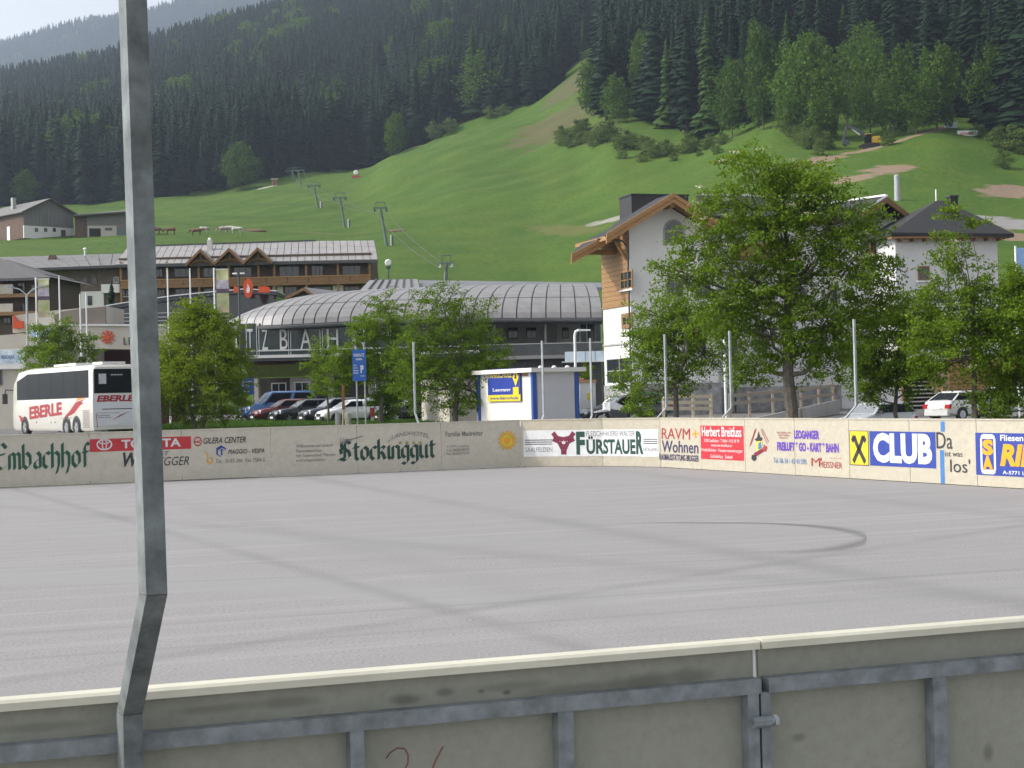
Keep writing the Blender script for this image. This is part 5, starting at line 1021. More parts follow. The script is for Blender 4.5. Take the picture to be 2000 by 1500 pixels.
wpx(tw, TF, 1793, 449, 1816, 464, 0., nx=2, fm=WOODD); wpx(tw, TF, 1792, 520, 1815, 548, 0., nx=2, fm=WOODM, sill=WHITEM); wpx(tw, TF, 1880, 560, 1905, 600, 0., nx=2, fm=WOODM, sill=WHITEM); wpx(tw, TF, 1800, 620, 1830, 670, 0., nx=2, fm=WOODM)
a = TF.y(1853, 385, 3.); b = TF.y(1868, 420, 3.); MB().box(a[0], b[0], 2.7, 3.4, b[1], a[1]).build('chimney', ROOFD, tw); MB().box(a[0]-.06, b[0]+.06, 2.65, 3.45, a[1]+.002, a[1]+.09).build('chimney_cap', DGREY, tw)
a = TF.y(1828, 370, 3.4); MB().tube([(a[0], 3.4, pk[1]-.2), (a[0], 3.4, a[1])], .05, 6).build('vent_pipe', ALU, tw)
MB().tube([(TF.y(1850, 500)[0], -.08, ze-.3), (TF.y(1850, 500)[0], -.08, -.5)], .05, 6).build('downpipe', DGREY, tw)
# --- orange timber terrace wall and steps at the right
p = at(1855, 800, 88); OF = Frm((p.x, 88, .2), R(4)); ow = thing('timber_terrace', 'orange timber terrace wall behind the white saloon', 'terrace', OF.loc, OF.rz); W = OF.y(2080, 780)[0]; z1 = OF.y(1900, 702)[1]
for k in range(9): MB().box(0, W, 0, .08, z1*k/9+.01, z1*(k+1)/9-.015).build('plank', WOODO, ow)
MB().box(-.02, W+.02, .085, 4, -.3, z1-.05).build('core', WOODD, ow); MB().box(-.05, W+.05, -.06, .2, z1+.001, z1+.1).build('coping', WOODM, ow)
stp = thing('timber_steps', 'wide grey timber steps climbing between thin railings beside the orange terrace', 'steps', (0,0,0)); p = at(1762, 799, 84); XF = Frm((p.x, 84, p.z), R(6)); stp.location = XF.loc; stp.rotation_euler = (0, 0, R(6))
W = XF.y(1842, 790)[0]; TR = mat('grey_tread', (.32,.30,.28), .8, nscale=3, namt=.2)
for k in range(9): MB().box(.1+k*.10, W+.0, k*.30, k*.30+.30, k*.205+.12, k*.205+.18).build('tread', TR, stp); MB().box(.1+k*.10, W, k*.30+.2, k*.30+.22, k*.205-.02, k*.205+.118).build('riser', DARK, stp)
for x0_, x1_ in ((.05, .95), (W+.02, W+.02)):
    for h_ in (.5, .75, 1.0): MB().tube([(x0_, 0, h_), (x1_, 2.7, h_+1.85)], .022, 6).build('rail', WOODM, stp)
    for k in (0, 1, 2): f = k/2; MB().box(x0_+(x1_-x0_)*f-.05, x0_+(x1_-x0_)*f+.05, 2.7*f-.05, 2.7*f+.05, 1.85*f-.1, 1.85*f+1.08).build('rail_post', WOODM, stp)
    bar(m := MB(), (x0_, -.1, .1), (x1_, 2.8, 1.95), .3, .06); m.build('stringer', WOODD, stp)
MB().box(.9, W, 2.7, 6., 1.7, 1.9).build('landing', TR, stp)
# --- white hut with blue corner posts
p = at(1043, 838, 75); CF = Frm((p.x, 75, p.z), R(30)); hu = thing('site_hut', 'white hut with blue corner posts and flat pale roof behind the far boards', 'hut', CF.loc, CF.rz)
WR = CF.y(1129, 780)[0]; WL = CF.x(936, 780)[0]; zt = CF.y(1043, 727)[1]; CP = mat('hut_panel', (.62,.61,.57), .6, nscale=1, namt=.05); CPB = mat('hut_panel_shade', (.50,.50,.52), .6, nscale=1, namt=.05)  # front panel: greyer, bluer copy of the hut white with shade in its colour
MB().box(.003, WR, 0, WL, 0, zt).build('body', CP, hu)
MB().box(.22, WR-.22, -.03, -.003, .12, zt-.12).build('wall_panel', CPB, hu)
for x0_, x1_, y0_, y1_ in ((-.05, .17, -.05, .12), (WR-.17, WR+.05, -.05, .12), (-.05, .1, WL-.15, WL+.05)): MB().box(x0_, x1_, y0_, y1_, 0, zt-.02).build('corner_post', BLUEF, hu)
MB().box(-.05, -.003, .13, WL-.16, 0, .13).build('base_rail', BLUEF, hu); MB().box(.18, WR-.18, -.05, -.004, -.02, .1).build('base_rail', BLUEF, hu)
MB().box(-.25, WR+.3, -.3, WL+.3, zt+.004, zt+.20).build('roof', mat('hut_roof', (.66,.64,.60), .7, nscale=1.5, namt=.1), hu); MB().box(-.02, -.004, .4, WL-1.2, zt-.16, zt-.03).build('awning', WOODM, hu)
for k in range(3): MB().lathe((WR*.2+k*WR*.3, .1, zt+.205), [(.12,0),(.1,.06),(.01,.1)], 8).build('roof_cap', WHITEM, hu)
sg = thing('hut_sign', 'blue and yellow driving school sign on the left side of the white hut', 'sign', CF.loc, CF.rz)
a = CF.x(953, 722, -.06); b = CF.x(1018, 783, -.06); ya, yb_ = sorted((a[0], b[0])); z1, z0 = a[1], b[1]
MB().box(-.09, -.055, ya, yb_, z0, z1).build('panel', P_BLUE, sg); MB().box(-.098, -.091, ya, yb_, z0, z0+.30).build('yellow_strip', P_YEL, sg)
def side_text(par, s, ya, yb_, z0, z1, m, name='lettering', x=-.1):
    V, Fs = text_mesh(s, 0, .02); MB().add([(x, ya+(yb_-ya)*a, z0+(z1-z0)*b) for a, b in V], Fs).build(name, m, par)
H_ = z1-z0; side_text(sg, 'FAHRSCHULE', yb_-.1, ya+ (yb_-ya)*.25, z1-.42, z1-.15, P_YEL); side_text(sg, 'Leogang', yb_-.5, ya+.9, z0+.42, z0+.62, P_WHITE); side_text(sg, 'www.fahrschule', yb_-.2, ya+.2, z0+.08, z0+.22, P_BLUE, x=-.105)
cy = ya+(yb_-ya)*.13; cz = z0+H_*.72
MB().prism([(cy-.28, cz), (cy, cz-.42), (cy+.28, cz), (cy, cz+.42)], -.105, -.098, 'x').build('diamond', P_YEL, sg); MB().prism([(cy-.12, cz-.05), (cy+.12, cz-.05), (cy, cz+.2)], -.112, -.106, 'x').build('emblem', P_BLK, sg); MB().prism([(cy-.26, cz-.85), (cy+.26, cz-.85), (cy+.26, cz-.45), (cy-.26, cz-.45)], -.105, -.098, 'x').build('badge', P_YEL, sg)
p = at(905, 830, 86); bk = thing('container', 'cream container standing half hidden behind the leafy tree left of the hut', 'container', (p.x, 86, p.z), R(20)); 
W = 1.5; MB().box(-.75, .75, 0, 5, 0, 2.35).build('body', CREAM, bk); MB().box(-.8, .8, -.05, 5.05, 2.353, 2.45).build('roof', GREYW, bk); 
for k in range(5): MB().box(-.65+k*.3, -.6+k*.3, -.03, -.003, .05, 2.3).build('rib', CREAM, bk)
p = at(1148, 822, 82); ki = thing('pillar_kiosk', 'narrow white pillar with small yellow plate and plant trough beside the hut', 'pillar', (p.x, 82, p.z), R(15)); zk = CAMZ+(hv(1148)-748)/F*82-p.z
MB().box(-.42, .42, -.1, .7, -.1, zk).build('body', WHITEM, ki); MB().box(-.46, .46, -.14, .74, zk+.003, zk+.16).build('trough', mat('trough_terracotta', (.42,.27,.14), .8), ki); MB().box(-.02, .12, -.13, -.103, zk-.85, zk-.5).build('plate', P_YEL, ki)


# ------------------------------------------------------------------ trees around the yard
M_ROW = leafmat('rowan_leaves', (.050,.108,.005), (.175,.270,.020), .45)
M_ROWY = leafmat('young_leaves', (.068,.125,.004), (.185,.255,.014), .45)
M_BLO = leafmat('blossom', (.45,.43,.30), (.7,.68,.5), .3)
def yard_tree(name, label, u, Y, vtop, lobes, seed, trunk_r, leaves=9000, lsize=.17, lm=None, fork=.3, stems=1, blossoms=0, spread=.8, cat='tree', droop=.35, tm=None):
    """lobes: (u, v, ru, rv) of the crown masses in source pixels; the crown gets real depth about the trunk"""
    r_ = np.random.default_rng(seed); gz = float(yard(Y))-.05; b = at(u, 800, Y); base = Vector((b.x, Y, gz-dip(b.x, Y))); t = thing(name, label, cat, base)
    k = Y/F; LB = []
    for (lu, lv, ru, rv_) in lobes:
        p = at(lu, lv, Y); rr = ru*k; LB.append((Vector((p.x-base.x, r_.uniform(-.45, .45)*rr*1.2, p.z-base.z)), rr, rv_*k))
    # wood: trunk, limbs to every mass, twigs to every spray
    wood = MB(); H_ = CAMZ+(hv(u)-vtop)*k-base.z; fz = H_*fork
    stemtops = []
    for s in range(stems):
        a = r_.uniform(0, 6.28); off = Vector((math.cos(a), math.sin(a)*.6, 0))*trunk_r*(1.5 if stems > 1 else 0)
        pts = [off*.5+Vector((0,0,-.1)), off+Vector((r_.normal()*.03, r_.normal()*.03, fz*.5)), off*2+Vector((r_.normal()*.08, r_.normal()*.08, fz)), off*3.+Vector((r_.normal()*.2, r_.normal()*.2, H_*.62)), off*3+Vector((r_.normal()*.3, r_.normal()*.3, H_*.9))]
        tr_ = trunk_r*(1 if stems == 1 else .7); wood.tube(pts, [tr_*1.25, tr_, tr_*.85, tr_*.45, tr_*.1], 9); stemtops.append(pts)
    Cs = []; Ds = []; Bl = []; tot = sum(r1*r2 for _, r1, r2 in LB)
    for i, (c, rr, rv_) in enumerate(LB):
        pts = stemtops[i % stems]; f = min(.95, max(.0, (c.z-rv_*.6-fz)/(H_*.6))); st_ = pts[2].lerp(pts[3], min(1, f)); mid = (st_+c)*.5+Vector((r_.normal()*.15, r_.normal()*.15, -.12*rr))
        L0 = trunk_r*.5*(1-f*.5); wood.tube([st_, mid, c+Vector((0,0,rv_*.3))], [L0, L0*.6, L0*.2], 6)
        n = max(40, int(leaves*1.9*rr*rv_/tot)); per = 64; ns = max(4, n//per)
        for q in range(ns):
            d = r_.normal(size=3); d /= np.linalg.norm(d); rad = r_.random()**.42; sp = np.array([c.x, c.y, c.z])+d*rad*np.array([rr, rr*spread, rv_])
            if q % 2 == 0: a_ = c+Vector((0,0,-.1*rv_)); wood.tube([a_.lerp(Vector(sp), .15), a_.lerp(Vector(sp), .6)+Vector((0,0,.05)), Vector(sp)], [.022, .013, .006], 4, False)
            ax = d*np.array([1, 1, .4])+r_.normal(size=3)*.45; ax /= np.linalg.norm(ax); m = per
            tpos = r_.random(m)-.35; side = r_.normal(size=(m, 3))*np.array([.125, .125, .065])*(rr*.18+.75); p = sp+ax*tpos[:, None]*(.5+.28*rr)+side; p[:, 2] -= droop*np.abs(tpos)**1.5*.4
            dd = ax*.5+r_.normal(size=(m, 3))*.75; dd[:, 2] -= .3; Cs.append(p); Ds.append(dd/np.linalg.norm(dd, axis=1)[:, None])
            if blossoms and rad > .72 and r_.random() < blossoms: Bl.append(sp+d*.12+np.array([0, 0, .1]))
    Cn = np.concatenate(Cs); D = np.concatenate(Ds); n = len(Cn); lsize *= .74; V, Fq = leaf_quads(Cn, D, lsize*(.6+.8*r_.random(n)), lsize*.46*(.7+.6*r_.random(n)), r_)
    # tint: leaf age, patchy through the crown
    ph = r_.uniform(0, 6, 3); pat = .5+.5*np.sin(Cn[:, 0]*1.7+ph[0])*np.sin(Cn[:, 1]*1.9+ph[1])*np.sin(Cn[:, 2]*1.6+ph[2])
    npmesh('crown', V, Fq, lm or M_ROW, t, np.repeat(np.clip(.28*pat+.5*r_.random(n), 0, 1), 4)); wood.build('trunk', tm or M_BARKG, t, True)
    if Bl:
        B = np.array(Bl); m = 26; Cb = (B[:, None, :]+r_.normal(size=(len(B), m, 3))*np.array([.09, .09, .025])).reshape(-1, 3); Db = r_.normal(size=Cb.shape)*np.array([1, 1, .3]); Db /= np.linalg.norm(Db, axis=1)[:, None]
        V, Fq = leaf_quads(Cb, Db, .05, .05, r_); npmesh('blossom', V, Fq, M_BLO, t, np.repeat(r_.random(len(Cb))*.6, 4))['kind'] = 'stuff'
    return t
yard_tree('rowan_tree', 'tall rowan with cream blossoms and thick forked trunk in front of the chalet hotel', 1543, 52, 300,
  [(1480,345,75,48),(1560,375,85,60),(1420,400,60,50),(1500,440,95,65),(1620,440,85,70),(1380,470,62,55),(1330,540,62,40),(1450,540,90,65),(1560,540,95,75),(1670,520,75,70),(1720,590,50,55),(1410,610,80,50),(1500,640,90,60),(1620,640,90,65),(1590,340,40,35),(1480,710,62,45),(1440,310,35,25),(1690,450,45,40),(1290,520,28,20),(1600,710,60,45)], 3, .21, 27000, .17, blossoms=.22, fork=.24)
yard_tree('small_tree', 'small leafy tree with dark crown between two net posts by the wooden fence', 1318, 58, 575,
  [(1290,610,55,45),(1350,620,60,50),(1320,665,85,50),(1260,670,45,35),(1380,690,60,45),(1270,720,50,40),(1330,730,60,40),(1390,620,40,35),(1245,760,40,38),(1255,800,30,25)], 4, .10, 11000, .15, fork=.36, blossoms=.1)
yard_tree('rowan_tree', 'thin airy rowan with bare upper twigs at the right, in front of the tower wing', 1905, 50, 440,
  [(1860,510,50,32),(1930,560,55,35),(1840,580,55,40),(1900,630,75,50),(1980,620,60,55),(1830,660,60,45),(1960,690,70,45),(1870,700,60,35),(1990,560,40,45),(1850,465,26,22),(1895,440,22,16),(1930,760,45,45),(1975,800,50,30),(2030,680,60,80),(1860,410,30,22),(1985,740,60,60),(1930,640,60,50),(2010,590,50,50),(1820,720,45,35)], 5, .085, 17000, .16, fork=.40, blossoms=.06)
yard_tree('small_tree', 'leaning small tree with dense crown above the compact grey car', 1752, 55, 590,
  [(1700,640,60,45),(1760,620,60,45),(1810,650,50,45),(1730,690,70,45),(1680,700,45,40),(1780,710,55,40),(1720,740,50,35),(1765,750,35,28),(1800,600,40,30),(1690,770,30,22)], 6, .085, 11000, .16, fork=.2)
yard_tree('round_tree', 'dense round yellow-green tree right of the coach', 390, 84, 590,
  [(390,625,48,40),(360,660,55,45),(430,660,52,45),(395,690,80,55),(340,720,45,50),(445,725,45,50),(390,750,80,55),(350,790,42,42),(420,800,45,38),(385,600,30,22),(465,690,25,35),(320,690,25,30),(330,760,30,40),(455,770,35,40),(415,640,45,40),(370,630,40,35)], 7, .14, 26000, .17, M_ROWY, fork=.15, stems=2)
yard_tree('leafy_tree', 'leafy tree with forked grey trunk left of the white hut', 885, 80, 555,
  [(860,590,50,35),(910,620,60,45),(830,640,55,45),(880,670,75,50),(950,680,45,45),(800,690,50,45),(850,730,65,45),(930,740,55,40),(800,760,40,45),(890,780,55,35),(975,710,30,30),(960,775,30,30)], 8, .17, 15000, .17, fork=.3, stems=2)
yard_tree('leafy_tree', 'upright leafy tree behind the blue parking sign', 745, 88, 575,
  [(755,600,38,30),(740,640,45,40),(770,680,45,45),(720,690,40,45),(750,730,50,45),(775,770,42,40),(710,640,28,35),(745,785,40,30)], 9, .13, 10000, .18, fork=.25)
yard_tree('young_tree', 'slim young tree standing among the parked cars left of the parking sign', 641, 88, 660,
  [(640,690,35,28),(665,700,30,30),(620,715,28,30),(650,730,42,30),(680,735,25,30),(640,755,30,20),(690,700,25,25)], 10, .06, 5200, .16, fork=.45)
yard_tree('small_tree', 'young spreading tree behind the roof of the coach', 115, 93, 615,
  [(120,640,30,24),(85,660,38,24),(140,672,40,26),(110,690,45,24),(60,680,24,18),(170,690,26,20),(95,712,50,20),(180,660,14,10)], 11, .08, 6500, .17, fork=.4)
p = at(1150, 822, 82); sh = thing('potted_shrub', 'bright green shrub growing in the trough on the white pillar', 'shrub', (p.x, 82.3, CAMZ+(hv(1148)-746)/F*82)); ar = broad_arrays(91, 7, 700, .5, .0, .10); o = npmesh('crown', ar[0]*.9*np.array([1.1, 1., 1.]), ar[1], M_ROWY, sh, ar[2]); MB().tube([(0,0,-.05),(0,0,.5)], .03, 5).build('trunk', M_BARK, sh)
fl_ = np.random.default_rng(5); Cn = fl_.normal(size=(60, 3))*np.array([.12,.1,.06])+np.array([-.38,-.25,.08]); D = fl_.normal(size=(60, 3)); D /= np.linalg.norm(D, axis=1)[:, None]; V, Fq = leaf_quads(Cn, D, .08, .08, fl_); npmesh('flowers', V, Fq, mat('pink_petals', (.6,.2,.25), .6), sh)['kind'] = 'stuff'
sp_ = thing('small_fir', 'small dark fir in front of the timber hotel, left of the big post', 'fir', (at(219, 600, 168).x, 168, CAMZ+(hv(219)-606)/F*168)); ar = spruce_arrays(33, 110, .26, .02); npmesh('crown', ar[0]*3.0, ar[1], M_SPR, sp_, ar[2]); MB().tube([(0,0,-1.),(0,0,.8)], .07, 6).build('trunk', M_BARK, sp_)

# ------------------------------------------------------------------ grass verge in front of the parked cars
G_ = leafmat('verge_blades', (.035,.085,.012), (.09,.17,.03), .3)
x0, x1 = at(312, 800, 96).x, at(905, 800, 96).x
vx = np.linspace(x0, x1, 40); vy = np.linspace(80, 104, 20); ix = np.arange(800).reshape(20, 40)
V = np.array([(x, y, float(yard(y))+.05+.03*math.sin(x*1.3+y)) for y in vy for x in vx]); Fq = np.stack([ix[:-1,:-1], ix[:-1,1:], ix[1:,1:], ix[1:,:-1]], -1).reshape(-1, 4)
tag(npmesh('grass_verge', V, Fq, MEADOW, smooth=True), kind='structure')
n = 26000; r_ = np.random.default_rng(12); P = np.stack([r_.uniform(x0, x1, n), r_.uniform(80, 104, n), np.zeros(n)], 1); P[:, 2] = yard(P[:, 1])+.14; D = r_.normal(size=(n, 3))*.35; D[:, 2] = 1; D /= np.linalg.norm(D, axis=1)[:, None]
V, Fq = leaf_quads(P, D, r_.uniform(.18, .42, n), .05, r_); tag(npmesh('grass', V, Fq, G_, None, np.repeat(r_.random(n)*.65, 4)), kind='stuff')

# ------------------------------------------------------------------ vehicles
TYRE = mat('tyre_rubber', (.018,.018,.02), .8, nscale=8, namt=.2); RIMM = mat('alloy_rim', (.5,.51,.53), .3, .8, nscale=5, namt=.1); CARG = mat('car_glass', (.012,.015,.017), .06, nscale=.5, namt=.2, spec=.2); CARG.node_tree.nodes['Principled BSDF'].inputs['IOR'].default_value = 1.2; CARW = mat('windscreen_sky_glass', (.13,.14,.145), .12, nscale=.5, namt=.2, spec=1.); CARW.node_tree.nodes['Principled BSDF'].inputs['IOR'].default_value = 2.4  # windscreens: reflected sky is put into a grey base colour and raised IOR
TRIM = mat('black_trim', (.02,.02,.022), .5, nscale=6, namt=.2); LAMP = mat('headlight_glass', (.62,.64,.66), .12, .3, nscale=9, namt=.25); TAIL = mat('tail_light', (.32,.02,.02), .2, nscale=8, namt=.2); PLATE = mat('number_plate', (.66,.66,.66), .5, nscale=20, namt=.1)
def wheel(par, x, y, r, wd, sgn):
    w_ = MB(); pr = [(.55, -.5), (.9, -.5), (1, -.35), (1, .35), (.9, .5), (.55, .5)]; N_ = 20
    rings = [[(x+r*a*math.cos(2*math.pi*k/N_), y+wd*b, r+r*a*math.sin(2*math.pi*k/N_)) for k in range(N_)] for a, b in pr]; w_.loft(rings, False); o = w_.build('wheel', TYRE, par, True)
    d = MB(); yy = y+sgn*wd*.42; d.prism([(x+r*.62*math.cos(2*math.pi*k/16), r+r*.62*math.sin(2*math.pi*k/16)) for k in range(16)], yy-.02, yy, 'y')
    for k in range(5):
        a = k*1.2566; c_, s_ = math.cos(a), math.sin(a); q = [(x+r*(.1*c_-.09*s_), r+r*(.1*s_+.09*c_)), (x+r*(.6*c_-.06*s_), r+r*(.6*s_+.06*c_)), (x+r*(.6*c_+.06*s_), r+r*(.6*s_-.06*c_)), (x+r*(.1*c_+.09*s_), r+r*(.1*s_-.09*c_))]
        d.prism(q, yy+sgn*.002 if sgn > 0 else yy-.02-.018, yy+.02 if sgn > 0 else yy-.022, 'y')
    d.build('rim', RIMM, o)
def car(name, label, loc, rz, col, cat='car', L=4.3, W=1.74, Hh=1.45, hood=.92, deck=1.0, belt=.95, fb=.85, ff=.12, rf=-1.25, rb=-1.95, nose=.62, group='cars parked in the yard', r=.31, rough=.25, estate=False):
    t = thing(name, label, cat, loc, rz, group); pm = mat('car_paint_'+'_'.join('%d' % (c*1000) for c in col), col, rough, .15, nscale=.8, namt=.06, coat=.6)
    h = L/2; w2 = W/2
    xs = [-h, -h+.12, -h+.4, rb+.02, -.6, fb, h-.55, h-.14, h]; zt = [deck*.72, deck*.93, deck, max(deck, belt)-.0, belt+.03, belt+.0, hood*.93, nose+.12, nose-.06]; ww = [.80,.93,.98,1,1,1,.97,.90,.76]; zl = [.42,.30,.24,.22,.22,.22,.22,.26,.36]
    xs[3] = max(xs[3], xs[2]+.05)
    rings = []
    for x, z, k, lo in zip(xs, zt, ww, zl):
        w_ = w2*k; m = lo+(z-lo)*.5
        half = [(w_*.78, lo), (w_*.97, lo+.10), (w_, m), (w_*.985, z-.16*(z-lo)), (w_*.90, z-.02), (w_*.5, z+.012)]
        rings.append([(x, y, zz) for y, zz in half]+[(x, -y, zz) for y, zz in half[::-1]])
    MB().loft(rings).build('body', pm, t, True)
    B = [(rb, w2*.93), (fb, w2*.93)]; T = [(rf, w2*.70), (ff, w2*.72)]; zb_ = belt-.02
    c = MB(); vb_ = [(rb, -w2*.93, zb_), (fb, -w2*.93, zb_), (fb, w2*.93, zb_), (rb, w2*.93, zb_)]; vm = [(rf-.05, -w2*.745, Hh-.07), (ff+.07, -w2*.76, Hh-.07), (ff+.07, w2*.76, Hh-.07), (rf-.05, w2*.745, Hh-.07)]; vt = [(rf+.1, -w2*.62, Hh), (ff-.12, -w2*.62, Hh), (ff-.12, w2*.62, Hh), (rf+.1, w2*.62, Hh)]
    c.loft([vb_, vm, vt]); c.build('cabin', pm, t, True)
    def pane(nm, a, b, c_, d, iu=.06, iv=.10, off=.012, m=CARG):
        a, b, c_, d = map(Vector, (a, b, c_, d)); f = lambda s, q: (a*(1-s)+b*s)*(1-q)+(d*(1-s)+c_*s)*q; nrm = (b-a).cross(d-a).normalized()*off; q = [f(iu, iv), f(1-iu, iv), f(1-iu, 1-iv*.7), f(iu, 1-iv*.7)]
        mb = MB(); vs = [p+nrm for p in q]+[p-nrm*.5 for p in q]; mb.add(vs, [(0,1,2,3), (7,6,5,4), (0,4,5,1), (1,5,6,2), (2,6,7,3), (3,7,4,0)]); return mb.build(nm, m, t)
    pane('windscreen', vb_[1], vb_[2], vm[2], vm[1], m=CARW, iu=.09, iv=.12); pane('rear_window', vb_[3], vb_[0], vm[0], vm[3])
    for s, (i, j) in ((1, (2, 3)), (-1, (0, 1))):
        a, b, c_, d = Vector(vb_[i]), Vector(vb_[j]), Vector(vm[j]), Vector(vm[i]); mid = .52
        pane('side_window', a, a.lerp(b, mid), d.lerp(c_, mid), d, .09 if s > 0 else .05, .12); pane('side_window', a.lerp(b, mid), b, c_, d.lerp(c_, mid), .05 if s > 0 else .09, .12)
        MB().obox((fb-.28, s*(w2+.07), belt+.06), (1,0,0), .05, (0,1,0), .09, (0,0,1), .065).build('mirror', TRIM, t)
        for x in (h-.82, -h+.80):
            wheel(t, x, s*(w2-.09), r, .2, s)
            ar = MB(); ar.prism([(x+(r+.06)*math.cos(a_), r+(r+.06)*math.sin(a_)) for a_ in np.linspace(-.25, math.pi+.25, 14)], s*(w2+.003)-.005, s*(w2+.003)+.003); ar.build('wheel_arch', TRIM, t)
        MB().loft([[(h-.32, s*w2*.93, nose+.16), (h-.05, s*w2*.74, nose+.02), (h-.02, s*w2*.74, nose-.10), (h-.27, s*w2*.955, nose-.02)], [(h-.32, s*w2*.60, nose+.20), (h-.03, s*w2*.47, nose+.03), (h+.0, s*w2*.47, nose-.08), (h-.27, s*w2*.6, nose+.0)]]).build('headlight', LAMP, t)
        MB().box(-h-.005, -h+.22, s*w2*.60 if s > 0 else -w2*.93, w2*.93 if s > 0 else -w2*.60, deck*.60, deck*.80).build('tail_light', TAIL, t)
    MB().box(h-.10, h+.035, -w2*.78, w2*.78, .24, .46).build('bumper', TRIM if not estate else pm, t); MB().box(-h-.03, -h+.1, -w2*.8, w2*.8, .28, .50).build('bumper', pm, t)
    MB().box(h-.03, h+.012, -w2*.40, w2*.40, nose-.14, nose+.0).build('grille', TRIM, t); MB().box(h+.036, h+.045, -.26, .26, .31, .42).build('number_plate', PLATE, t); MB().box(-h-.04, -h-.031, -.26, .26, .56, .67).build('number_plate', PLATE, t)
    return t
def gnd(u, Y): p = at(u, 800, Y); return (p.x, Y, float(yard(Y))-dip(p.x, Y)+.02)
def van(name, label, loc, rz, col, group):
    t = car(name, label, loc, rz, col, 'van', 4.9, 1.9, 1.95, 1.12, 1.25, 1.15, 1.35, .55, -2.25, -2.40, .80, group, .33); return t
# (faces the camera's left; each car is seen from its left front)
az = math.pi+R(26)
G1 = 'cars parked in a row before the station'
van('parked_van', 'blue van at the left end of the row before the station', gnd(543, 107), az, (.045,.13,.33), G1)
car('parked_car', 'dark red saloon parked right of the blue van', gnd(557, 103.5), az, (.13,.015,.02), group=G1)
car('parked_car', 'black saloon with silver wheels parked right of the red car', gnd(597, 100.5), az, (.012,.013,.016), group=G1)
car('parked_car', 'dark blue-grey hatchback in the middle of the row behind the slim young tree', gnd(652, 98), az, (.035,.042,.055), L=4.1, Hh=1.5, group=G1)
car('parked_car', 'white small car peeping out beside the slim young tree', gnd(684, 95.5), az, (.72,.73,.74), L=3.9, Hh=1.4, group=G1)
car('parked_car', 'tall dark estate car behind the posts of the blue parking sign', gnd(738, 98), az, (.03,.033,.036), L=4.5, Hh=1.72, hood=1.05, belt=1.1, deck=1.15, nose=.72, rb=-2.2, rf=-1.9, group=G1)
car('parked_car', 'black saloon at the right end of the row below the leafy tree', gnd(805, 95), az, (.014,.014,.016), group=G1)
van('parked_van', 'dark van half hidden behind the upright leafy tree', gnd(790, 114), az+R(60), (.05,.055,.06), G1)
G2 = 'cars in the yard at the right'
car('parked_car', 'dark grey car behind the motorcycle beside the white pillar', gnd(1212, 80), math.pi+R(22), (.03,.034,.04), group=G2)
car('parked_car', 'teal green car standing behind the dark grey car', gnd(1235, 90), math.pi+R(5), (.03,.11,.12), group=G2, L=4.2)
car('parked_car', 'compact silver-grey car under the leaning small tree', (gnd(1708, 68)[0], 68, -.30), -math.pi/2-R(56), (.36,.375,.39), group=G2, L=3.5, W=1.62, Hh=1.42, rb=-1.7, rf=-1.3, fb=.8, ff=.2, hood=.9, r=.28)
car('parked_car', 'white saloon showing its tail near the timber steps', gnd(1892, 77), R(33), (.56,.56,.55), group=G2, L=4.4, Hh=1.4, deck=1.0)
car('parked_car', 'pale car half hidden behind the drooping rowan at the right picture edge', gnd(1985, 79), R(5), (.55,.57,.57), group=G2, L=4.3)
# --- coach
pr = at(180, 800, 80); axb = Vector((-7.0, 9.9, 0)).normalized(); bz = math.atan2(axb.y, axb.x)
Wb = 2.55; Lb = 12.2; Hb = 3.62; rightv = Vector((axb.y, -axb.x, 0))
rc = Vector((pr.x, 80, float(yard(80))))+rightv*Wb/2; cen = rc+axb*Lb/2
bus = thing('coach', 'white three-axle touring coach with red lettering and swoosh, seen from its left rear', 'coach', cen, bz)
BW_ = mat('coach_white', (.62,.60,.55), .25, nscale=.5, namt=.04, coat=.6); BS = mat('coach_silver', (.58,.60,.64), .3, .2, nscale=.6, namt=.06, coat=.5); BR = mat('lettering_crimson', srgb(150,28,40), .4, nscale=3, namt=.12)
hx_, hy = Lb/2, Wb/2
rings = []
for x, k, zt_, zl in ((-hx_, .965, Hb-.16, .38), (-hx_+.12, 1, Hb-.04, .33), (-hx_+2.4, 1, Hb, .32), (hx_-3., 1, Hb, .32), (hx_-1.3, 1, Hb-.12, .32), (hx_-.5, .97, Hb-.55, .32), (hx_-.12, .92, Hb-1.25, .34), (hx_, .86, 1.6, .38)):
    y = hy*k; half = [(y*.93, zl), (y, zl+.14), (y, zl+(zt_-zl)*.45), (y*.985, zt_-.26), (y*.93, zt_-.08), (y*.80, zt_)]; rings.append([(x, a, z) for a, z in half]+[(x, -a, z) for a, z in half[::-1]])
MB().loft(rings).build('body', BW_, bus, True)
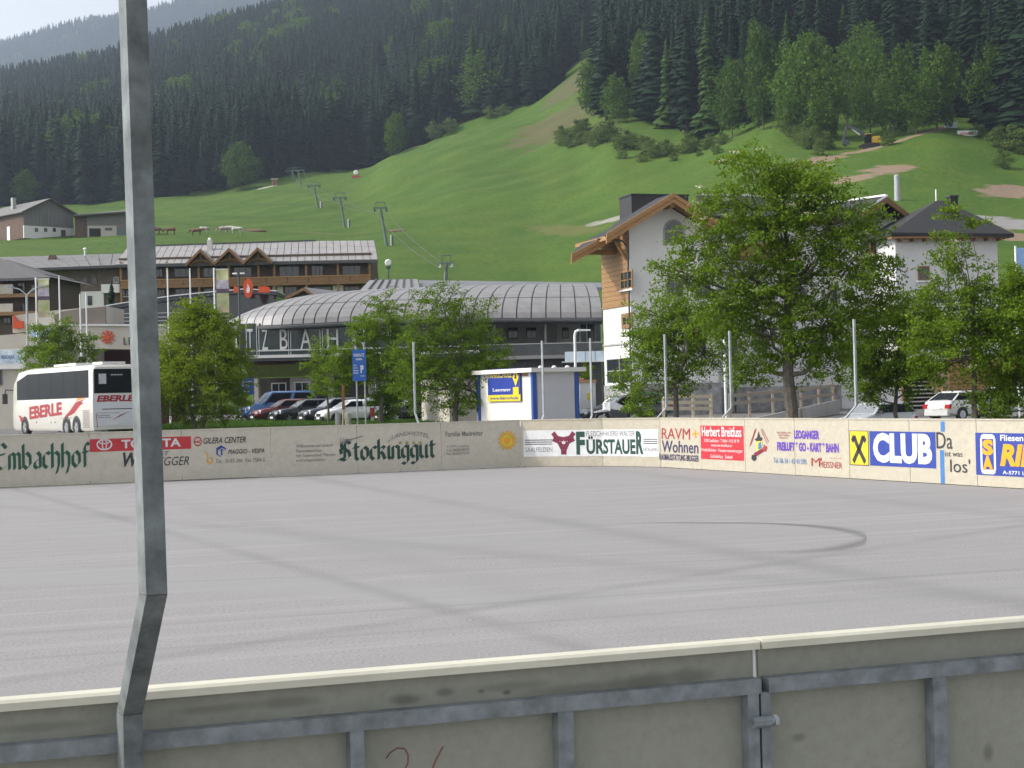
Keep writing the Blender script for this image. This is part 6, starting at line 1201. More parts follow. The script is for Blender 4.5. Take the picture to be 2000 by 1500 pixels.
# side: left side is +y
def bside(pts, y0, y1, name, m, par=bus): return MB().prism(pts, y0, y1).build(name, m, par)
yl_ = hy
xb_ = [-hx_+.42, -hx_+2.1, -hx_+3.9, -hx_+5.7, -hx_+7.5, -hx_+9.3, hx_-1.15]
for sgn in (1, -1):
    for i in range(6):
        a, b = xb_[i]+.012, xb_[i+1]-.012; zt_ = Hb-.30; zb2_ = 1.96
        p = [(a, zb2_), (b, zb2_), (b, zt_ if i < 5 else zt_-.35), (a, zt_)]
        mb = MB(); ys0 = sgn*(hy+.004); ys1 = sgn*(hy*.987+.012)
        mb.add([(p[0][0], ys0+sgn*.01, p[0][1]), (p[1][0], ys0+sgn*.01, p[1][1]), (p[2][0], ys1, p[2][1]), (p[3][0], ys1, p[3][1]), (p[0][0], sgn*(hy-.05), p[0][1]), (p[1][0], sgn*(hy-.05), p[1][1]), (p[2][0], sgn*(hy-.12), p[2][1]), (p[3][0], sgn*(hy-.12), p[3][1])], [(0,1,2,3), (0,4,5,1), (1,5,6,2), (2,6,7,3), (3,7,4,0), (4,7,6,5)]); mb.build('side_window', CARG, bus)
    for x in (-hx_+2.15, -hx_+3.55, hx_-2.35):
        wheel(bus, x, sgn*(hy-.10), .50, .28, sgn); MB().prism([(x+.60*math.cos(a_), .50+.58*math.sin(a_)) for a_ in np.linspace(-.2, math.pi+.2, 16)], sgn*(hy+.004)-.006, sgn*(hy+.004)+.004).build('wheel_arch', TRIM, bus)
def side_txt(s, xa, xb2, za, zb3, m, name='lettering', shear=0., bold=.04, rise=0.):       # left side: text runs from the front (left) to the rear
    V, Fs = text_mesh(s, shear, bold); MB().add([(xa+(xb2-xa)*a, hy+.012, za+(zb3-za)*b+rise*a) for a, b in V], Fs).build(name, m, bus)
side_txt('EBERLE', hx_-3.1, -hx_+4.2, .92, 1.58, BR, rise=.22)
V_ = lambda pts, m, name, y=.011: MB().prism(pts, hy+y-.006, hy+y).build(name, m, bus)
V_([(hx_-2.4,.85),(hx_-1.7,.78),(hx_-1.4,1.15),(hx_-1.9,1.05)], BR, 'swoosh'); V_([(-hx_+3.6,1.0),(-hx_+2.5,1.2),(-hx_+1.6,1.6),(-hx_+1.1,1.72),(-hx_+1.5,1.75),(-hx_+.95,1.9),(-hx_+2.2,1.75),(-hx_+3.0,1.35),(-hx_+3.7,1.08)], BR, 'swoosh'); V_([(-hx_+2.2,1.79),(-hx_+1.2,1.93),(-hx_+.7,1.90),(-hx_+1.2,1.99),(-hx_+1.9,1.95)], mat('swoosh_orange', srgb(220,130,30), .4), 'swoosh'); V_([(-hx_+4.6,1.0),(-hx_+3.5,.86),(-hx_+2.6,1.02),(-hx_+3.5,.94)], mat('swoosh_grey', (.25,.2,.18), .4), 'swoosh')
for k in range(9): MB().box(-hx_+.35, -hx_+1.25, hy+.004, hy+.016, .5+k*.10, .53+k*.10).build('grille_slat', TRIM, bus)
for x in (hx_-4.2, hx_-6.4, -hx_+5.2): MB().box(x-.04, x+.04, hy+.003, hy+.012, .72, .80).build('handle', TRIM, bus)
# rear
xr2 = -hx_
MB().loft([[(xr2-.02, -hy*.90, 2.18), (xr2-.02, hy*.90, 2.18), (xr2-.02, hy*.90, Hb-.28), (xr2-.02, -hy*.90, Hb-.28)], [(xr2+.05, -hy*.93, 2.12), (xr2+.05, hy*.93, 2.12), (xr2+.08, hy*.9, Hb-.2), (xr2+.08, -hy*.9, Hb-.2)]]).build('rear_window', CARG, bus)
MB().box(xr2-.012, xr2+.03, -hy*.93, hy*.93, .55, 2.10).build('rear_panel', BS, bus)
def rear_txt(s, ya, yb2, za, zb3, m, shear=.0, bold=.03, name='lettering', x=-.03):
    V, Fs = text_mesh(s, shear, bold); MB().add([(xr2+x, ya+(yb2-ya)*a, za+(zb3-za)*b) for a, b in V], Fs).build(name, m, bus)
rear_txt('EBERLE', hy*.82, -hy*.72, 1.74, 2.06, BR, .2, .05, x=-.016); rear_txt('****', hy*.25, -hy*.25, 2.98, 3.10, WHITEM, x=-.026)
MB().box(xr2-.027, xr2-.022, hy*.42, hy*.72, 2.62, 3.12).build('window_sticker', mat('sticker_grey', (.45,.47,.5), .5), bus)
rear_txt('Ihr Reisepartner mit Komfort', hy*.8, -hy*.1, 1.16, 1.22, P_GREY, x=-.016); rear_txt('Omnibusreisen', hy*.8, hy*.3, 1.05, 1.11, P_GREY, x=-.016); rear_txt('Telefon und Fax', hy*.8, hy*.25, .95, 1.01, P_GREY, x=-.016)
MB().box(xr2-.022, xr2-.013, -hy*.7, hy*.6, 1.36, 1.40).build('trim_line', TRIM, bus); MB().prism([(hy*.2, .85), (-hy*.1, 1.0), (-hy*.5, 1.25), (-hy*.15, 1.1)], xr2-.02, xr2-.014, 'x').build('swoosh', BR, bus)
MB().box(xr2-.03, xr2-.013, -.05, .55, .58, .76).build('number_plate', PLATE, bus)
for s in (1, -1): MB().loft([[(xr2-.03, s*hy*.80, .50), (xr2+.16, s*(hy+.006), .50), (xr2+.16, s*(hy+.006), 1.22), (xr2-.03, s*hy*.84, 1.18)], [(xr2+.03, s*hy*.78, .52), (xr2+.2, s*(hy-.05), .52), (xr2+.2, s*(hy-.05), 1.2), (xr2+.03, s*hy*.8, 1.15)]]).build('tail_light', TAIL, bus)
MB().box(-2.6, .6, -.75, .75, Hb+.002, Hb+.13).build('roof_unit', mat('roof_unit', (.62,.62,.6), .5), bus); MB().box(-hx_+.3, -hx_+1.6, -.6, .6, Hb-.02, Hb+.10).build('roof_hatch', WHITEM, bus)
for s in (1, -1): m = MB(); m.tube([(hx_-.2, s*hy*.8, 2.5), (hx_+.35, s*(hy+.12), 2.55), (hx_+.4, s*(hy+.15), 2.3)], .035, 6); m.obox((hx_+.38, s*(hy+.17), 2.05), (1,0,0), .08, (0,1,0), .13, (0,0,1), .28); m.build('mirror', TRIM, bus)
MB().loft([[(hx_-.42, -hy*.85, 2.85), (hx_-.42, hy*.85, 2.85), (hx_+.01, hy*.8, 1.2), (hx_+.01, -hy*.8, 1.2)], [(hx_-.36, -hy*.85, 2.95), (hx_-.36, hy*.85, 2.95), (hx_+.06, hy*.8, 1.25), (hx_+.06, -hy*.8, 1.25)]]).build('windscreen', CARG, bus)
# --- motorcycle
p = gnd(1208, 66); mo_ = thing('motorcycle', 'white and black motorcycle leaning before the dark grey car', 'motorcycle', p, math.pi+R(12)); zs = .25
MW = mat('motorcycle_white', (.75,.75,.76), .3, nscale=2, namt=.06)
for x in (.68, -.68):
    w_ = MB(); N_ = 20
    rings = [[(x+(.30+.05*math.cos(a))*math.cos(b), .05*math.sin(a), zs+.33+(.30+.05*math.cos(a))*math.sin(b)) for a in np.linspace(0, 2*math.pi, 7)[:-1]] for b in np.linspace(0, 2*math.pi, N_+1)]; w_.loft(rings, False); o_ = w_.build('wheel', TYRE, mo_, True); MB().prism([(x+.2*math.cos(k*.524), zs+.33+.2*math.sin(k*.524)) for k in range(12)], -.02, .02).build('rim', RIMM, o_)
MB().tube([(.68,.0,zs+.33),(.45,.0,zs+.95),(.40,0,zs+1.05)], .035, 6).build('fork', ALU, mo_, True); m = MB(); m.tube([(.36,-.36,zs+1.10),(.42,0,zs+1.05),(.36,.36,zs+1.10)], .018, 6); m.build('handlebar', TRIM, mo_)
MB().loft([[(.42,-.12,zs+.78),(.42,.12,zs+.78),(.42,.12,zs+.95),(.42,-.12,zs+.95)], [(.1,-.17,zs+.72),(.1,.17,zs+.72),(.1,.13,zs+1.0),(.1,-.13,zs+1.0)], [(-.2,-.11,zs+.7),(-.2,.11,zs+.7),(-.2,.1,zs+.86),(-.2,-.1,zs+.86)]]).build('tank', MW, mo_, True)
MB().loft([[(-.18,-.12,zs+.74),(-.18,.12,zs+.74),(-.18,.11,zs+.84),(-.18,-.11,zs+.84)], [(-.85,-.10,zs+.88),(-.85,.10,zs+.88),(-.85,.09,zs+.96),(-.85,-.09,zs+.96)]]).build('seat', TRIM, mo_); MB().loft([[(-.35,-.10,zs+.62),(-.35,.10,zs+.62),(-.35,.1,zs+.78),(-.35,-.1,zs+.78)], [(-1.0,-.05,zs+.88),(-1.0,.05,zs+.88),(-1.0,.05,zs+.98),(-1.0,-.05,zs+.98)]]).build('tail_fairing', MW, mo_)
MB().box(-.3, .35, -.14, .14, zs+.28, zs+.66).build('engine', DGREY, mo_); MB().loft([[(.62,-.12,zs+.75),(.62,.12,zs+.75),(.62,.1,zs+1.0),(.62,-.1,zs+1.0)], [(.40,-.2,zs+.68),(.40,.2,zs+.68),(.36,.14,zs+1.2),(.36,-.14,zs+1.2)]]).build('front_fairing', MW, mo_, True)
MB().prism([(.35,zs+.68),(1.0,zs+.62),(1.02,zs+.66),(.5,zs+.78)], -.07, .07).build('mudguard', MW, mo_); m = MB(); m.tube([(-.68,.08,zs+.33),(-.1,.08,zs+.4)], .03, 6); m.build('swing_arm', ALU, mo_); MB().tube([(-.1,.15,0),(-.05,.1,zs+.3)], .02, 5).build('stand', TRIM, mo_)

# ------------------------------------------------------------------ signs, masts and small things of the yard
POLEW = mat('white_mast', (.72,.73,.74), .4, nscale=4, namt=.06)
def gz_(u, Y): x, y, z = gnd(u, Y); return Vector((x, y, z-.02))
def top_z(u, v, Y): return CAMZ+(hv(u)-v)/F*Y
# blue parking sign on two posts
b = gz_(703, 84); ps = thing('parking_sign', 'tall blue parking sign on two grey posts in front of the parked cars', 'sign', b); k = 84/F
for u, vt in ((698,676),(714,674)): x = (u-703)*k; MB().tube([(x,0,-.1),(x,0,top_z(u, vt, 84)-b.z)], .045, 8).build('post', GALVL, ps, True)
x0, x1 = (690.5-703)*k, (717-703)*k; z1, z0 = top_z(700, 683, 84)-b.z, top_z(700, 744, 84)-b.z
MB().box(x0, x1, -.09, -.05, z0, z1).build('panel', mat('traffic_blue', srgb(28,88,168), .4, nscale=2, namt=.06), ps)
def ftext(par, s, x0, x1, z0, z1, y, m, bold=.02, name='lettering'):
    V, Fs = text_mesh(s, 0, bold); MB().add([(x0+(x1-x0)*a, y, z0+(z1-z0)*b_) for a, b_ in V], Fs).build(name, m, par)
H_ = z1-z0; ftext(ps, 'PARKPLATZ', x0+.08, x1-.08, z1-.36, z1-.2, -.094, P_WHITE); ftext(ps, 'Asitzbahn', x0+.18, x1-.18, z1-.54, z1-.42, -.094, P_WHITE)
for i, s in enumerate(('PKW', 'bis 3,5 t', 'Busse', 'links')): ftext(ps, s, x0+.06, x0+(.22, .28, .30, .30)[i], z0+H_*(.49-.08*i)-.03, z0+H_*(.49-.08*i)+.05, -.094, P_WHITE)
ftext(ps, 'P', x1-.28, x1-.12, z0+.40, z0+.80, -.094, P_WHITE, .05); ftext(ps, '2 Std', x1-.3, x1-.1, z0+.22, z0+.29, -.094, P_WHITE)
b = gz_(748, 106); s2 = thing('notice_board', 'small blue notice board with white lines behind the parking sign', 'sign', b); k = 106/F
x0, x1 = (734-748)*k, (764-748)*k; z1, z0 = top_z(748, 746, 106)-b.z, top_z(748, 765, 106)-b.z
MB().box(x0, x1, -.03, .03, z0, z1).build('panel', P_WHITE, s2); MB().box(x0+.05, x1-.05, -.04, -.031, z0+.06, z1-.03).build('print', P_BLUE, s2); 
for i in range(4): MB().box(x0+.12, x0+.45, -.046, -.041, z1-.14-.14*i, z1-.09-.14*i).build('text_line', P_WHITE, s2)
for x in (x0+.1, x1-.1): MB().tube([(x, .06, 0), (x, .06, z1)], .03, 6).build('post', GALVL, s2)
b = gz_(484, 112); s3 = thing('info_panel', 'blue information panel under the left end of the station beside the round tree', 'sign', b); k = 112/F
x0, x1 = (468-484)*k, (497-484)*k; z1, z0 = top_z(484, 738, 112)-b.z, top_z(484, 771, 112)-b.z
MB().box(x0, x1, -.03, .03, z0, z1).build('panel', mat('info_blue', srgb(30,70,140), .5, nscale=2), s3); ftext(s3, 'WILLKOMMEN', x0+.1, x1-.1, z1-.35, z1-.22, -.034, P_WHITE); ftext(s3, 'im Tal', x0+.2, x1-.3, z1-.6, z1-.45, -.034, P_WHITE); ftext(s3, 'Talstation', x0+.1, x1-.3, z0+.2, z0+.35, -.034, P_WHITE)
for x in (x0+.1, x1-.1): MB().tube([(x, .06, 0), (x, .06, z1)], .03, 6).build('post', GALVL, s3)
b = gz_(1994, 78); s4 = thing('blue_board', 'tall pale blue board on a white post at the right picture edge', 'sign', b); k = 78/F
MB().box(-.02, .75, -.03, .03, top_z(1994, 536, 78)-b.z, top_z(1994, 484, 78)-b.z).build('panel', mat('pale_blue_print', (.22,.36,.62), .5, nscale=2, namt=.2), s4); MB().tube([(-.06,0,-.1), (-.06,0,top_z(1990, 480, 78)-b.z)], .05, 8).build('post', POLEW, s4, True)
# stakes, tubs
b = gz_(671, 83); sk_ = thing('brown_stake', 'rust-brown stake board between two pale sticks left of the parking sign', 'stake', b); k = 83/F
MB().box(-.07, .07, -.02, .02, top_z(671, 800, 83)-b.z, top_z(671, 752, 83)-b.z).build('board', mat('rust_brown', (.20,.085,.03), .8, nscale=4, namt=.25), sk_)
for u in (669, 674): MB().tube([((u-671)*k*1.3,.03,-.1), ((u-671)*k*.4,.03,top_z(671, 790, 83)-b.z)], .03, 6).build('stick', mat('pale_wood', (.5,.42,.33), .8), sk_)
for u, lab, m in ((679, 'pale cylindrical tub right of the brown stake', CREAM), (660, 'grey cylindrical tub left of the brown stake', GREYW)):
    b = gz_(u, 84); tb = thing('tub', lab, 'tub', b); hz = top_z(u, 807, 84)-b.z
    MB().lathe((0,0,0), [(.15,-.05),(.155,hz-.03)], 14).build('body', m, tb, True); MB().lathe((0,0,hz-.028), [(.17,0),(.17,.03),(.1,.05)], 14).build('rim', m, tb, True)
b = gz_(727, 92); rp_ = thing('marker_post', 'small red-topped marker post between the dark cars', 'post', b); hz = top_z(727, 796, 92)-b.z; MB().box(-.13, .13, -.06, .06, hz-.5, hz).build('red_top', mat('marker_red', (.3,.05,.03), .6), rp_); MB().box(-.09, .09, -.05, .05, -.05, hz-.505).build('base', CREAM, rp_)
# flag masts and tall banners
for u, vt, vb, Y, lab in ((121,541,640,100,'white flagpole right of the left tall banner'),(333,527,640,100,'white flagpole right of the big post'),(377,527,640,100,'second white flagpole right of the big post'),(161,577,640,100,'short white flagpole beside the hall parapet'),(173,575,640,100,'short slim white pole before the white plaster base')):
    b = gz_(u, Y); f = thing('flagpole', lab, 'flagpole', b); hz = top_z(u, vt, Y)-b.z; MB().tube([(0,0,-.1),(0,0,hz*.5),(0,0,hz)], [.07,.055,.04], 8).build('mast', POLEW, f, True); MB().lathe((0,0,hz+.002), [(.03,0),(.06,.05),(.01,.1)], 8).build('finial', ALU, f, True)
def bannerflag(lab, u, vt, vb, u0, u1, Y):
    b = gz_(u, Y); f = thing('banner_flag', lab, 'banner', b); hz = top_z(u, vt-3, Y)-b.z; k = Y/F; z1 = top_z(u, vt, Y)-b.z; z0 = top_z(u, vb, Y)-b.z; MB().tube([(0,0,-.1),(0,0,hz)], .05, 8).build('mast', POLEW, f, True)
    MB().tube([(0,0,z1),((u1-u)*k,0,z1+.0)], .02, 6).build('arm', POLEW, f)
    pal = [mat('banner_yellow_green', (.42,.45,.12), .8, nscale=1.4, namt=.3, col2=(.60,.60,.42)), mat('banner_lilac', (.36,.28,.44), .8, nscale=2, namt=.3, col2=(.62,.60,.64)), mat('banner_plum', (.13,.085,.12), .8, nscale=2, namt=.3), mat('banner_yellow_green', (0,0,0)), mat('banner_rose', (.55,.40,.36), .8, nscale=2, namt=.3, col2=(.45,.47,.2))]
    c = MB(); N_ = 20; xs_ = [(u0-u)*k, (u1-u)*k]
    for i in range(N_):
        a, d = i/N_, (i+1)/N_; yy = lambda q: .05*math.sin(q*7); mi = 0 if a < .22 else 1 if a < .44 else 2 if a < .52 else 3 if a < .82 else 4
        p = [(xs_[0], yy(a)-.02, z1+(z0-z1)*a), (xs_[1], -yy(a), z1+(z0-z1)*a), (xs_[1], -yy(d), z1+(z0-z1)*d), (xs_[0], yy(d)-.02, z1+(z0-z1)*d)]; c.quad(*p, mi=mi); c.quad(*[(x, y+.012, z) for x, y, z in p][::-1], mi=mi)
    c.build('cloth', pal, f); return f
bannerflag('tall yellow-green and lilac banner on a mast left of the big post', 75.5, 545, 620, 79, 101, 98); bannerflag('tall yellow-green and lilac banner on a mast above the round tree', 424, 526, 611, 428, 452, 98)
# street lamps
def lamp(lab, u, v, Y, style, m):
    b = gz_(u, Y); l = thing('street_lamp', lab, 'street lamp', b); hz = top_z(u, v, Y)-b.z; k = Y/F
    if style == 'T':
        MB().tube([(0,0,-.1),(0,0,hz)], .06, 8).build('mast', m, l, True); MB().box(-.3, .3, -.03, .03, hz-.06, hz).build('arm', m, l)
        for s in (-1, 1): MB().loft([[(s*.1,-.12,hz+.01),(s*.1,.12,hz+.01),(s*.1,.1,hz+.12),(s*.1,-.1,hz+.12)], [(s*.38,-.1,hz+.03),(s*.38,.1,hz+.03),(s*.38,.08,hz+.1),(s*.38,-.08,hz+.1)]]).build('lamp_head', WHITEM, l)
    elif style == 'Y':
        MB().tube([(0,0,-.1),(0,0,hz-.5)], .07, 8).build('mast', m, l, True)
        for s in (-1, 1): MB().tube([(0,0,hz-.5),(s*.4,0,hz-.15),(s*1.0,0,hz+.03)], .04, 6).build('arm', m, l); MB().obox((s*1.05,0,hz+.03), (1,0,.1), .25, (0,1,0), .1, (0,0,1), .05).build('lamp_head', m, l)
    else:
        MB().tube([(0,0,-.1),(0,0,hz-.25),(.06,0,hz-.07),(.22,0,hz)], .075, 8).build('mast', m, l, True); MB().loft([[(.2,-.1,hz-.06),(.2,.1,hz-.06),(.2,.1,hz+.06),(.2,-.1,hz+.06)], [(.85,-.13,hz-.05),(.85,.13,hz-.05),(.85,.1,hz+.03),(.85,-.1,hz+.03)]]).build('lamp_head', ALU, l)
lamp('grey lamp post with a short double head left of the round orange sign', 472, 536, 102, 'T', DGREY); lamp('thin grey lamp with two raised arms at the far left', 57, 560, 98, 'Y', GALVL); lamp('white lamp post with curved neck behind the white hut', 1126, 645, 88, 'C', POLEW); lamp('lamp with flat white double head hidden in the tall tree', 1418, 632, 70, 'T', POLEW)
# lone pole right of the tall tree
P_ = place(1753, 392, 140, 600); up_ = thing('utility_pole', 'thick grey pole standing on the slope behind the gabled wing', 'pole', (P_.x, P_.y, P_.z)); MB().tube([(0,0,-1.),(0,0,top_z(1753, 343, P_.y)-P_.z)], [.55, .5], 10).build('mast', mat('grey_pole', (.34,.36,.37), .7), up_, True); MB().lathe((0,0,top_z(1753, 343, P_.y)-P_.z+.003), [(.5,0),(.4,.15),(.05,.2)], 10).build('cap', GREYW, up_)
# wooden fences
FW = mat('fence_wood', (.52,.45,.33), .8, nscale=3, namt=.2, stretch=(1,6,6)); FWD = mat('fence_wood_dark', (.30,.25,.20), .8, nscale=3, namt=.25, stretch=(1,6,6))
def fence(name, lab, pts, rails, m, hpost=None):     # pts: (u, v_base, v_top, Y)
    B_ = [gz_(u, Y) for u, vb, vt, Y in pts]; t = thing(name, lab, 'fence', B_[0]); Tz = [top_z(u, vt, Y) for u, vb, vt, Y in pts]; Bz = [top_z(u, vb, Y) for u, vb, vt, Y in pts]
    for i, q in enumerate(B_):
        d = q-B_[0]; MB().box(d.x-.06, d.x+.06, d.y-.05, d.y+.05, min(q.z-.1, Bz[i])-B_[0].z, Tz[i]-B_[0].z).build('post', m, t)
    for i in range(len(B_)-1):
        for f in rails:
            a = Vector((B_[i].x, B_[i].y-.08, Bz[i]+(Tz[i]-Bz[i])*f))-B_[0]; c = Vector((B_[i+1].x, B_[i+1].y-.08, Bz[i+1]+(Tz[i+1]-Bz[i+1])*f))-B_[0]; bar(mb := MB(), a.lerp(c, .004), a.lerp(c, .996), .15, .04); mb.build('rail', m, t)
fence('wooden_fence', 'pale three-board wooden fence behind the small tree', [(1296,812,770,70),(1354,812,770,70.5),(1389,812,770,71)], (.98,.70,.42), FW)
fence('ramp_fence', 'brown railing climbing along the ramp below the chalet hotel', [(1426,806,768,72),(1464,802,765,76),(1510,800,760,80),(1565,797,757,84),(1600,793,752,88),(1628,790,748,92)], (.95,.55), FWD)
rm = MB(); q = [gz_(u, Y) for u, Y in ((1420,72),(1520,80),(1640,92))]
for i in range(2): a, c = q[i], q[i+1]; rm.prism([(0,0)], 0, 0) if False else rm.add([(a.x,a.y,a.z-.1),(c.x,c.y,c.z-.1),(c.x,c.y,c.z+(.55 if i == 0 else .8)),(a.x,a.y,a.z+(.3 if i == 0 else .55)),(a.x,a.y+.25,a.z-.1),(c.x,c.y+.25,c.z-.1),(c.x,c.y+.25,c.z+(.55 if i == 0 else .8)),(a.x,a.y+.25,a.z+(.3 if i == 0 else .55))], [(0,1,2,3),(7,6,5,4),(3,2,6,7),(0,4,5,1),(1,5,6,2),(3,7,4,0)])
tag(rm.build('ramp_kerb', mat('pale_concrete', (.42,.41,.39), .9, nscale=1, namt=.12)), 'pale concrete ramp edge below the brown railing', 'kerb')

# ------------------------------------------------------------------ things on the hillside
PY = mat('pylon_green', (.10,.135,.125), .6, .2, nscale=3, namt=.2)
tops = []
for u, vb, vt, Y, lab in ((872,590,509,230,'nearest chairlift pylon rising behind the station roof'),(757,480,401,330,'second chairlift pylon from below with white base box'),(675,445,381,415,'third chairlift pylon on the meadow'),(622,407,358,535,'fourth faint chairlift pylon on the meadow'),(589,365,328,640,'upper right chairlift pylon of the pair at the meadow top'),(575,356,329,690,'upper left chairlift pylon of the pair at the meadow top')):
    P_ = place(u, vb, 140, 900) if Y > 300 else Vector((at(u, 700, Y).x, Y, H(at(u, 700, Y).x, Y))); Y = P_.y; t = thing('lift_pylon', lab, 'lift pylon', P_, 0, 'chairlift pylons'); k = Y/F
    ut = u-(14 if Y > 250 else 0)*(vb-vt)/78; T_ = at(ut, vt+4, Y)-P_; T_.y = 0
    MB().tube([(0,0,-1.), (T_.x, 0, T_.z)], [.35, .22], 8).build('mast', PY, t, True); w_ = 14*k*.5*2 if Y < 400 else 15*k*.9
    MB().box(T_.x-w_, T_.x+w_, -.12, .12, T_.z-.25, T_.z+.05).build('crossarm', PY, t); MB().box(T_.x-w_*.7, T_.x+w_*.7, -.06, .06, T_.z+.9, T_.z+1.05).build('top_arm', PY, t)
    for s in (-1, 1):
        MB().box(T_.x+s*w_*.62-.06, T_.x+s*w_*.62+.06, -.06, .06, T_.z+.06, T_.z+.9).build('strut', PY, t)
        sh_ = MB()
        for q in range(4): sh_.lathe((T_.x+s*w_*.82, (q-1.5)*.55, T_.z-.62), [(.05,-.05),(.22,-.04),(.22,.04),(.05,.05)], 8)
        sh_.box(T_.x+s*w_*.82-.08, T_.x+s*w_*.82+.08, -1.2, 1.2, T_.z-.5, T_.z-.26); o_ = sh_.build('sheave_train', ALU if Y < 300 else PY, t); o_['kind'] = 'stuff'
        tops.append((s, P_+Vector((T_.x+s*w_*.82, 0, T_.z-.8))))
    if 300 < Y < 480: MB().box(.5, .8, -.2, .2, -.5, 2.0).build('base_box', WHITEM, t); MB().box(.82, 1.15, -.2, .2, -.5, 1.8).build('base_cabinet', DGREY, t)
for s in (-1, 1):
    pts = sorted([q for a, q in tops if a == s], key=lambda q: q.y); pl = []
    for a, c in zip(pts, pts[1:]):
        for k in range(8): q = a.lerp(c, k/8); q.z -= (c-a).length*.012*4*(k/8)*(1-k/8); pl.append(q)
    pl.append(pts[-1]); tag(MB().tube(pl, .05, 4).build('lift_cable', DGREY), 'thin %s lift cable strung between the chairlift pylons' % ('left' if s < 0 else 'right'), 'cable', 'lift cables')
def gun(lab, u, vball, vb, Y, red):
    P_ = Vector((at(u, 700, Y).x, Y, H(at(u, 700, Y).x, Y))) if Y < 300 else place(u, vb, 200, 900); Y = P_.y; t = thing('snow_gun', lab, 'snow gun', P_); z = top_z(u, vball, Y)-P_.z; r_ = .36 if Y < 300 else .95
    c = MB(); c.loft([[(r_*a*math.cos(k*.628), -r_*.9+d*r_, z+r_*a*math.sin(k*.628)) for k in range(10)] for d, a in ((0,.72),(.25,.98),(.9,1.),(1.4,.85),(1.75,.5),(1.8,.1))]); c.build('fan_housing', WHITEM, t, True)
    MB().tube([(-.3 if Y < 300 else 0,0,-1),(0,0,z-r_)], .07 if Y < 300 else .3, 6).build('mast', DGREY, t); MB().box(-r_*.6, r_*.6, -r_*.4, r_*.4, z-r_*1.7, z-r_*.95).build('bracket', DGREY if not red else mat('gun_red', (.35,.06,.04), .5), t)
    if red: MB().box(-1.6, 1.6, -.8, .8, -.3, .6).build('sledge', MATS['gun_red'], t)
gun('white round snow gun on a mast above the station roof', 763, 513, 560, 165, False); gun('small white and red snow gun at the top edge of the meadow', 696, 337, 347, 700, True)
P_ = place(537, 362, 300, 900); hb_ = thing('lift_hut', 'tiny brown hut with pale roof at the meadow top beside the lone tree', 'hut', P_); MB().box(-1.1, 1.1, -1, 1, -.5, 2.2).build('wall', WOODM, hb_); MB().box(-1.4, 1.4, -1.3, 1.3, 2.203, 2.5).build('roof', CREAM, hb_); MB().box(-.3, .3, -1.06, -1.003, -.3, 1.5).build('door', WOODD, hb_)
# cows
def cow(u, v, face, m1, lab, lie=False):
    P_ = place(u, v, 200, 600); t = thing('cow', lab, 'cow', P_, 0 if face > 0 else math.pi, 'cows grazing on the meadow'); s = 1.15; zl = -.35 if lie else 0.
    J = [(-.75,0,1.15,.30),(-.3,0,1.12,.38),(.25,0,1.12,.38),(.7,0,1.2,.30),(1.0,0,1.15,.19),(1.3,0,.85,.15),(1.55,0,.6,.10),(-.9,0,1.1,.12),(-1.0,0,.7,.03)]; E_ = [(0,1),(1,2),(2,3),(3,4),(4,5),(5,6),(0,7),(7,8)]
    for x, y in ((-.68,.2),(-.68,-.2),(.6,.2),(.6,-.2)):
        a = len(J); J += [(x,y,.85,.15),(x+(-.05 if x < 0 else .03),y,.45,.075),(x,y,.02,.06)]; E_ += [(0 if x < 0 else 3, a),(a, a+1),(a+1, a+2)]
    a = len(J); J += [(1.15,.2,1.05,.04),(1.15,-.2,1.05,.04)]; E_ += [(4,a),(4,a+1)]
    me = bpy.data.meshes.new('body'); me.from_pydata([(x*s,y*s,(z+zl)*s) for x, y, z, r in J], E_, []); o_ = bpy.data.objects.new('body', me); COL.objects.link(o_); o_.parent = t; me.materials.append(m1)
    md = o_.modifiers.new('skin', 'SKIN'); sv = me.skin_vertices[0].data
    for k, (x, y, z, r) in enumerate(J): sv[k].radius = (r*s, r*s)
    sv[1].use_root = True; md.use_smooth_shade = True; sb_ = o_.modifiers.new('sub', 'SUBSURF'); sb_.levels = 1; sb_.render_levels = 1; return t
CB = mat('cow_brown', (.14,.07,.04), .8, nscale=1.2, namt=.1, col2=(.18,.10,.06)); CP_ = mat('cow_pied', (.10,.05,.03), .8, nscale=1.1, namt=.1, col2=(.65,.62,.58)); CWh = mat('cow_pale', (.30,.28,.25), .8, nscale=1.4, namt=.3, col2=(.66,.64,.6))
for c_ in ((304,459,1,CB,'brown cow right beside the big post'),(333,459,-1,CB,'small dark brown cow grazing alone on the meadow'),(383,461,-1,CB,'ginger cow at the left of the brown and white pair'),(398,458,1,CP_,'brown and white cow standing in the middle group'),(437,457,-1,CP_,'dark pied cow in front of the pale cow'),(449,456,1,CWh,'pale grey-white cow standing on the meadow'),(463,458,1,CWh,'small pale calf right of the pale cow')): cow(*c_)
for u, v, lab in ((492,452,'long low brown heap beside the cows'),(778,452,'small brown heap right of the second lift pylon')):
    P_ = place(u, v, 200, 600); h_ = thing('earth_heap', lab, 'heap', P_); mb = MB(); L_ = 2.2 if u > 600 else 3.4; mb.loft([[(L_*x+.1*math.sin(k*3.1), .9*(1-x*x)**.5*math.cos(k*math.pi/6), .55*(1-x*x)**.5*math.sin(k*math.pi/6)*(1+.15*math.sin(k*2+x*5))) for k in range(12)] for x in np.linspace(-.98, .98, 9)]); mb.build('heap', mat('earth', (.14,.10,.06), .95, nscale=2, namt=.3, bump=.6), h_, True)
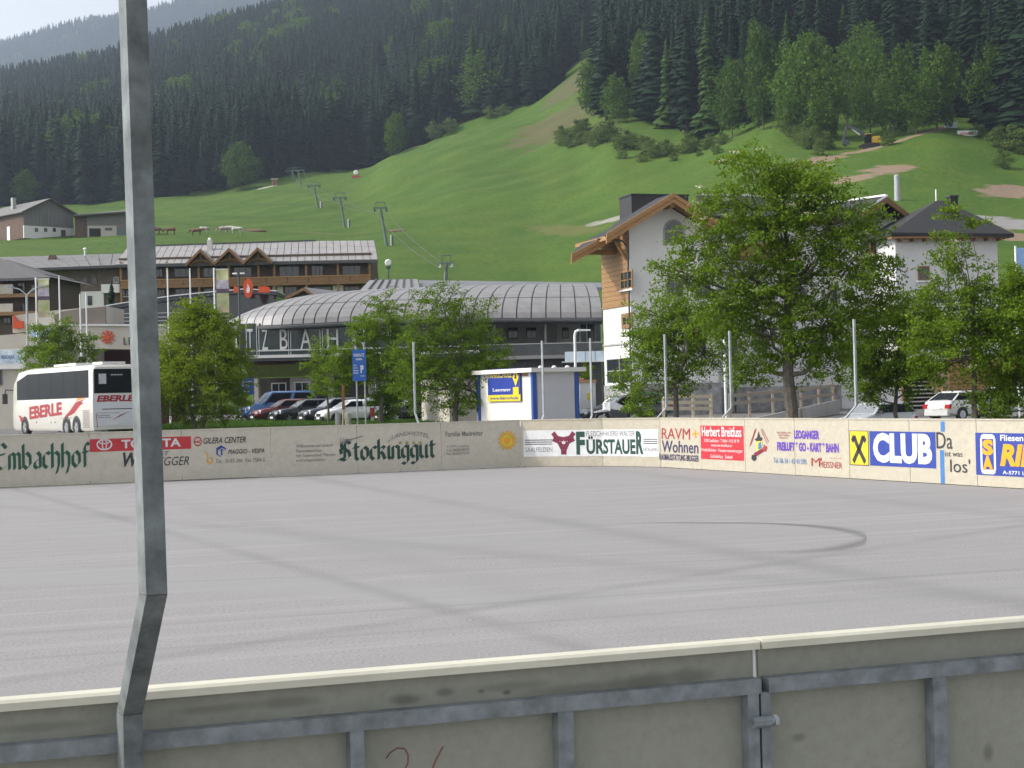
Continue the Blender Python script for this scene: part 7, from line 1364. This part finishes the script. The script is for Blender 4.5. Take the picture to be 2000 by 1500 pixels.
# digger
P_ = place(1698, 289, 250, 600); ex = thing('excavator', 'yellow and dark excavator reaching left with its folded arm on the slope', 'excavator', P_, 0); EYL = mat('digger_yellow', (.55,.36,.03), .45, nscale=2, namt=.12); k = P_.y/F
def E2(u, v): return ((u-1698)*k, (hv(u)-v)*k+CAMZ-P_.z)
for s in (-1, 1): MB().prism([(-2.1,.15),(-1.8,-.25),(1.8,-.25),(2.1,.15),(2.1,.5),(1.8,.8),(-1.8,.8),(-2.1,.5)], s*1.25-.3, s*1.25+.3).build('track', TRIM, ex)
MB().box(-1.2, 1.2, -.9, .9, .3, .95).build('undercarriage', DGREY, ex); MB().prism([(-1.,.97),(2.3,.97),(2.4,1.3),(2.2,2.1),(.2,2.1),(-1.,1.4)], -1.2, 1.2).build('upper_body', EYL, ex); MB().prism([(-1.2,1.0),(.25,1.0),(.2,2.9),(-.8,2.9),(-1.25,2.0)], -1.35, -.3).build('cab', CARG, ex); MB().box(-.9, .25, -1.4, -.25, 2.903, 3.02).build('cab_roof', EYL, ex); MB().box(.9, 2.2, -1., 1., 2.103, 2.5).build('engine_hood', EYL, ex)
def link(name, a, c, w_, m):
    d = Vector((c[0]-a[0], 0, c[1]-a[1])); L_ = d.length; d.normalize(); n_ = Vector((-d.z, 0, d.x)); mb = MB(); mb.obox((a[0]+d.x*L_/2, .1, a[1]+d.z*L_/2), d, L_/2, (0,1,0), .28, n_, w_); return mb.build(name, m, ex)
link('boom', (-.4, 1.9), E2(1684, 257), .36, DGREY); link('boom_tip', E2(1684, 257), E2(1657, 246), .30, DGREY); link('stick', E2(1656, 245), E2(1648, 272), .24, DGREY); link('hydraulic_ram', E2(1680, 263), E2(1664, 251), .10, ALU)
c_ = E2(1650, 277); MB().prism([(c_[0]-.5,c_[1]+.5),(c_[0]+.7,c_[1]+.4),(c_[0]+1.1,c_[1]-.5),(c_[0]+.3,c_[1]-.9),(c_[0]-.4,c_[1]-.5)], -.6, .8).build('bucket', DGREY, ex)
P_ = place(1890, 266, 250, 600); k = P_.y/F; bn = thing('slope_banner', 'white banner with red lettering stretched on the upper right slope', 'banner', P_); w_ = 20*k
MB().box(-w_, w_, -.02, .02, 0, 11*k).build('cloth', WHITEM, bn); V, Fs = text_mesh('LEOGANG', 0, .04); MB().add([(-w_*.75+w_*1.3*a, -.03, 3*k+b_*5*k) for a, b_ in V], Fs).build('lettering', P_RED, bn)
for s in (-1, 1): MB().tube([(s*w_, .05, -1), (s*w_, .05, 12*k)], .08, 6).build('post', DGREY, bn)
P_ = place(1857, 251, 250, 600); k = P_.y/F; sc = thing('site_box', 'small pale blue-white box hut on the slope left of the white banner', 'hut', P_); w_ = 10*k; MB().box(-w_, w_, -1, 1, .0, 10*k).build('body', mat('pale_blue_box', (.42,.50,.55), .6), sc); MB().box(-w_-.1, w_+.1, -1.1, 1.1, 10*k+.003, 11*k).build('roof', WHITEM, sc); MB().box(-w_*.5, w_*.1, -1.03, -1.003, 3*k, 8*k).build('window', CARG, sc)
